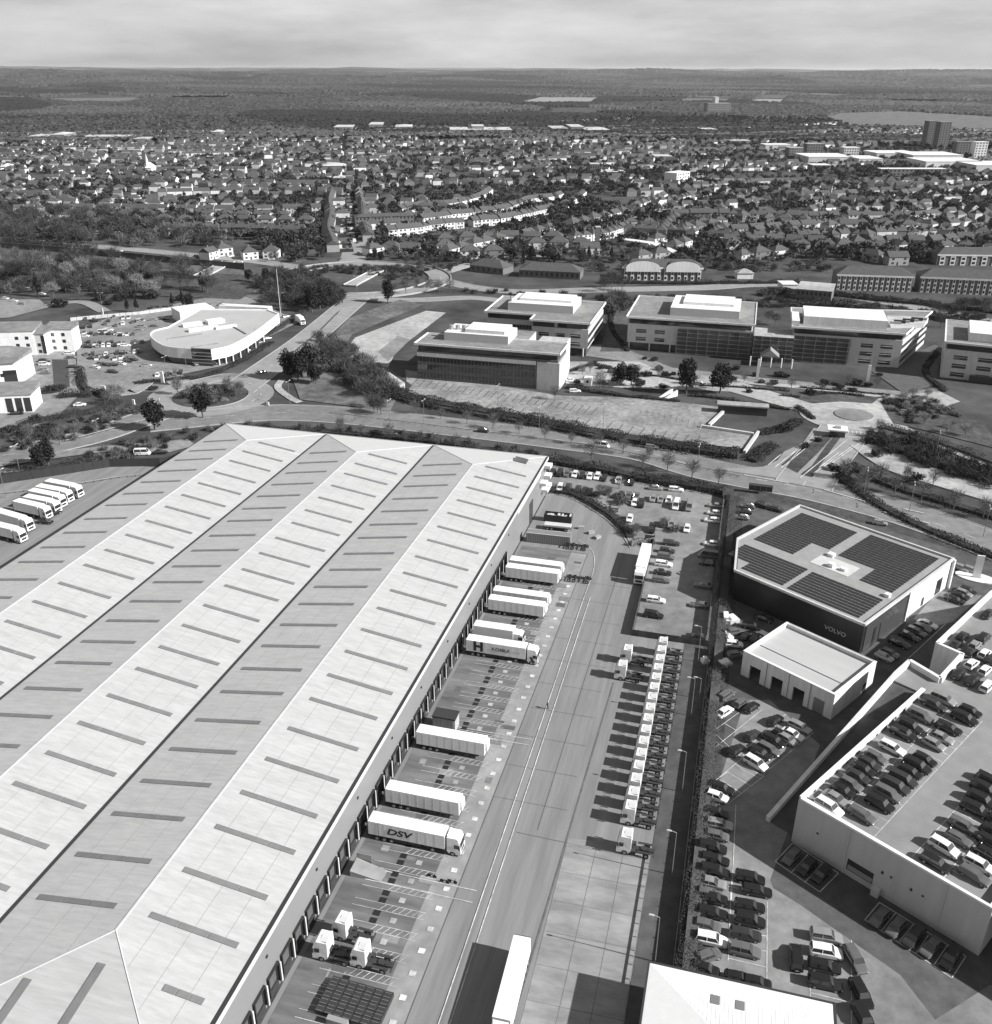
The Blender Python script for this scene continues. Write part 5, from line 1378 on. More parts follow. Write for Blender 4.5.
def ever_meshes(seed, H=11.0, rad=3.3, n=1500, cone=False):
    t = MB(); t.tube((0,0,0), (0,0,H*.75), .3, .08, 7); 
    for k in range(6): a = k*1.9; t.tube((0,0,H*(.3+.08*k)), (math.cos(a)*rad*.6, math.sin(a)*rad*.6, H*(.42+.08*k)), .1, .03, 5)
    tm = t.mesh('trunk', M_bark)
    T = rnd_tris(n, rad, H*.42, H*.56, .62, 1.1, seed, .1, .5)
    if cone:
        c = T.mean(axis=1, keepdims=True); k = np.clip((H-c[:,:,2:])/(H*.75), .1, 1.15); off = c*np.concatenate([k,k,np.ones_like(k)],2)-c; T = T+off
    return tm, tri_mesh('crown', T, [M_ever])
def bush_mesh(seed, rad, h, m, n=420, size=.4, el=1.2): return tri_mesh('foliage', rnd_tris(n, rad, h*.55, h*.5, size, el, seed, .3, .5), [m])
BARE = [bare_meshes(s, 8.5+s % 3, 3.0+.5*(s % 3), M_twig) for s in range(1, 5)]
BARED = [bare_meshes(s, 11, 5.0, M_twigd, 900) for s in range(11, 14)]
BAREL = [bare_meshes(s, 8, 4.0, M_twigl, 800) for s in range(21, 23)]
EVER = [ever_meshes(s, 10+s % 3, 3.3+.4*(s % 2)) for s in range(31, 35)]
CON = [ever_meshes(s, 13, 3.0, 1300, True) for s in range(41, 43)]
BUSH = [bush_mesh(s, 2.2, 2.4, M_hedge) for s in range(51, 54)]
BUSHL = [bush_mesh(s, 2.2, 2.6, M_twig, 500, .3, 4) for s in range(54, 56)]
NT = [0]
def tree(p, kind, label, group, s=1.0, sz=None):
    src = {'bare':BARE,'bared':BARED,'barel':BAREL,'ever':EVER,'con':CON}[kind]
    tm, cm = random.choice(src)
    T = thing({'bare':'bare_tree','bared':'bare_tree','barel':'blossom_tree','ever':'evergreen_tree','con':'conifer_tree'}[kind], label, 'tree', (p.x, p.y, 0), random.uniform(0, 6.28), group)
    T.scale = (s, s, sz or s)
    link('trunk', tm, T); link('crown', cm, T); NT[0] += 1; return T
KW = {'bare':'bare tree','bared':'dark bare tree','barel':'pale tree','ever':'evergreen','con':'conifer'}
def trees(pts, kind, phrase, group, s=1.0, Z=None, js=.15):
    for i, q in enumerate(pts):
        p = (Z or at)(q[0], q[1]) if not isinstance(q, Vector) else q
        k = q[2] if (not isinstance(q, Vector) and len(q) > 2) else kind
        sc = (q[3] if (not isinstance(q, Vector) and len(q) > 3) else s)*random.uniform(1-js, 1+js)
        tree(p, k, '%s, %s %s' % (KW[k], nth(i+1), phrase), group, sc)
def bushes(pts, phrase, group, s=1.0, light=False, Z=None):
    for i, q in enumerate(pts):
        p = (Z or at)(q[0], q[1]) if not isinstance(q, Vector) else q
        me = random.choice(BUSHL if light else BUSH)
        o = link('bush', me, None, (p.x, p.y, 0), random.uniform(0, 6)); k = s*random.uniform(.75, 1.25); o.scale = (k*random.uniform(.9,1.6), k, k)
        tag(o, 'rounded %s shrub, %s %s' % ('bare' if light else 'dark', nth(i+1), phrase), 'shrub', group)
def hedge(pts, w, h, label, m=M_hedge, z0=0, dens=5.0, size=.5, el=1.2):
    size *= .75; dens *= 1.5
    line = smooth_line([at(*q) if not isinstance(q, Vector) else q for q in pts], 5)
    core = MB(); ribbon(core, line, w*.5, z0, 0, z1=z0+h*.5)
    ls = resample(line, .5); n = int(len(ls)*.5*w*dens*1.9)
    r = np.random.default_rng(len(ls)*7+int(w*10)); idx = r.integers(0, len(ls)-1, n)
    P0 = np.array([[v.x, v.y] for v in ls]); d = P0[np.minimum(idx+1, len(ls)-1)]-P0[np.maximum(idx-1, 0)]; d /= np.linalg.norm(d, axis=1)[:,None]+1e-9
    off = (r.random(n)-.5)*w*(1+.15*np.sin(idx*.37)); nn = np.stack([-d[:,1], d[:,0]], 1)
    lump = .82+.25*np.sin(idx*.21)+.15*np.sin(idx*.053+1)
    z = z0+h*(.1+.95*r.random(n)**.6)*lump*(1-(np.abs(off)/w)**2*1.6)
    z = np.maximum(z, z0+.1); c = np.concatenate([P0[idx]+nn*off[:,None]+d*(r.random(n)[:,None]-.5), z[:,None]], 1)
    a = r.normal(size=(n,3)); a /= np.linalg.norm(a, axis=1)[:,None]; b = np.cross(a, r.normal(size=(n,3))); b /= np.linalg.norm(b, axis=1)[:,None]
    s = .85*size*(.6+.8*r.random(n))[:,None]
    T = np.stack([c-a*s*.5*el-b*s*.5, c-a*s*.5*el+b*s*.5, c+a*s*.5*el], 1)
    cm = core.mesh('core', [m])
    root = thing('hedge', label, 'hedge', (0,0,0)); link('branches', cm, root); link('foliage', tri_mesh('foliage', T, [m]), root); return root

# --- hedges
hedge([E2(20,2.6), E2(120,2.6), E2(200,2.4), E2(272,2.2)], 3.8, 2.0, 'long pale clipped hedge dividing the lorry yard from the dealer lots', M_hedgel, dens=26, size=.2)
hedge([Zc(30,60), Zc(180,85), Zc(330,112), Zc(500,150), Zc(640,172), Zc(760,190), Zc(860,205), Zc(900,215)], 6, 3.0, 'dark hedge along the far edge of the staff car park', dens=4)
hedge([Zc(60,203), Zc(170,222), Zc(300,292), Zc(380,350), Zc(440,430)], 4.0, 1.6, 'low scrubby hedge following the curved kerb above the yard', M_hedge, dens=4)
hedge([Zc(450,455), Zc(500,462), Zc(556,455)], 3, 1.6, 'short hedge stub by the parked lorry')
hedge([Zc(520,150), Zc(600,165), Zc(700,180)], 4, 2.5, 'dense shrub strip behind two lengthways cars')
hedge([at(395,396), at(430,404), at(516,419), at(603,436), at(680,449), at(738,457)], 9, 3.0, 'long dark shrub belt between the podium car park and the carriageway', M_hedge, dens=3.5, size=.6)
hedge([at(395,398), at(430,407), at(516,422), at(603,439)], 5, 2.2, 'thinner front row of the shrub belt by the carriageway', M_twigd, dens=3)
hedge([at(250,430), at(330,434), at(420,442), at(520,456)], 5, 2.2, 'ragged hedge between the warehouse and the carriageway', M_hedge, dens=3)
hedge([at(385,374), at(392,386), at(400,392)], 4, 2.0, 'hedge at the left end of the podium car park')
hedge([at(838,476), at(870,500), at(906,520), at(950,540), at(1000,560)], 5, 1.5, 'low hedge along the right verge of the carriageway', M_hedge, dens=4)
hedge([at(848,466), at(890,486), at(940,502), at(1000,520)], 5, 1.8, 'hedge between verge trees and the pale lot road', M_hedge, dens=4)
hedge([at(868,440), at(900,452), at(950,468), at(1000,485)], 8, 3.0, 'dense dark thicket to the right of the entrance road', M_hedge, dens=3.5, size=.6)
hedge([at(880,428), at(930,440), at(1000,466)], 6, 2.0, 'wide shrub bed below the east office', M_twigd, dens=3)
hedge([at(810,396), at(835,394), at(864,397)], 2.2, 1.3, 'short clipped hedge north of the fountain bed', dens=7)
hedge([at(796,408), at(806,414), at(814,420)], 2.6, 1.5, 'curved clipped hedge left of the fountain bed', dens=7)
hedge([at(884,402), at(902,408), at(910,418), at(908,424)], 2.8, 1.6, 'curved clipped hedge right of the fountain bed', dens=7)
hedge([at(760,434), at(785,430), at(800,420)], 5, 1.6, 'shrub bed beside the podium ramp')
hedge([at(752,462), at(765,450), at(775,446)], 6, 1.8, 'shrub corner by the entrance traffic lights')
hedge([at(720,402), at(760,406), at(790,410)], 3, 1.4, 'low hedge on the podium edge before the lawn')
hedge([at(566,388), at(620,396), at(680,402)], 3.5, 1.5, 'hedge strip between promenade and podium car park')
hedge([at(780,396), at(800,398)], 2.0, 1.0, 'small clump beside the lawn')
hedge([at(135,384), at(170,380), at(205,376), at(240,362), at(272,342)], 4, 1.2, 'low planted strip between the curved showroom and its road', dens=5)
hedge([at(-60,250), at(0,245), at(60,249), at(85,252)], 14, 6, 'dark scrub bank along the top of the motorway wall', M_hedge, dens=2, size=1.0)
hedge([at(-40,484), at(20,478), at(60,470), at(95,464)], 6, 3.5, 'dark overgrown hedge behind the left lorry yard', M_hedge, dens=3)
hedge([at(20,428), at(50,420), at(90,413), at(120,402)], 6, 2.5, 'scrub hedge on the verge below the flats', M_hedge, dens=3)
hedge([at(60,398), at(92,396)], 5, 3.0, 'square hedge clump by the flats garden')
hedge([at(80,372), at(83,386), at(88,392)], 4, 3.0, 'tall narrow hedge at the end of the dark courtyard')
hedge([at(20,395), at(45,394), at(60,392)], 3, 1.5, 'hedge in front of the corner flats')
hedge([at(240,352), at(300,316), at(320,300)], 5, 2.2, 'hedge along the left side of the climbing road', M_twigd, dens=3)
hedge([at(700,302), at(760,306), at(840,306), at(930,318), at(1000,330)], 10, 3.5, 'shrub belt behind the white offices', M_twigd, dens=2.6, size=.8)
hedge([at(760,296), at(800,292), at(870,300), at(940,306)], 8, 3.0, 'scrub along the road behind the splayed office', M_hedge, dens=2.6, size=.8)
hedge([at(600,283), at(700,284), at(800,283)], 5, 2.5, 'garden hedge in front of the gabled white terrace', M_hedge, dens=3, size=.7)
hedge([at(836,296), at(920,304), at(1000,314)], 6, 2.5, 'clipped hedge below the long terrace', M_hedge, dens=3, size=.7)
# --- grove round the small roundabout and embankments
trees([(155,430,'ever',1.25),(203,418,'ever',1.2),(40,470,'ever',.7),(49,466,'ever',.9),(289,379,'ever',1.1),(298,381,'ever',1.25),(308,378,'ever',1.2),(316,384,'ever',1.0),(621,386,'ever',1.15),(631,386,'ever',1.1),(686,394,'ever',1.35),(720,393,'ever',1.25),(388,303,'ever',1.3),(312,312,'ever',1.4),(320,309,'ever',1.3),(326,305,'ever',1.2)], 'ever', 'from the list running rightward across the middle ground', 'evergreens of the middle ground')
trees([(128,312,'con',.6),(137,312,'con',.6),(173,308,'con',.7),(183,308,'con',.75),(115,286,'ever',.8),(124,288,'ever',.9),(190,310,'ever',.7),(178,395,'bare',.8),(228,392,'bare',.8),(190,400,'bare',.7),(240,395,'bare',.6)], 'con', 'around the curved showroom, counted from the left', 'trees around the curved showroom')
trees([(330+t*3.4, 352+t*4.2+random.uniform(-5,8), 'bared', .62) for t in range(16)], 'bared', 'in the slanting belt by the podium, counted downward', 'dark bare trees of the slanting belt')
trees([(318+t*5+random.uniform(-3,3), 345+t*3.6+random.uniform(-9,6), 'bared', .6) for t in range(14)], 'bared', 'at the back of the slanting belt, counted downward', 'back trees of the slanting belt')
trees([(262+random.uniform(0,62), 286+random.uniform(0,26), 'bared', .85) for t in range(16)], 'bared', 'in the grove left of the climbing road, in no order', 'grove left of the climbing road')
trees([(250+t*9+random.uniform(-3,3), 273-abs(t-8)*.4+random.uniform(9,16), random.choice(['bared','bared','ever']), .8) for t in range(8)], 'bared', 'on the south rim of the large junction', 'trees on the junction rim')
trees([(300+t*14, 269+random.uniform(0,3), 'bared', .32) for t in range(8)], 'bared', 'on the north rim of the large junction, from the left', 'trees on the junction north rim')
trees([(395+t*11, 288+random.uniform(-2,6), 'bare', .8) for t in range(6)], 'bare', 'on the bank right of the junction', 'trees on the junction bank')
trees([(420+random.uniform(-16,46), 268+random.uniform(-5,2), 'bared', .7) for t in range(5)], 'bared', 'between junction ring and suburb road', 'trees between ring and suburb')
# bare park woodland at left
ptsL = sorted([(random.uniform(-20,215), random.uniform(262,300), random.choice(['bared','bare','bared','bared','barel']) if random.random() > .05 else 'con', random.uniform(.9,1.5)) for t in range(50)], key=lambda q: q[0])
trees(ptsL, 'bared', 'from the left in the rough parkland below the motorway', 'trees of the rough parkland')
trees([(54,298,'barel',1.1)], 'barel', 'and only large pale crown in the parkland', 'pale tree of the parkland')
ptsM = sorted([(random.uniform(-20,165), random.uniform(216,244), 'bared', random.uniform(.9,1.4)) for t in range(46)], key=lambda q: q[0])
trees(ptsM, 'bared', 'from the left in the wood above the motorway', 'trees of the wood above the motorway')
# street trees on the carriageway verges
trees([(340+t*23+random.uniform(-4,4), 432+t*3.5, 'bare', .62) for t in range(9)], 'bare', 'from the left on the near verge behind the warehouse', 'verge trees behind the warehouse', js=.2)
trees([Zc(250,60), Zc(500,85), Zc(620,108), Zc(740,140), Zc(870,170)], 'bare', 'from the left on the verge above the staff car park', 'verge trees above the staff car park', s=.7)
trees([(415+t*26, 414+t*5, 'bare', .6) for t in range(10)], 'bare', 'from the left in the shrub belt of the podium', 'trees in the podium shrub belt', js=.2)
trees([Zr(x, y) for x, y in [(490,335),(545,375),(570,360),(660,385),(750,410),(860,440),(960,470),(610,350),(700,350),(790,360)]], 'bare', 'from the left among the verge trees right of the entrance', 'verge trees right of the entrance', s=.7)
trees([Zr(x, y) for x, y in [(700,110),(740,90),(770,60),(720,60),(690,75),(800,110),(860,165),(610,170),(640,210),(760,150),(835,180),(900,190)]], 'barel', 'among the pale trees in the beds before the east office', 'pale trees before the east office', s=.55)
trees([(300+t*0+x, y, 'bare', .7) for x, y in [(290,372),(300,388),(250,388),(255,400)]], 'bare', 'beside the roundabout exit', 'trees beside the roundabout exit')
trees([(x, y, 'bare', .7) for x, y in [(60,445),(75,440),(110,426),(95,434),(30,440),(108,405),(112,397),(120,402)]], 'bare', 'on the verges of the west road', 'verge trees of the west road')
trees([(612,288,'bared',1.0),(622,291,'bared',.9),(604,292,'bared',.9),(775,325,'bared',.6),(768,322,'bared',.6)], 'bared', 'in the gaps between the white offices', 'trees between the white offices')
trees([(940+random.uniform(-12,45), 320+random.uniform(-10,14), 'bared', .75) for t in range(14)], 'bared', 'in the thicket between the splayed and east offices', 'thicket between two offices')
trees([Zc(x,y) for x, y in [(385,190),(330,240),(470,420),(600,395),(290,225)]], 'bare', 'among the shrubs of the staff car park', 'trees of the staff car park', s=.45)
bushes([Z7(x,y) for x, y in [(130,425),(150,450),(215,425),(240,428),(195,455),(105,485),(380,455),(420,460),(440,470),(500,455),(540,460),(330,490),(580,425),(480,480),(40,440),(60,400)]], 'in the beds before the white offices', 'shrubs before the white offices', .9)
bushes([Z9(x,y) for x, y in [(470,395),(500,410),(680,370),(720,375),(740,415),(760,490),(770,440),(690,440),(800,435),(400,470),(660,480),(560,460)]], 'on the promenade between the offices', 'promenade shrubs', .8)
bushes([Zr(x,y) for x, y in [(290,170),(270,175),(480,330),(500,320),(460,310),(700,345),(740,340),(600,260),(640,235),(360,230),(400,210),(610,215)]], 'around the entrance road and its beds', 'entrance shrubs', .9)
bushes([ZB(x,y) for x, y in [(180,310),(490,170),(520,185),(20,360),(60,355),(240,345),(760,150),(250,155),(300,150)]], 'on the verges below the flats', 'verge shrubs below the flats', 1.0)
bushes([Zc(x,y) for x, y in [(270,225),(380,235),(330,215),(400,260),(440,400),(470,385),(660,395)]], 'in the bare shrub island of the staff car park', 'island shrubs of the staff car park', .8, True)
bushes([ZF(x,y) for x, y in [(500,300),(540,320),(600,300),(680,230),(720,260),(750,290),(640,240),(300,330),(900,300),(430,230)]], 'in the rough grass behind the curved showroom', 'shrubs in the rough grass', 1.6)
trees([(560+t*26+random.uniform(-6,6), 374+t*1.3+random.uniform(-4,8), 'bare', .55) for t in range(13)], 'bare', 'from the left along the promenade before the offices', 'promenade trees')
hedge([at(600,368), at(640,374), at(690,382)], 2, 1.1, 'clipped hedge along the front of the glass link office'); hedge([at(700,386), at(740,388), at(790,392)], 2, 1.1, 'low hedge before the glazed link')
hedge([at(570,372), at(590,366), at(612,368)], 2.5, 1.2, 'curved planter hedge between two offices'); hedge([at(800,388), at(850,392), at(890,396)], 2, 1.1, 'low hedge before the splayed office')
hedge([at(905,402), at(930,408), at(960,418)], 3, 1.4, 'planted bed below the east office'); hedge([at(690,396), at(712,398), at(735,401)], 2.5, 1.3, 'short hedge behind the dark portal')
hedge([at(628,352), at(612,330), at(612,312)], 2.5, 1.6, 'hedge between the central and glass link offices'); hedge([at(944,392), at(925,372), at(940,350)], 3, 1.8, 'hedge beside the splayed office drive')
print('trees', NT[0])
# ---------------------------------------------------------------- lamp posts, masts, signals, fences, signs
def lamp(p, h, ang, label, group, double=False):
    T = thing('street_lamp', label, 'lamp', (p.x, p.y, 0), ang, group)
    g = MB(); g.tube((0,0,0), (0,0,h), .1, .06, 6); g.build('pole', M_clad, T)
    g = MB()
    for s in ((1,-1) if double else (1,)):
        g.tube((0,0,h), (s*.9,0,h+.25), .06, .05, 5)
    g.build('arm', M_steel, T)
    for s in ((1,-1) if double else (1,)):
        g = MB(); g.taper(s*1.2-.4, s*1.2+.4, -.14, .14, h+.16, h+.3, .1, .1, .04); g.build('lamp_head', M_panel, T)
def lamps(pts, h, ang, phrase, group, double=False, Z=None):
    for i, q in enumerate(pts):
        p = (Z or at)(*q[:2]); lamp(p, h, ang, 'tall street lamp, %s %s' % (nth(i+1), phrase), group, double)
lamps([(697.8,662),(691,716),(682,792),(671.8,875),(655,962)], 9, R(165), 'down the dark margin beside the pale hedge', 'lamps beside the pale hedge')
lamps([(690+30/3.285, 440+850/3.285)], 5, R(165), 'and only short one by the service yard debris', 'lamp by the service yard')
lamps([(424,424),(498,408),(539,431),(603,429),(698,453),(697,472),(935,458),(863,497),(909,512),(983,537),(100,445),(167,378),(20,472),(6,510-12),(290,404),(390,424)], 9, R(70), 'across the carriageway verges', 'lamps of the carriageways', True)
lamps([(129,375),(187,371),(257,350),(137,298),(282,312),(103,312),(300,278),(357,294),(427,306),(371,283),(210,238),(135,256),(45,256),(158,243),(120,246)], 10, R(0), 'around the curved showroom and junction', 'lamps around the junction', True)
lamps([Zc(300,85)], 9, 0, 'standing alone over the far row of the staff car park', 'lamp of the staff car park')
for (x, y) in ((281,318),):
    p = at(x, y); T = thing('mast', 'very tall slim mast beside the curved showroom roof', 'mast', (p.x, p.y, 0)); g = MB(); g.tube((0,0,0), (0,0,26), .22, .12, 6); g.build('pole', M_panel, T); g = MB(); g.cyl(0,0,25.5,26.2,.7,.5,8); g.build('head', M_dark, T)
def fence(pts, h, m, label, post=3.0, slat=False, z0=0):
    line = [q if isinstance(q, Vector) else at(*q) for q in pts]
    T = thing('fence', label, 'fence', (0,0,0))
    g = MB(); ribbon(g, line, .06, z0+.05, 0, z1=z0+h); g.build('panel', m, T)
    g = MB()
    for q in resample(line, post): g.box(q.x-.07, q.x+.07, q.y-.07, q.y+.07, z0, z0+h+.15)
    g.build('posts', M_dark, T)
def rail(pts, h, label, name='guard_rail', m=None, post=2.5):
    line = [q if isinstance(q, Vector) else at(*q) for q in pts]
    T = thing(name, label, 'barrier', (0,0,0)); g = MB(); ribbon(g, line, .1, h-.25, 0, z1=h); g.build('rail', m or M_steel, T)
    g = MB()
    for q in resample(line, post): g.box(q.x-.06, q.x+.06, q.y-.06, q.y+.06, 0, h-.1)
    g.build('posts', M_dark, T)
rail([E2(50,-5.25), E2(121,-5.25)], .8, 'low guard rail along the right edge of the concrete hardstanding', m=M_clad)
fence([E2(190,-.6), E2(271,-.6)], 2.2, M_asphd, 'dark mesh fence along the right side of the staff car park')
fence([E2(184,.4), E2(60,.4)], 2.0, M_dark, 'dark mesh fence between the yard margin and the pale hedge')
fence([Zc(562,420), Zc(520,600), Zc(448,905), Zc(820,960)], 1.7, M_asphd, 'dark fence round the near corner of the staff car park')
T = thing('retaining_wall', 'low grey wall behind the waiting lorry', 'wall', (0,0,0)); g = MB(); ribbon(g, [Zc(445,470), Zc(560,455), Zc(562,422)], .3, 0, 0, z1=1.8); g.build('wall', M_clad, T)
fence([(-20,487),(60,475),(110,467),(160,466),(182,462)], 2.8, M_dark, 'black fence screening the left lorry yard')
rail([(-30,498),(60,488),(120,478),(165,474)], .8, 'guard rail inside the black fence of the left yard')
fence([ZL(500,150), ZL(700,130), ZL(1000,105), ZL(1250,70)], 1.8, M_panel, 'pale fence behind the back row of the showroom lot')
rail([(66,442),(150,420)], .8, 'central barrier of the west road'); rail([(330,414),(460,430),(600,448),(740,478)], .8, 'central barrier of the carriageway behind the warehouse')
rail([(296,352),(318,334),(340,312)], .9, 'central barrier of the climbing road', m=M_dark)
T = thing('retaining_wall', 'long dark retaining wall above the motorway', 'wall', (0,0,0)); g = MB(); ribbon(g, [at(-80,241), at(0,248), at(80,254), at(160,262), at(245,270)], .8, 0, 0, z1=4.2); g.build('wall', M_asphd, T)
def bridge(a, b, w, label):
    T = thing('footbridge', label, 'bridge', (a.x, a.y, 0)); d = b-a; ang = math.atan2(d.y, d.x); L = d.length
    g = MB(); g.frame(0,0,ang); g.box(0, L, -w/2, w/2, .5, 1.1); g.build('deck', M_pave, T)
    for s in (-1, 1): g = MB(); g.frame(0,0,ang); g.box(0, L, s*w/2-.15, s*w/2+.15, 1.11, 1.5); g.build('parapet', M_panel, T)
    g = MB(); g.frame(0,0,ang); g.box(L*.46, L*.54, -w/2+.5, w/2-.5, 0, .49); g.build('pier', M_clad, T)
bridge(at(200,278), at(229,263), 9, 'pale bridge over the motorway left of the junction'); bridge(at(350,287), at(378,272), 8, 'short bridge crossing the middle of the junction')
# totem signs, flags, traffic islands
def totem(p, label, w=1.6, h=6, ang=R(-15), m=M_white):
    T = thing('totem_sign', label, 'sign', (p.x, p.y, 0), ang); g = MB(); g.box(-w/2, w/2, -.2, .2, .3, h); g.build('panel', m, T); g = MB(); g.box(-w/2-.2, w/2+.2, -.4, .4, 0, .3); g.build('base', M_clad, T)
p = at(976, 578); totem(p, 'tall white totem sign on a pale plinth by the carriageway', 1.8, 6.5)
T = thing('plinth', 'pale rounded forecourt plinth under the tall totem sign', 'plinth', (p.x, p.y, 0), R(-30)); g = MB(); g.prism([(5*math.cos(t/10*math.pi), 2.6*math.sin(t/10*math.pi)) for t in range(20)], 0, .28); g.build('slab', M_whitew, T)
totem(at(163,383), 'white totem sign before the curved showroom', 1.4, 5); totem(at(757,380), 'tall white flag totem left of the glazed link', 1.2, 9); totem(at(867,384), 'white flag totem before the splayed office', 1.2, 8); totem(at(103,316), 'small white sign post behind the flats', 1, 4); totem(at(134,405), 'small white sign on the roundabout approach', 1, 2.2); totem(at(104,400-7), 'white sign by the flats gate', 2, 3); totem(at(268,406), 'white arrow sign on the roundabout', 1, 1.6)
for i, (x, y) in enumerate([(860,413-10),(700,388),(600,375)]): pass
T = thing('gate_kiosk', 'white gate kiosk between the lanes at the turning circle', 'kiosk', (*at(836.5,436), 0), R(-15)); g = MB(); g.box(-2.6, 2.6, -2, 2, 0, 2.6); g.build('wall', M_glass, T); g = MB(); g.box(-3.4, 3.4, -2.8, 2.8, 2.61, 3.1); g.build('roof', M_white, T); g = MB(); g.box(-1, 1, -1, 1, 3.11, 3.6); g.build('roof_unit', M_steel, T)
for i in range(6):
    p = at(848+i*4, 433.5+i*.2); T = thing('bollard', 'white bollard, %s from the left of the line beside the kiosk' % nth(i+1), 'bollard', (p.x, p.y, 0), 0, 'bollards by the kiosk'); g = MB(); g.cyl(0,0,0,.9,.22); g.build('post', M_white, T)
T = thing('bus_shelter', 'glass bus shelter on the verge behind the solar roofed showroom', 'shelter', (*at(760,493), 0), R(-17)); g = MB(); g.box(-3.6, 3.6, -.9, .9, 2.5, 2.65); g.build('roof', M_dark, T); g = MB(); g.box(-3.5, 3.5, .8, .86, .3, 2.4); g.build('glass_wall', M_glassg, T)
g = MB()
for k in range(5): g.box(-3.55+k*1.75, -3.45+k*1.75, .7, .79, 0, 2.49)
g.build('posts', M_steel, T)
T = thing('pump_hut', 'small white walled equipment hut on the podium ramp', 'hut', (*at(588,385), 0), R(-15)); g = MB(); g.box(-1.6,1.6,-1.6,1.6,0,3.4); g.build('wall', M_white, T); g = MB(); g.box(-.5,.5,-1.66,-1.61,1.4,2.4); g.build('window', M_glass, T)
T = thing('ramp_portal', 'dark portal leading under the podium car park', 'portal', (*at(742,414), 0), R(-12)); g = MB(); g.box(-9,9,-1,3,0,3.2); g.build('opening', M_dark, T); g = MB(); g.box(-9.5,9.5,-1.3,3.3,3.21,3.7); g.build('lintel', M_pave, T)
T = thing('stair_block', 'pair of pale sloping stair walls in front of the evergreens', 'stairs', (*at(664,399), 0), R(35)); g = MB(); g.add([(0,-.4,0),(7,-.4,0),(7,-.4,2.4),(0,.4,0),(7,.4,0),(7,.4,2.4)], [(0,1,2),(3,5,4),(0,2,5,3),(1,4,5,2),(0,3,4,1)]); g.build('side_wall', M_white, T); g = MB(); g.add([(0,2.2,0),(7,2.2,0),(7,2.2,2.4),(0,3,0),(7,3,0),(7,3,2.4)], [(0,1,2),(3,5,4),(0,2,5,3),(1,4,5,2),(0,3,4,1)]); g.build('side_wall', M_white, T)
# embankment ramp wedge at the left end of the podium
T = thing('ramp_cover', 'pale angled ramp cover at the left end of the podium car park', 'ramp', (0,0,0)); g = MB(); g.prism([tuple(v) for v in (at(369,372), at(378,369), at(405,388), at(396,393))], 0, 2.2); g.build('side', M_panel, T); g = MB(); g.prism([tuple(v) for v in (at(380,368), at(386,367), at(412,386), at(408,390))], 0, .3); g.build('trench', M_dark, T)
# parcel of debris in the service yard
for i, (x, y, w, l, h, a, m) in enumerate([(200,110,1.6,4.4,1.6,80,M_white),(240,120,2.4,2.6,1.5,20,M_panel),(205,205,1.4,3.6,1.0,-60,M_white),(200,360,2.2,2.6,.9,10,M_pave),(178,375,2,2,1.2,15,M_panel),(85,355,1.6,1.6,1.4,10,M_white)]):
    p = Ys(x, y); T = thing('crate_stack', '%s pale heap, %s in the cluttered strip beside the hedge, counted downward' % (['long','broad','slim','flat','square','small'][i], nth(i+1)), 'crates', (p.x, p.y, 0), R(a)); g = MB(); g.box(-l/2, l/2, -w/2, w/2, 0, h*.6); g.build('base_layer', m, T); g = MB(); g.box(-l/2+.4, l/4, -w/2+.2, w/2-.3, h*.6+.01, h); g.build('top_layer', M_white, T)
# ---------------------------------------------------------------- suburb: houses
random.seed(21)
HT = {}
def house_parts(wall, hip, wide):
    key = (wall, hip, wide)
    if key in HT: return HT[key]
    W = {'semi':13.0,'terrace':8.2,'detached':10.5}[wide]; D = 8.6 if wide != 'terrace' else 8.8; H = 5.2; HR2 = 3.1
    wm = {'white':M_whitew,'pale':M_panel,'brick':M_brick,'grey':mat('pebbledash', .3, .9, .1, .8)}[wall]
    w = MB(); w.box(-W/2, W/2, -D/2, D/2, 0, H)
    r = MB(); r.hip(-W/2-.35, W/2+.35, -D/2-.4, D/2+.4, H+.002, H+HR2, 0, gable=not hip)
    c = MB(); c.box(-.5, .5, .6, 1.5, H+HR2-1.4, H+HR2+1.1)
    win = MB(); win.box(-.85, .85, -.06, .05, 0, 1.25); dr = MB(); dr.box(-.5, .5, -.06, .05, 0, 2.1)
    e = MB(); e.box(-1.6, 1.6, -1.0, 0, 0, 4.6)
    xs = (-W*.3, W*.3) if wide != 'terrace' else (-W*.22, W*.22)
    HT[key] = dict(W=W, D=D, H=H, w=w.mesh('wall', [wm]), r=r.mesh('roof', [M_tile if (wall != 'brick') else mat('brown_tile', .075, .85, .2, .5)]), c=c.mesh('chimney', [M_brick]),
                   win=win.mesh('window', [M_glassg]), d=dr.mesh('door', [M_dark]), e=e.mesh('bay', [wm]), xs=xs)
    return HT[key]
NAMEH = {'semi':'semi_detached_house','terrace':'terraced_house','detached':'detached_house'}
def house(p, ang, wall, hip, wide, label, group, s=1.0, parts=True):
    d = house_parts(wall, hip, wide)
    T = thing(NAMEH[wide], label, 'house', (p.x, p.y, 0), ang, group); T.scale = (s, s, s)
    link('wall', d['w'], T); r = link('roof', d['r'], T); link('chimney', d['c'], r)
    if parts:
        for x in d['xs']:
            for z in (.9, 3.4):
                link('window', d['win'], T, (x, -d['D']/2, z))
        link('door', d['d'], T, (0 if wide != 'semi' else -.8, -d['D']/2, 0))
    return T
def fieldpoly(pts): return [at(*q) for q in pts]
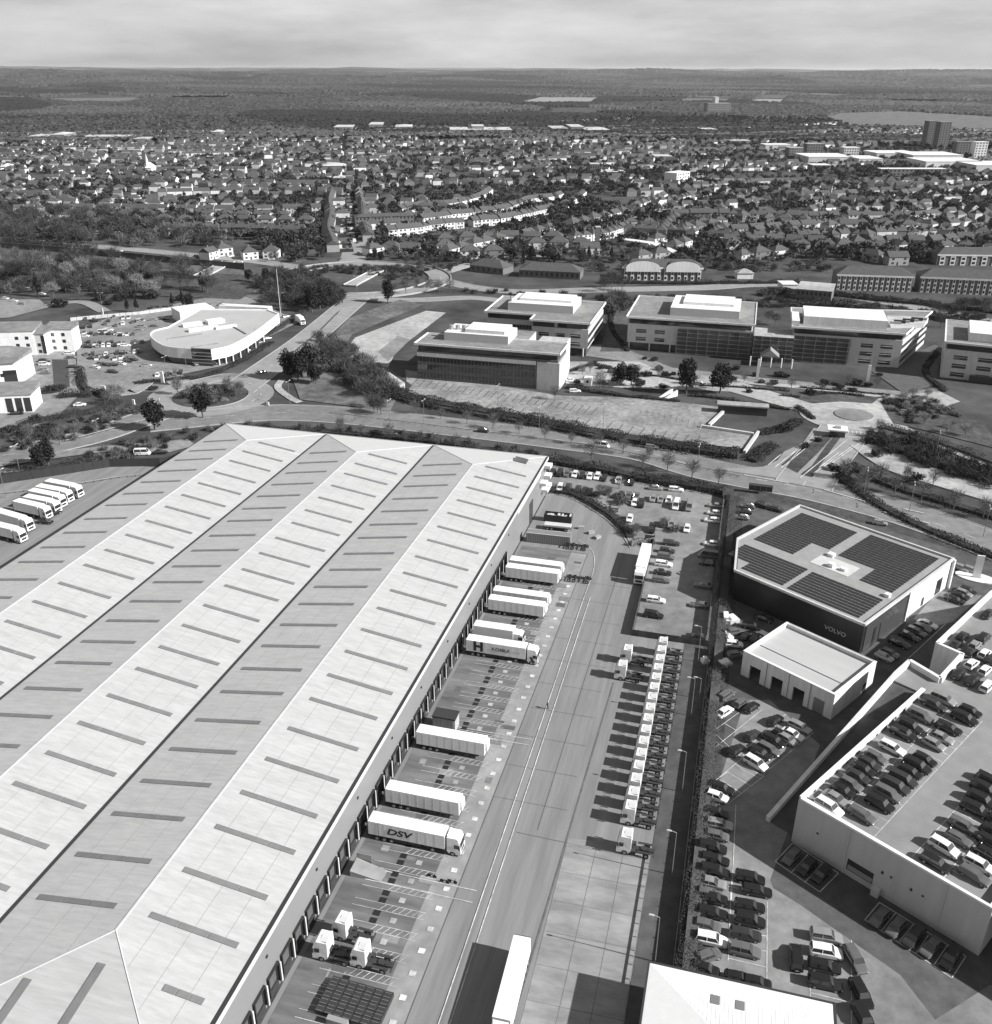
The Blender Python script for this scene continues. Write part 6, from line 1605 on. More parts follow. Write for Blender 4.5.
FIELDS = [fieldpoly([(825,118),(840,113),(900,111),(985,116),(1040,122),(1000,131),(900,128),(850,127)]), fieldpoly([(515,103),(540,97),(600,97),(590,103)]), fieldpoly([(672,101),(700,96),(735,97),(725,102)]), fieldpoly([(750,102),(765,94),(790,96),(780,103)]),
          fieldpoly([(40,98),(95,94),(150,99),(120,103),(60,101)]), fieldpoly([(0,89),(50,87),(120,90),(60,92)]), fieldpoly([(250,80),(330,79),(360,81),(280,82)]), fieldpoly([(130,91),(180,90),(200,93),(150,94)])]
def inp(p, poly):
    r = False; n = len(poly)
    for i in range(n):
        a, b = poly[i], poly[(i+1) % n]
        if (a.y > p.y) != (b.y > p.y) and p.x < (b.x-a.x)*(p.y-a.y)/(b.y-a.y)+a.x: r = not r
    return r
SPECS = []   # (distance, p, ang, wall, hip, wide, rowphrase)
OCC = []
def row(pts, side, wide, phrase, walls, hip=True, pitch=None, off=0, skip=.06):
    line = resample(smooth_line([at(*q) for q in pts], 6), 1.0)
    pitch = pitch or {'semi':16.5,'terrace':8.25,'detached':15}[wide]
    i = int(off); k = 0
    while i < len(line)-2:
        ii = int(i); a = line[ii]; d = (line[min(ii+2, len(line)-1)]-line[ii]).normalized(); ang = math.atan2(d.y, d.x)
        if side < 0: ang += math.pi
        if random.random() > skip:
            k += 1; SPECS.append([a.length, a, ang+random.uniform(-.03,.03), random.choice(walls), hip if random.random() < .85 else (not hip), wide, phrase])
        i += pitch*random.uniform(.97, 1.06)
WWW = ['white','white','white','pale']; MIX = ['white','pale','brick','grey','brick']; DK = ['brick','brick','grey','pale']
Zq = lambda x0: (lambda x, y: (x0+x/3.968, 110+y/3.968))
A3, A4 = Zq(250), Zq(500)
def rr(Z, pts): return [Z(*q) for q in pts]
row(rr(A4, [(-60,545),(0,532),(60,522),(120,508),(170,496),(220,482),(265,474),(310,464),(345,455),(420,438),(475,424),(530,408)]), 1, 'semi', 'in the white row curving above the crescent green', WWW)
row(rr(A3, [(790,580),(860,560),(940,545),(1000,535)])+rr(A4, [(40,522)]), 1, 'semi', 'in the short row right of the junction', WWW)
row(rr(A3, [(560,500),(640,492),(720,478),(800,470),(900,460),(1000,452)])+rr(A4, [(60,440),(150,420),(210,402)]), 1, 'terrace', 'in the lower of the two long white terraces', WWW, hip=False)
row(rr(A3, [(690,452),(800,436),(900,425),(1000,412)])+rr(A4, [(60,392),(110,372),(200,362),(240,350)]), 1, 'terrace', 'in the upper of the two long white terraces', WWW, hip=False)
row(rr(A3, [(600,412),(700,392),(800,388),(900,362),(950,332)]), 1, 'terrace', 'in the third white terrace back', WWW, hip=False)
row(rr(A4, [(540,395),(600,372),(650,352),(690,340)]), 1, 'semi', 'at the top of the pale climbing road', WWW)
row(rr(A4, [(300,522),(370,515),(430,505),(500,480)]), 1, 'terrace', 'in the short row below the pale climbing road', WWW)
row(rr(A4, [(250,390),(300,365),(330,340)]), 1, 'terrace', 'in the little spur above the white row', WWW)
row(rr(A3, [(0,590),(70,585),(160,585),(250,580)]), 1, 'detached', 'along the shopping street mouth, left side', WWW, hip=True)
row(rr(A3, [(-160,590),(-100,575),(-40,575)]), 1, 'detached', 'beside the slip road lamps', WWW)
row(rr(A3, [(490,575),(560,565),(640,575),(730,570)]), 1, 'semi', 'on the corner right of the shopping street', WWW)
row(rr(A3, [(330,560),(310,500),(320,440),(315,380),(330,330)]), -1, 'terrace', 'lining the left side of the shopping street', MIX, hip=False)
row(rr(A3, [(470,520),(455,470),(450,410),(440,370),(430,330)]), 1, 'terrace', 'lining the right side of the shopping street', MIX, hip=False)
# right hand estates
Zt4 = lambda x, y: (742+x/3.968, 110+y/3.968)
R5 = [([(0,600),(60,590),(160,580)],'semi'),([(60,500),(130,490)],'detached'),([(180,480),(270,468),(340,480),(380,470)],'semi'),([(400,500),(470,520),(520,510)],'detached'),
      ([(380,440),(460,432),(500,430)],'semi'),([(560,545),(620,560),(690,570)],'detached'),([(520,600),(600,612),(700,606),(780,612)],'semi'),([(650,455),(700,470),(760,480)],'detached'),
      ([(810,440),(880,432),(950,425)],'semi'),([(800,520),(880,530),(960,530)],'detached'),([(240,545),(320,560),(420,560)],'semi'),([(120,540),(180,545)],'detached'),([(0,440),(60,430),(120,430)],'semi'),
      ([(880,600),(990,590)],'semi'),([(530,400),(600,410),(650,420)],'detached'),([(690,410),(770,400)],'detached'),([(240,420),(320,400)],'semi'),([(600,350),(700,340),(800,360)],'semi'),([(0,380),(80,370),(180,380)],'semi'),([(820,330),(900,325),(990,335)],'semi'),
      ([(0,340),(100,330),(200,340),(320,330),(420,340)],'semi')]
for i, (p, w) in enumerate(R5): row([Zt4(*q) for q in p], 1, w, 'in the %s brown roofed group behind the offices' % nth(i+1), MIX, hip=i % 2 == 0, skip=.1)
for i, (p, w) in enumerate([([(560,600),(640,590),(720,585)],'semi'),([(690,560),(760,540),(840,540)],'detached'),([(700,500),(780,480),(870,470)],'semi'),([(760,430),(840,420),(900,400)],'semi'),([(640,500),(660,470),(700,440)],'detached'),([(860,500),(900,480)],'semi'),([(560,540),(640,530)],'semi')]):
    row([A4(*q) for q in p], 1, w, 'in the %s cluster right of the pale climbing road' % nth(i+1), MIX, skip=.1)
# left field of streets, nearly level rows
ys = [233, 226, 219.5, 213, 207, 201.5, 196.5, 192, 187.5, 183.5, 179.5, 176, 172.5, 169.5, 166.5, 164, 161.5, 159, 157, 155, 153, 151, 149.3, 147.7, 146.2, 144.7, 143.3, 142, 140.7, 139.5, 138.3, 137.2, 136.1, 135.1]
for i, y in enumerate(ys):
    x0, x1 = -40, 345
    if i < 2: x0 = 165
    sl = random.uniform(-.02, .04)
    pts = [(x, y+sl*(x-150)*.5+1.1*math.sin(x*.02+i)) for x in range(int(x0), int(x1)+1, 55)]
    row(pts, 1 if i % 2 else -1, 'terrace' if i % 3 == 0 else 'semi', 'in the %s street back of the left suburb' % nth(i+1), ['white','pale','pale','grey','brick','white'], hip=i % 3 != 0, skip=.22)
for i, y in enumerate(ys[7:]):
    for (x0, x1, nm) in ((350, 640, 'middle'), (640, 1030, 'right')):
        if nm == 'right' and y > 178: continue
        if nm == 'middle' and y > 188 and False: continue
        sl = random.uniform(-.05, .03)
        pts = [(x, y-3+sl*(x-x0)+1.3*math.sin(x*.025+i*2)) for x in range(x0, x1+1, 48)]
        row(pts, 1 if i % 2 else -1, random.choice(['semi','semi','terrace','detached']), 'in the %s street back of the %s suburb' % (nth(i+1), nm), ['white','pale','grey','brick','brick'], hip=i % 2 == 0, skip=.35)
for i, y in enumerate([246, 240, 234, 228, 222, 214, 208, 203]):
    row([(x, y+1.5*math.sin(x*.03+i)-(x-350)*.02) for x in range(372, 470 if i > 3 else 440, 24)], 1, 'semi', 'in the %s row between shopping street and terraces' % nth(i+1), MIX, skip=.2) if i > 2 else None
for i, y in enumerate([252, 246, 239, 232, 226, 219, 213, 207, 201, 196, 191, 187, 183]):
    row([(x, y+2.2*math.sin(x*.022+i*1.7)+(x-820)*random.uniform(-.02,.02)) for x in range(630 if y < 240 else 710, 1031, 36)], 1 if i % 2 else -1, ['semi','detached','terrace'][i % 3], 'in the %s lane of the right hand suburb' % nth(i+1), ['white','pale','grey','brick','brick','pale'], hip=i % 2 == 0, skip=.25)
for i, y in enumerate([256, 250, 243]):
    row([(x, y+1.2*math.sin(x*.03+i)+(x-530)*-.01) for x in range(445, 625, 30)], 1, 'semi', 'in the %s lane south of the white row' % nth(i+1), MIX, skip=.25)
# sort, drop overlaps
SPECS.sort(key=lambda s: s[0])
SPECS = [s for s in SPECS if not any(inp(s[1], f) for f in FIELDS)]
keep = []; grid = {}
for s in SPECS:
    p = s[1]; c = (int(p.x//9), int(p.y//9)); bad = False
    for i in (-1,0,1):
        for j in (-1,0,1):
            for q in grid.get((c[0]+i, c[1]+j), []):
                if (q-p).length < 7.6: bad = True
    if not bad: grid.setdefault(c, []).append(p); keep.append(s)
SPECS = keep
cnt = {}
for s in SPECS[:300]:
    cnt.setdefault(s[6], []).append(s)
for ph, L in cnt.items():
    L.sort(key=lambda s: s[1].x/s[1].y)
    for i, s in enumerate(L):
        wall = {'white':'white','pale':'pale','brick':'brick','grey':'grey'}[s[3]]
        house(s[1], s[2], s[3], s[4], s[5], '%s house, %s from the left %s' % (wall, nth(i+1), ph), 'houses '+ph, random.uniform(.94,1.06), parts=s[0] < 900)
# the rest of the suburb reads as one mass
def box_batch(S, name, label):
    n = len(S); V = []; F = []; MI = []
    wmi = {'white':0,'pale':1,'brick':2,'grey':3}
    for d, p, a, wall, hip, wide, _ in S:
        W, D = {'semi':(11.5,7.6),'terrace':(8.2,7.8),'detached':(8.8,7.6)}[wide]
        H = 4.6; c, s = math.cos(a), math.sin(a); o = len(V)
        g = 0 if not hip else min(D/2, W/2-.1)
        L = [(-W/2,-D/2,0),(W/2,-D/2,0),(W/2,D/2,0),(-W/2,D/2,0),(-W/2,-D/2,H),(W/2,-D/2,H),(W/2,D/2,H),(-W/2,D/2,H),(-W/2+g,0,H+3.1),(W/2-g,0,H+3.1)]
        V += [(p.x+x*c-y*s, p.y+x*s+y*c, z) for x, y, z in L]
        F += [tuple(o+i for i in f) for f in ((0,1,5,4),(1,2,6,5),(2,3,7,6),(3,0,4,7),(4,5,9,8),(6,7,8,9),(5,6,9),(7,4,8))]
        MI += [wmi[wall]]*4+[4 if wall != 'brick' else 5]*2+([4]*2 if hip else [wmi[wall]]*2)
    me = bpy.data.meshes.new(name); me.from_pydata(V, [], F)
    for m in (M_whitew, M_panel, M_brick, MATS['pebbledash'], M_tile, MATS.get('brown_tile', M_tile)): me.materials.append(m)
    me.polygons.foreach_set('material_index', MI); me.update()
    tag(link(name, me), label, 'houses', kind='stuff')
box_batch(SPECS[300:], 'distant_houses', 'mass of distant suburban houses beyond those one can count')
def boxes(name, label, items, mats, kind_cat):
    V = []; F = []; MI = []
    for (x, y, a, parts) in items:
        c, s = math.cos(a), math.sin(a)
        for (x0,x1,y0,y1,z0,z1,dx,dy,m) in parts:
            o = len(V)
            for (u, v, z) in [(x0,y0,z0),(x1,y0,z0),(x1,y1,z0),(x0,y1,z0),(x0+dx,y0+dy,z1),(x1-dx,y0+dy,z1),(x1-dx,y1-dy,z1),(x0+dx,y1-dy,z1)]: V.append((x+u*c-v*s, y+u*s+v*c, z))
            F.extend([tuple(o+i for i in f) for f in ((4,5,6,7),(0,1,5,4),(1,2,6,5),(2,3,7,6),(3,0,4,7))]); MI.extend([m]*5)
    me = bpy.data.meshes.new(name); me.from_pydata(V, [], F)
    for m in mats: me.materials.append(m)
    me.polygons.foreach_set('material_index', MI); me.update(); tag(link(name, me), label, kind_cat, kind='stuff')
random.seed(77)
cars_s = []; fences_s = []
def carbox(p, a):
    m = random.choice([0,0,1,2,3,3,4]); cars_s.append((p.x, p.y, a, [(-2.1,2.1,-.85,.85,.25,.9,.05,.05,m), (-1.4,1.1,-.78,.78,.9,1.45,.45,.12,5)]))
for s_ in SPECS:
    if s_[0] > 1500: break
    p, a = s_[1], s_[2]; d = Vector((math.cos(a), math.sin(a))); n = Vector((-d.y, d.x))
    if random.random() < .5: carbox(p-n*(8.2+random.random())+d*random.uniform(-4,4), a+random.choice([0,0,math.pi/2]))
    h = random.uniform(1.2, 2.4); m = random.choice([0,1,2,2])
    fences_s.append((p.x, p.y, a, [(6.3,6.8,4.4,14,0,h,.05,.05,m)]))
    if random.random() < .6: fences_s.append((p.x, p.y, a, [(-6.5,6.5,13.6,14.4,0,h*1.1,.1,.1,2)]))
    if random.random() < .4: q = random.uniform(-4,3); fences_s.append((p.x, p.y, a, [(q,q+2.6,9,12,0,2.1,.1,.5,random.choice([0,3,4]))]))
    if random.random() < .35: fences_s.append((p.x, p.y, a, [(-1.8,1.8,4.31,7.0,0,2.7,.1,.1,random.choice([3,4]))]))
for (x0, x1, y0, y1, n_) in ((80,150,318,322,10),(85,140,334,336,9),(88,150,343,345,10),(90,140,358,360,8),(0,45,385,392,6),(150,230,305,309,8)):
    for k in range(n_): carbox(at(x0+(x1-x0)*(k+random.uniform(-.2,.2))/n_, random.uniform(y0, y1)), R(-75))
for k in range(70): carbox(at(random.uniform(880,1000), random.uniform(172,186)), random.random()*3)
boxes('small_parked_cars', 'many small parked cars in the suburban streets and crowded lots', cars_s, [PAINT['white'], PAINT['silver'], PAINT['grey'], PAINT['black'], PAINT['dark'], M_cglass], 'cars')
boxes('garden_clutter', 'garden fences, hedges, sheds and extensions among the houses', fences_s, [mat('fence_wood', .12, .9, .2, .5), mat('pale_fence', .25, .9, .2, .5), M_hedge, M_whitew, M_tile], 'fences')
print('houses', len(SPECS), 'far at', SPECS[300][0])
# ---------------------------------------------------------------- larger buildings beyond
def block(name, label, px0, px1, py, depth, h, wall, storeys=0, roof=None, cat='building', bays=None, gable=False, gh=3.0, roofm=None):
    ya, yb = py if isinstance(py, tuple) else (py, py)
    a = at(px0, ya); b = at(px1, yb); d = b-a; L = d.length; ang = math.atan2(d.y, d.x)
    T = thing(name, label, cat, (a.x, a.y, 0), ang)
    w = MB(); w.box(0, L, 0, depth, 0, h); w.build('wall', wall, T)
    r = MB()
    if gable: r.hip(-.5, L+.5, -.5, depth+.5, h+.01, h+gh, 0)
    else: r.box(-.3, L+.3, -.3, depth+.3, h+.01, h+.5)
    r.build('roof', roofm or M_whitew, T)
    if storeys:
        st = h/storeys
        n = bays or max(2, int(L/5))
        for k in range(storeys):
            if n > 24 or storeys*n > 90:
                g = MB()
                for j in range(n): g.box(L*(j+.25)/n, L*(j+.75)/n, -.08, .05, st*k+st*.3, st*k+st*.78)
                g.build('window_row', M_glass, T)
            else:
                for j in range(n):
                    g = MB(); g.box(L*(j+.28)/n, L*(j+.72)/n, -.08, .05, st*k+st*.3, st*k+st*.78); g.build('window', M_glass, T)
    return T
block('apartment_tower', 'dark tower block, left and taller of the close pair on the right skyline', 925, 934, 148, 18, 41, M_brick, 12, roofm=M_asph, bays=4)
block('apartment_tower', 'dark tower block, right of the close pair on the right skyline', 936.5, 947, 149.5, 18, 41, M_brick, 12, roofm=M_asph, bays=4)
block('apartment_tower', 'low dark slab block beside the pale one near the right edge', 955, 972, 158, 14, 22, M_brick, 7, roofm=M_asph, bays=6)
block('apartment_tower', 'pale slab block near the right edge below the field', 973, 985, 160, 14, 24, M_whitew, 7, roofm=M_white, bays=4)
block('castle_like_building', 'pale grand building with turrets far off among trees', 707, 730, 114, 40, 28, M_asph, 5, roofm=M_pave, bays=9)
block('turret', 'pale slender turret on the far grand building', 714, 717.5, 113.8, 30, 44, M_panel, 0)
block('flat_block', 'dark flats with pale end in the right suburb, left of three', 788, 802, 160, 18, 16, M_brick, 5, roofm=M_pave, bays=6)
block('flat_block', 'dark flats with pale end in the right suburb, middle of three', 806, 822, 157, 18, 18, M_brick, 5, roofm=M_pave, bays=6)
block('flat_block', 'pale flats behind the shopping centre, right of three', 843, 858, 158, 18, 14, M_panel, 4, roofm=M_white, bays=6)
for i, (x0, x1, y, dp, h, wall, nm) in enumerate([(808,852,164,60,9,M_panel,'long white roofed shopping hall'),(858,882,166,50,9,M_panel,'short white roofed shopping hall'),(876,918,160,50,9,M_panel,'far shopping hall'),(912,962,163,60,10,M_panel,'broad shopping hall'),(925,982,170,60,10,M_whitew,'low pale car park hall'),(975,1040,174,60,10,M_panel,'shopping hall cut by the right edge'),
    (812,830,172,20,8,M_brick,'brick block in front of the shopping halls'),(880,945,176,12,8,M_brick,'long brick block in front of the shopping halls'),(765,790,151,30,9,M_panel,'white roofed hall left of the flats')]):
    block('shopping_hall', nm+' in the right hand town centre', x0, x1, y, dp, h, wall, 2 if wall is M_brick else 0)
for i, (x0, x1, y, dp, h, nm) in enumerate([(28,50,140.5,60,9,'small white industrial shed, farthest left'),(51,65,140.6,60,13,'taller white industrial shed at the left'),(82,126,140.8,50,9,'long white industrial shed at the left'),(134,147,143,40,9,'short pale shed left of centre'),(212,221,138,40,14,'pale blocky shed left of centre'),(334,352,131.5,80,11,'pale gabled shed on the middle skyline of sheds'),(369,382,130,90,14,'pale shed with raised roof in the middle'),(395,412,131.5,80,12,'pale twin shed in the middle'),(450,494,133.5,90,9,'very long white shed right of the middle'),(472,484,132.6,60,16,'raised white shed behind the very long one'),(495,512,133.5,90,9,'white shed beginning the right string'),(552,568,132,90,9,'white shed in the right string, second'),(571,584,132,90,13,'brighter white shed in the right string, third'),(586,610,133.5,90,9,'white shed in the right string, fourth'),(703,717,133,50,9,'white shed under the grand building'),(655,672,161,30,8,'white roofed school hall beside the wood'),(322,345,171,30,8,'pale flat roofed hall in the central suburb'),(333,350,183,25,7,'second pale flat roofed hall nearer the shopping street'),(600,625,176,30,6,'low pale school roofs left of the chapel'),(0,6,172,30,8,'bright white hall at the left edge'),(28,42,163,26,7,'small bright hall in the left suburb'),(730,750,145,26,9,'long pale hall before the right suburb'),(640,660,172,25,6,'grey roofed school block')]):
    block('industrial_shed', nm, x0, x1, y, dp, h*.75, M_clad, 0, roofm=M_panel, gable=(i % 3 == 1), gh=3, cat='shed')
block('church', 'pale church like building with a short spire in the left suburb', 146, 152, 175, 20, 8, M_whitew, 0, gable=True, gh=6, roofm=M_whitew)
p = at(148.5, 174.5); T = thing('spire', 'short pale spire beside the left suburb church', 'spire', (p.x, p.y, 0)); g = MB(); g.cyl(0,0,0,12,2.2,2.2,8); g.build('tower', M_whitew, T); g = MB(); g.cyl(0,0,12.01,24,2.4,.05,8); g.build('cone', M_whitew, T)
block('civic_block', 'white office like block with masts above the pale road', 676, 689, (186,184), 16, 13, M_whitew, 4, roofm=M_white, bays=5)
block('old_block', 'grey stone block with tall pale windows in the middle suburb', 590, 599, 175.5, 14, 13, M_brick, 2, roofm=M_panel, bays=4)
block('brick_block', 'three storey brick block above the corner houses', 356, 414, (229,227), 12, 9, M_brick, 3, roofm=M_tile, bays=16, gable=True, gh=2)
block('flat_roofed_block', 'three storey flat roofed brick block behind the splayed office', 795, 830, (302,305), 22, 7, M_brick, 2, roofm=M_pave, bays=8)
block('low_shed', 'white flat roofed shed next to the flat roofed brick block', 782, 797, 291, 10, 3.5, M_whitew, 0)
block('bungalow', 'small white bungalow behind the offices', 737, 753, 279, 8, 3.5, M_whitew, 0, gable=True, gh=2.2, roofm=M_pave)
block('brick_pavilion', 'long dark tiled brick building right of the junction', 519, 580, (277,280), 14, 4.5, M_brick, 1, roofm=M_tile, gable=True, gh=4, bays=12)
block('brick_pavilion', 'smaller dark tiled wing at the left of the long brick building', 470, 503, (271,275), 13, 4.0, M_brick, 1, roofm=M_tile, gable=True, gh=4, bays=6)
def gabled_terrace(name, label, A, B, depth, h, n, arch=False):
    T = block(name, label, A[0], B[0], (A[1], B[1]), depth, h, M_brick, 0, roofm=M_tile, gable=True, gh=4.0)
    L = (at(*B)-at(*A)).length
    for k in range(n):
        w = L/n
        g = MB(); x = w*(k+.5); ww = w*.24
        g.box(x-ww, x+ww, -.35, -.01, 0, h-1.0); g.build('pale_bay', M_whitew, T)
        for z in (.9, 3.6, 6.2):
            if z < h-1.5:
                q = MB(); q.box(x-ww*.6, x+ww*.6, -.42, -.351, z, z+1.5); q.build('window', M_glass, T)
    g = MB(); g.box(-.3, L+.3, -.5, -.36, h-.95, h+.05); g.build('eaves_band', M_whitew, T)
    if arch:
        for k in range(arch):
            x = L*(k+.5)/arch; W = L/arch*.42
            g = MB(); n2 = 14; g.add([(x-W,-1.2,h)]+[(x+W*math.cos(math.pi*(1-t/n2)), -1.2, h+3.8*math.sin(math.pi*t/n2)) for t in range(n2+1)]+[(x+W,-1.2,h)], [tuple(range(n2+3))[::-1]])
            o = len(g.v); g.prism([(x-W,-1.2),(x+W,-1.2),(x+W,-.4),(x-W,-.4)], h-2.6, h); g.build('arched_gable', M_whitew, T)
            g = MB(); g.hip(x-W, x+W, -1.1, depth/2, h+.05, h+4.0, 0); g.build('gable_roof', M_tile, T)
    return T
gabled_terrace('gabled_terrace', 'brick terrace with arched white gables and pale bays behind the white offices', (622,280), (702,281), 13, 8, 12, arch=2)
gabled_terrace('long_terrace', 'long dark roofed terrace with pale striped bays, left of the pair', (835,289.5), (911,292), 14, 9, 14)
gabled_terrace('long_terrace', 'long dark roofed terrace with pale striped bays at the right edge', (918,292), (1030,297), 14, 9, 18)
gabled_terrace('striped_terrace', 'brick terrace with white gables at the right edge behind the long terrace', (936,265), (1020,266), 12, 7, 8)
block('long_white_garage', 'long low white garage row below the pale road', 612, 648, (243,248), 7, 3, M_whitew, 0, roofm=M_white)
block('long_white_garage', 'second low white garage row running right', 650, 668, (248,257), 7, 3, M_whitew, 0, roofm=M_white)
p = at(597, 247); T = thing('brick_tower', 'slim dark chimney tower beside the crescent green', 'tower', (p.x, p.y, 0)); g = MB(); g.box(-1.6,1.6,-1.6,1.6,0,14); g.build('shaft', M_brick, T); g = MB(); g.box(-1.8,1.8,-1.8,1.8,14.01,14.6); g.build('cap', M_panel, T)

# ---------------------------------------------------------------- suburban trees: nearest as individuals, the rest one mass
random.seed(5)
cand = []
def inside_roads(px, py):
    if 335 < px < 372 and py > 195: return True
    return False
tries = 0
while len(cand) < 13000 and tries < 70000:
    tries += 1
    px = random.uniform(-30, 1022); py = 118+ (150)*random.random()**1.7
    if py > 262 or inside_roads(px, py): continue
    if px < 260 and py > 240: continue
    if 400 < px < 700 and 238 < py and py < 262 and random.random() < .15: continue
    p = at(px, py)
    # less trees over street of white terraces
    c = (int(p.x//9), int(p.y//9)); bad = False
    for i in (-1,0,1):
        for j in (-1,0,1):
            for q in grid.get((c[0]+i, c[1]+j), []):
                if (q-p).length < 8.5: bad = True
    p2 = p*(1+9.0/p.length); c = (int(p2.x//9), int(p2.y//9)); b2 = False
    for i in (-1,0,1):
        for j in (-1,0,1):
            for q in grid.get((c[0]+i, c[1]+j), []):
                if (q-p2).length < 7.5: b2 = True
    if (bad or b2) and random.random() < (.985 if 370 < px < 640 and py > 192 else .86): continue
    if any(inp(p, f) for f in FIELDS): continue
    den = .55+.5*math.sin(px*.021+1.3)*math.sin(py*.13+px*.006)
    if px > 640 and py > 190: den -= .08
    if py < 140: den += .5
    if random.random() > max(.15, den): continue
    cand.append((p.length, p))
extra = []
for (x0,x1,y0,y1,n) in ((540,600,200,215,60),(700,830,240,262,60),(300,345,150,165,50),(740,800,190,214,60),(842,992,225,260,50),(560,600,160,176,40),(820,870,180,196,50)):
    for k in range(n): p = at(random.uniform(x0,x1), random.uniform(y0,y1)); extra.append((p.length, p))
cand += extra
cand.sort(key=lambda t: t[0])
near = [t for t in cand if random.random() < .5][:70]; _nn = set(id(t) for t in near); cand = near+[t for t in cand if id(t) not in _nn]
regs = {}
for d, p in near:
    a = p.x/p.y; regs.setdefault('left' if a < -.15 else ('middle' if a < .18 else 'right'), []).append(p)
for nm, L in regs.items():
    L.sort(key=lambda p: p.x/p.y)
    for i, p in enumerate(L):
        k = random.choices(['bared','bare','ever','con'], [4,4,2,1])[0]
        tree(p, k, '%s, %s from the left among the first gardens of the %s suburb' % (KW[k], nth(i+1), nm), 'garden trees of the %s suburb' % nm, random.uniform(.55,.9))
def crown_mass(L, name, label, per=84, seed=3):
    r = np.random.default_rng(seed); n = len(L)
    P0 = np.array([[p.x, p.y] for _, p in L]); D = np.array([d for d, _ in L])
    H = r.uniform(5, 11.5, n); Rr = r.uniform(2.0, 4.8, n)
    kind = r.choice([0,1,2,3], n, p=[.38,.32,.08,.22])
    T = []; I = []
    idx = np.repeat(np.arange(n), per); m = len(idx)
    d = r.normal(size=(m,3)); d /= np.linalg.norm(d, axis=1)[:,None]; d[:,2] = np.abs(d[:,2])*1.0-.35
    k = (.45+.6*r.random(m))[:,None]
    c = d*k*np.stack([Rr[idx], Rr[idx], H[idx]*.45],1); c[:,0] += P0[idx,0]; c[:,1] += P0[idx,1]; c[:,2] += H[idx]*.5
    a = r.normal(size=(m,3)); a /= np.linalg.norm(a, axis=1)[:,None]; b = np.cross(a, r.normal(size=(m,3))); b /= np.linalg.norm(b, axis=1)[:,None]
    s = ((.75+.75*r.random(m))*(Rr[idx]/3.6)*np.where(kind[idx] == 3, 1.05, .85))[:,None]
    tr = np.stack([c-a*s-b*s*.55, c-a*s+b*s*.55, c+a*s], 1)
    # trunks
    t0 = np.concatenate([P0, np.zeros((n,1))], 1); w = np.array([.25,0,0])
    tt = np.stack([t0-w, t0+w, t0+np.array([0,0,1])*(H*.7)[:,None]], 1)
    me = tri_mesh(name, np.concatenate([tr, tt]), [mat('suburb_tree_a', .06, .95), mat('suburb_tree_b', .035, .95), mat('suburb_tree_c', .10, .95), M_ever, M_bark], np.concatenate([kind[idx], np.full(n, 4)]))
    tag(link(name, me), label, 'trees', kind='stuff')
crown_mass(cand[70:], 'suburban_trees', 'countless bare and evergreen trees between the suburban houses')
# ---------------------------------------------------------------- bare scrub filling the parkland
def scrub(name, label, poly, n, rad, h, mats, seed, per=90, size=.5):
    r = np.random.default_rng(seed); xs = [q[0] for q in poly]; ys = [q[1] for q in poly]; P = [Vector(q) for q in poly]; pts = []
    while len(pts) < n:
        q = Vector((r.uniform(min(xs), max(xs)), r.uniform(min(ys), max(ys))))
        if inp(q, P): pts.append(at(q.x, q.y))
    T = []; I = []
    for k, p in enumerate(pts):
        t = rnd_tris(per, rad*r.uniform(.7,1.3), h*.5*r.uniform(.7,1.2), h*.5, size, 5.5, seed*1000+k, .5, .3); t[:,:,0] += p.x; t[:,:,1] += p.y; T.append(t); I += [int(r.integers(0, len(mats)))]*per
    tag(link(name, tri_mesh(name, np.concatenate(T), mats, I)), label, 'scrub', kind='stuff')
scrub('scrub', 'tangled bare scrub in the parkland below the motorway', [(-10,258),(60,262),(140,268),(170,290),(120,300),(60,292),(-10,296)], 150, 4.5, 6, [M_twig, M_twigd, M_twigd], 5, 160)
scrub('scrub', 'tangled bare wood above the motorway on the left', [(-10,205),(60,212),(130,214),(200,226),(230,246),(140,248),(60,242),(-10,238)], 190, 5.5, 9, [M_twigd, M_twig, M_twigd], 6, 150, .6)
scrub('scrub', 'bare scrub on the slanting belt left of the podium', [(318,340),(345,345),(380,372),(400,398),(380,402),(345,386),(318,360)], 120, 3.5, 5, [M_twigd, M_twig], 7, 170, .4)
scrub('scrub', 'bare scrub ringing the large junction', [(255,285),(290,270),(330,288),(345,300),(330,310),(300,306),(262,300)], 110, 4, 6, [M_twigd, M_hedge], 8, 150, .5)
scrub('scrub', 'low bushes along the north rim of the junction', [(300,267),(420,267),(436,270),(420,272),(300,271)], 60, 2.2, 2, [M_twigd, M_twig], 9, 130, .5)
scrub('scrub', 'scrub across the right bank beside the entrance road', [(868,436),(905,438),(990,470),(990,490),(930,470),(870,446)], 70, 3, 3.5, [M_twigd, M_hedge], 10, 130, .4)
scrub('scrub', 'planted beds of bare shrubs before the east office', [(880,398),(925,398),(960,412),(930,420),(890,414)], 60, 1.6, 1.6, [M_twig, M_twigl, M_hedge], 12, 90, .3)
scrub('scrub', 'thicket of bare shrubs behind the white offices', [(600,296),(628,300),(628,312),(612,316)], 40, 3.5, 6, [M_twigd, M_twig], 13, 130, .5)
scrub('scrub', 'garden scrub and bare trees between the junction and the brick pavilions', [(400,262),(470,262),(520,262),(700,262),(830,262),(830,272),(700,274),(600,272),(520,268),(440,272)], 150, 3, 4, [M_twigd, M_twig, M_hedge], 14, 110, .45)
scrub('scrub', 'garden hedges and bare trees among the first houses', [(440,262),(440,236),(560,232),(700,225),(990,225),(990,262)], 330, 2.6, 4, [M_twigd, M_twig, M_hedge, M_twigl], 15, 90, .45)
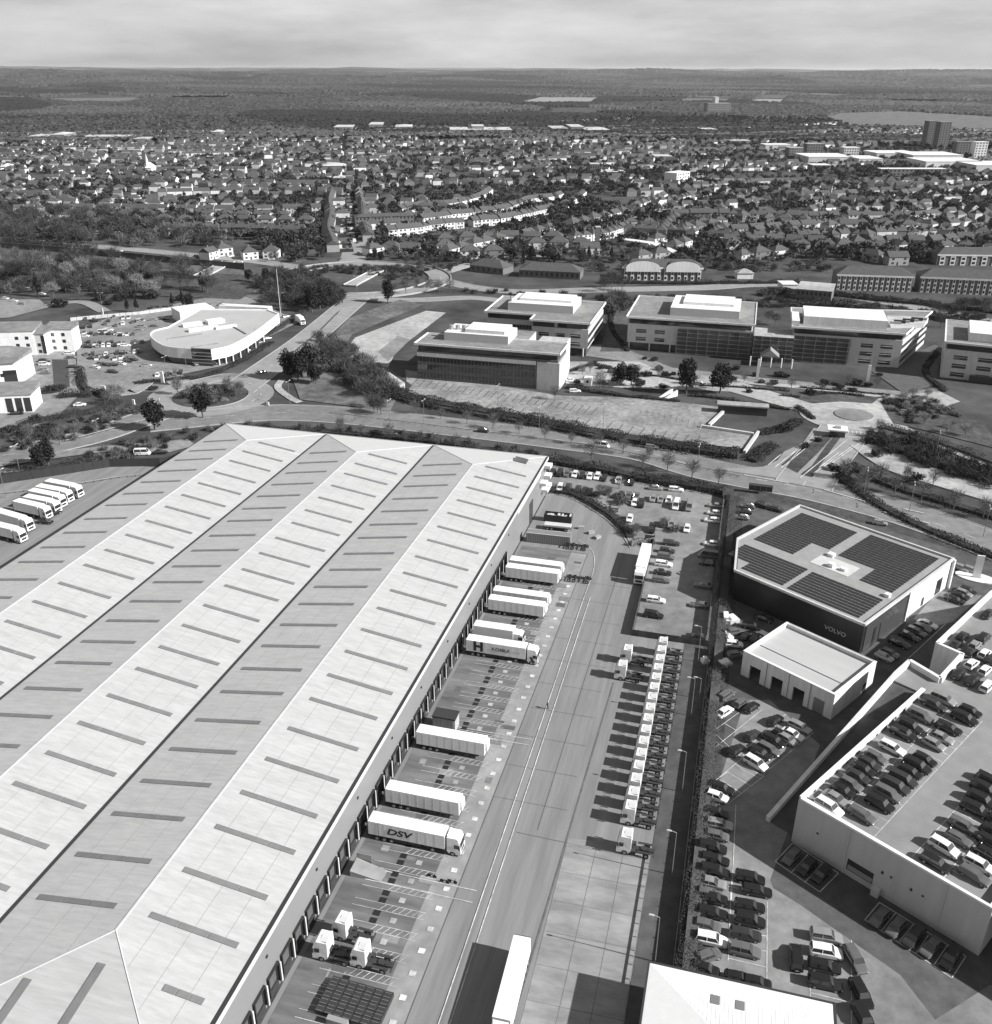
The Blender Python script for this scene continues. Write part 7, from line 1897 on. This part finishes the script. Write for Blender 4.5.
scrub('scrub', 'scrubby verge between the link road and the white offices', [(440,287),(600,296),(830,300),(990,318),(990,326),(820,308),(600,302),(470,296)], 120, 2.2, 2.5, [M_twigd, M_hedge], 16, 90, .4)
scrub('scrub', 'bushes massed inside the junction cutting', [(300,270),(420,270),(432,275),(420,282),(395,286),(385,276),(330,274),(300,280),(288,274)], 70, 2.6, 2.6, [M_twigd, M_hedge, M_twig], 17, 120, .45)
scrub('scrub', 'bare scrub on the banks of the west road and roundabout', [(0,430),(60,425),(120,408),(150,412),(60,446),(0,452)], 60, 2.0, 2.2, [M_twigd, M_hedge, M_twig], 18, 110, .35)
scrub('scrub', 'bare scrub between the warehouse and the carriageway', [(60,468),(130,440),(250,424),(420,436),(540,452),(540,458),(400,444),(240,428),(150,455),(70,474)], 90, 1.8, 2.2, [M_twigd, M_hedge, M_twig], 19, 110, .35)
scrub('scrub', 'planting on the small roundabout island', [(182,386),(240,386),(246,396),(236,406),(190,408),(176,398)], 40, 1.8, 2.0, [M_twigd, M_twig, M_twigl], 20, 120, .35)
# ---------------------------------------------------------------- far woodland: rough canopy sheets
def woodland(name, label, r0, r1, ratio, na, thr, seed, hmax=13, ma=None, excl=None):
    from mathutils import noise
    rs = [r0]
    while rs[-1] < r1: rs.append(rs[-1]*ratio)
    rng = np.random.default_rng(seed); nr = len(rs)
    A = np.linspace(R(90+33), R(90-33), na)
    RR, AA = np.meshgrid(np.array(rs), A, indexing='ij')
    RR = RR*(1+(rng.random(RR.shape)-.5)*(ratio-1)*.9); AA = AA+(rng.random(AA.shape)-.5)*(A[1]-A[0])*.8
    X = RR*np.cos(AA); Y = RR*np.sin(AA); Z = hmax*(.4+.6*rng.random(RR.shape))
    msk = np.zeros(RR.shape, bool); base = np.zeros(RR.shape)
    for i in range(nr):
        for j in range(0, na, 1):
            x, y = X[i,j], Y[i,j]
            n = noise.fractal(Vector((x/700., y/430., seed*3.7)), .9, 2.0, 3)
            msk[i,j] = n > thr
            r = RR[i,j]
            if r > 4600:
                base[i,j] = hillz(x, y, r)
    if excl: msk &= ~excl(X, Y)
    Z = np.where(msk, Z, -1.0)+base
    V = np.stack([X,Y,Z],2).reshape(-1,3)
    i0 = np.arange(nr-1)[:,None]*na+np.arange(na-1)[None]
    q = msk[:-1,:-1] | msk[1:,:-1] | msk[:-1,1:] | msk[1:,1:]
    f = np.stack([i0, i0+1, i0+na+1, i0+na], 2)[q]
    me = bpy.data.meshes.new(name); me.from_pydata(V.tolist(), [], f.tolist())
    for m in ma: me.materials.append(m)
    nf = len(f); blotch = (np.sin(V[f[:,0],0]/370.+seed)+np.sin(V[f[:,0],1]/310.+V[f[:,0],0]/700.)+.7*np.sin(V[f[:,0],0]/150.+V[f[:,0],1]/520.)) > .6
    pale = (np.sin(V[f[:,0],0]/460.+1.7)*np.sin(V[f[:,0],1]/260.+V[f[:,0],0]/900.+seed)) > .45
    me.polygons.foreach_set('material_index', np.where(blotch, 1, np.where(pale & (rng.random(nf) < .8), 2, np.where(rng.random(nf) < .22, 2, np.where(rng.random(nf) < .2, 1, 0)))).astype(np.int32)); me.update()
    tag(link(name, me), label, 'woodland', kind='stuff')
MW = [mat('mid_wood', .03, .95, .3, .01), mat('dark_wood', .012, .95, .3, .02), mat('pale_wood', .06, .95)]
for i, f in enumerate(FIELDS): area('field', f, [M_grassl, mat('pale_field', .24, .95, .12, .005)][i % 2], 0.05+.01*i, 'pale open field, %s from the list of far clearings' % nth(i+1))
def inpoly(X, Y, poly):
    r = np.zeros(X.shape, bool); n = len(poly)
    for i in range(n):
        a, b = poly[i], poly[(i+1) % n]
        c = ((a.y > Y) != (b.y > Y)) & (X < (b.x-a.x)*(Y-a.y)/(b.y-a.y+1e-9)+a.x); r ^= c
    return r
def ex(X, Y):
    m = np.zeros(X.shape, bool)
    for f in FIELDS: m |= inpoly(X, Y, f)
    return m
woodland('woodland', 'belt of mixed woodland beyond the suburb', 1850, 4600, 1.0065, 620, -.3, 1, 8, MW, ex)
woodland('woodland', 'far dark woods under the skyline', 4600, 16000, 1.012, 700, -.4, 2, 9, MW, ex)

# ---------------------------------------------------------------- air
hz = bpy.data.materials.new('haze_air'); hz.use_nodes = True
nt = hz.node_tree; nt.nodes.remove(nt.nodes['Principled BSDF'])
pv = nt.nodes.new('ShaderNodeVolumePrincipled'); pv.inputs['Color'].default_value = (.9,.9,.9,1); pv.inputs['Density'].default_value = 0.5/24000
pv.inputs['Anisotropy'].default_value = .2
nt.links.new(pv.outputs[0], nt.nodes['Material Output'].inputs['Volume'])
g = MB(); g.box(-62000, 62000, -62000, 62000, -60, 175); o = g.build('haze', hz); tag(o, 'thin even haze filling the air', 'haze', kind='stuff')
HAZE = o
# ---------------------------------------------------------------- light, sky, camera
w = bpy.data.worlds.new('World'); scene.world = w; w.use_nodes = True
N = w.node_tree.nodes; L = w.node_tree.links
bg = N['Background']
sky = N.new('ShaderNodeTexSky'); sky.sky_type = 'NISHITA'; sky.sun_disc = False
AZ = -17.0; EL = 32.0
sx, sy = math.cos(R(AZ)), math.sin(R(AZ))
sky.sun_elevation = R(EL); sky.sun_rotation = math.atan2(sx, sy); sky.altitude = 100; sky.air_density = 1.0; sky.dust_density = 1.5; sky.ozone_density = 1.0
bw = N.new('ShaderNodeRGBToBW'); L.new(sky.outputs[0], bw.inputs[0])
tc = N.new('ShaderNodeTexCoord'); mp = N.new('ShaderNodeMapping'); mp.inputs['Scale'].default_value = (3.0, 3.0, 15)
L.new(tc.outputs['Generated'], mp.inputs['Vector'])
n1 = N.new('ShaderNodeTexNoise'); n1.inputs['Scale'].default_value = 1.6; n1.inputs['Detail'].default_value = 7; n1.inputs['Roughness'].default_value = .55
L.new(mp.outputs[0], n1.inputs['Vector'])
cl = N.new('ShaderNodeMapRange'); cl.inputs['From Min'].default_value = .3; cl.inputs['From Max'].default_value = .72; cl.inputs['To Min'].default_value = 3.1; cl.inputs['To Max'].default_value = 6.5
L.new(n1.outputs['Fac'], cl.inputs['Value'])
mx = N.new('ShaderNodeMix'); mx.data_type = 'FLOAT'; mx.inputs['Factor'].default_value = .68
L.new(bw.outputs[0], mx.inputs['A']); L.new(cl.outputs[0], mx.inputs['B'])
sz = N.new('ShaderNodeSeparateXYZ'); L.new(tc.outputs['Generated'], sz.inputs[0])
zr = N.new('ShaderNodeMapRange'); zr.inputs['From Min'].default_value = .06; zr.inputs['From Max'].default_value = .5; zr.inputs['To Min'].default_value = 1.0; zr.inputs['To Max'].default_value = .5
L.new(sz.outputs['Z'], zr.inputs['Value']); zm_ = N.new('ShaderNodeMath'); zm_.operation = 'MULTIPLY'; L.new(mx.outputs['Result'], zm_.inputs[0]); L.new(zr.outputs[0], zm_.inputs[1])
L.new(zm_.outputs[0], bg.inputs['Color']); bg.inputs['Strength'].default_value = 0.085
sd = bpy.data.lights.new('sun', 'SUN'); sd.energy = 5.0; sd.angle = R(.6); sd.color = (1, .995, .99)
so = bpy.data.objects.new('sun', sd); COL.objects.link(so)
dv = Vector((-sx*math.cos(R(EL)), -sy*math.cos(R(EL)), -math.sin(R(EL))))
so.rotation_euler = dv.to_track_quat('-Z', 'Y').to_euler(); so.location = (0,0,500)
cam = bpy.data.cameras.new('camera'); co = bpy.data.objects.new('camera', cam); COL.objects.link(co); scene.camera = co
cam.sensor_fit = 'HORIZONTAL'; cam.sensor_width = 36; cam.lens = 36*FOC/W_; cam.clip_start = .5; cam.clip_end = 120000
fw = Vector((0, math.cos(PITCH), -math.sin(PITCH))); up = Vector((0, math.sin(PITCH), math.cos(PITCH))); rt = Vector((1,0,0))
c, s = math.cos(ROLL), math.sin(ROLL)
# image-right axis a and image-down axis b rotate by ROLL
rt2 = rt*c+up*s; up2 = up*c-rt*s
Mx = Matrix((rt2, up2, -fw)).transposed(); co.matrix_world = Matrix.Translation((0,0,CAMH)) @ Mx.to_4x4()
scene.render.engine = 'CYCLES'
scene.view_settings.view_transform = 'Standard'; scene.view_settings.look = 'None'; scene.view_settings.gamma = 1; scene.view_settings.exposure = 0.74
scene.cycles.volume_bounces = 0; scene.cycles.max_bounces = 4; scene.cycles.diffuse_bounces = 2; scene.cycles.transparent_max_bounces = 4
scene.render.resolution_x = 992; scene.render.resolution_y = 1024
print('objects', len(bpy.data.objects))
_seen = {}
for o in bpy.data.objects:
    if o.parent is None and 'label' in o.keys():
        if len(o['label'].split()) > 16 or len(o['label'].split()) < 4 and o.get('kind') != 'structure': print('LONG', o.name, o['label'])
        if o['label'] in _seen and o.get('kind') != 'structure': print('DUP', o.name, o['label'])
        _seen[o['label']] = 1
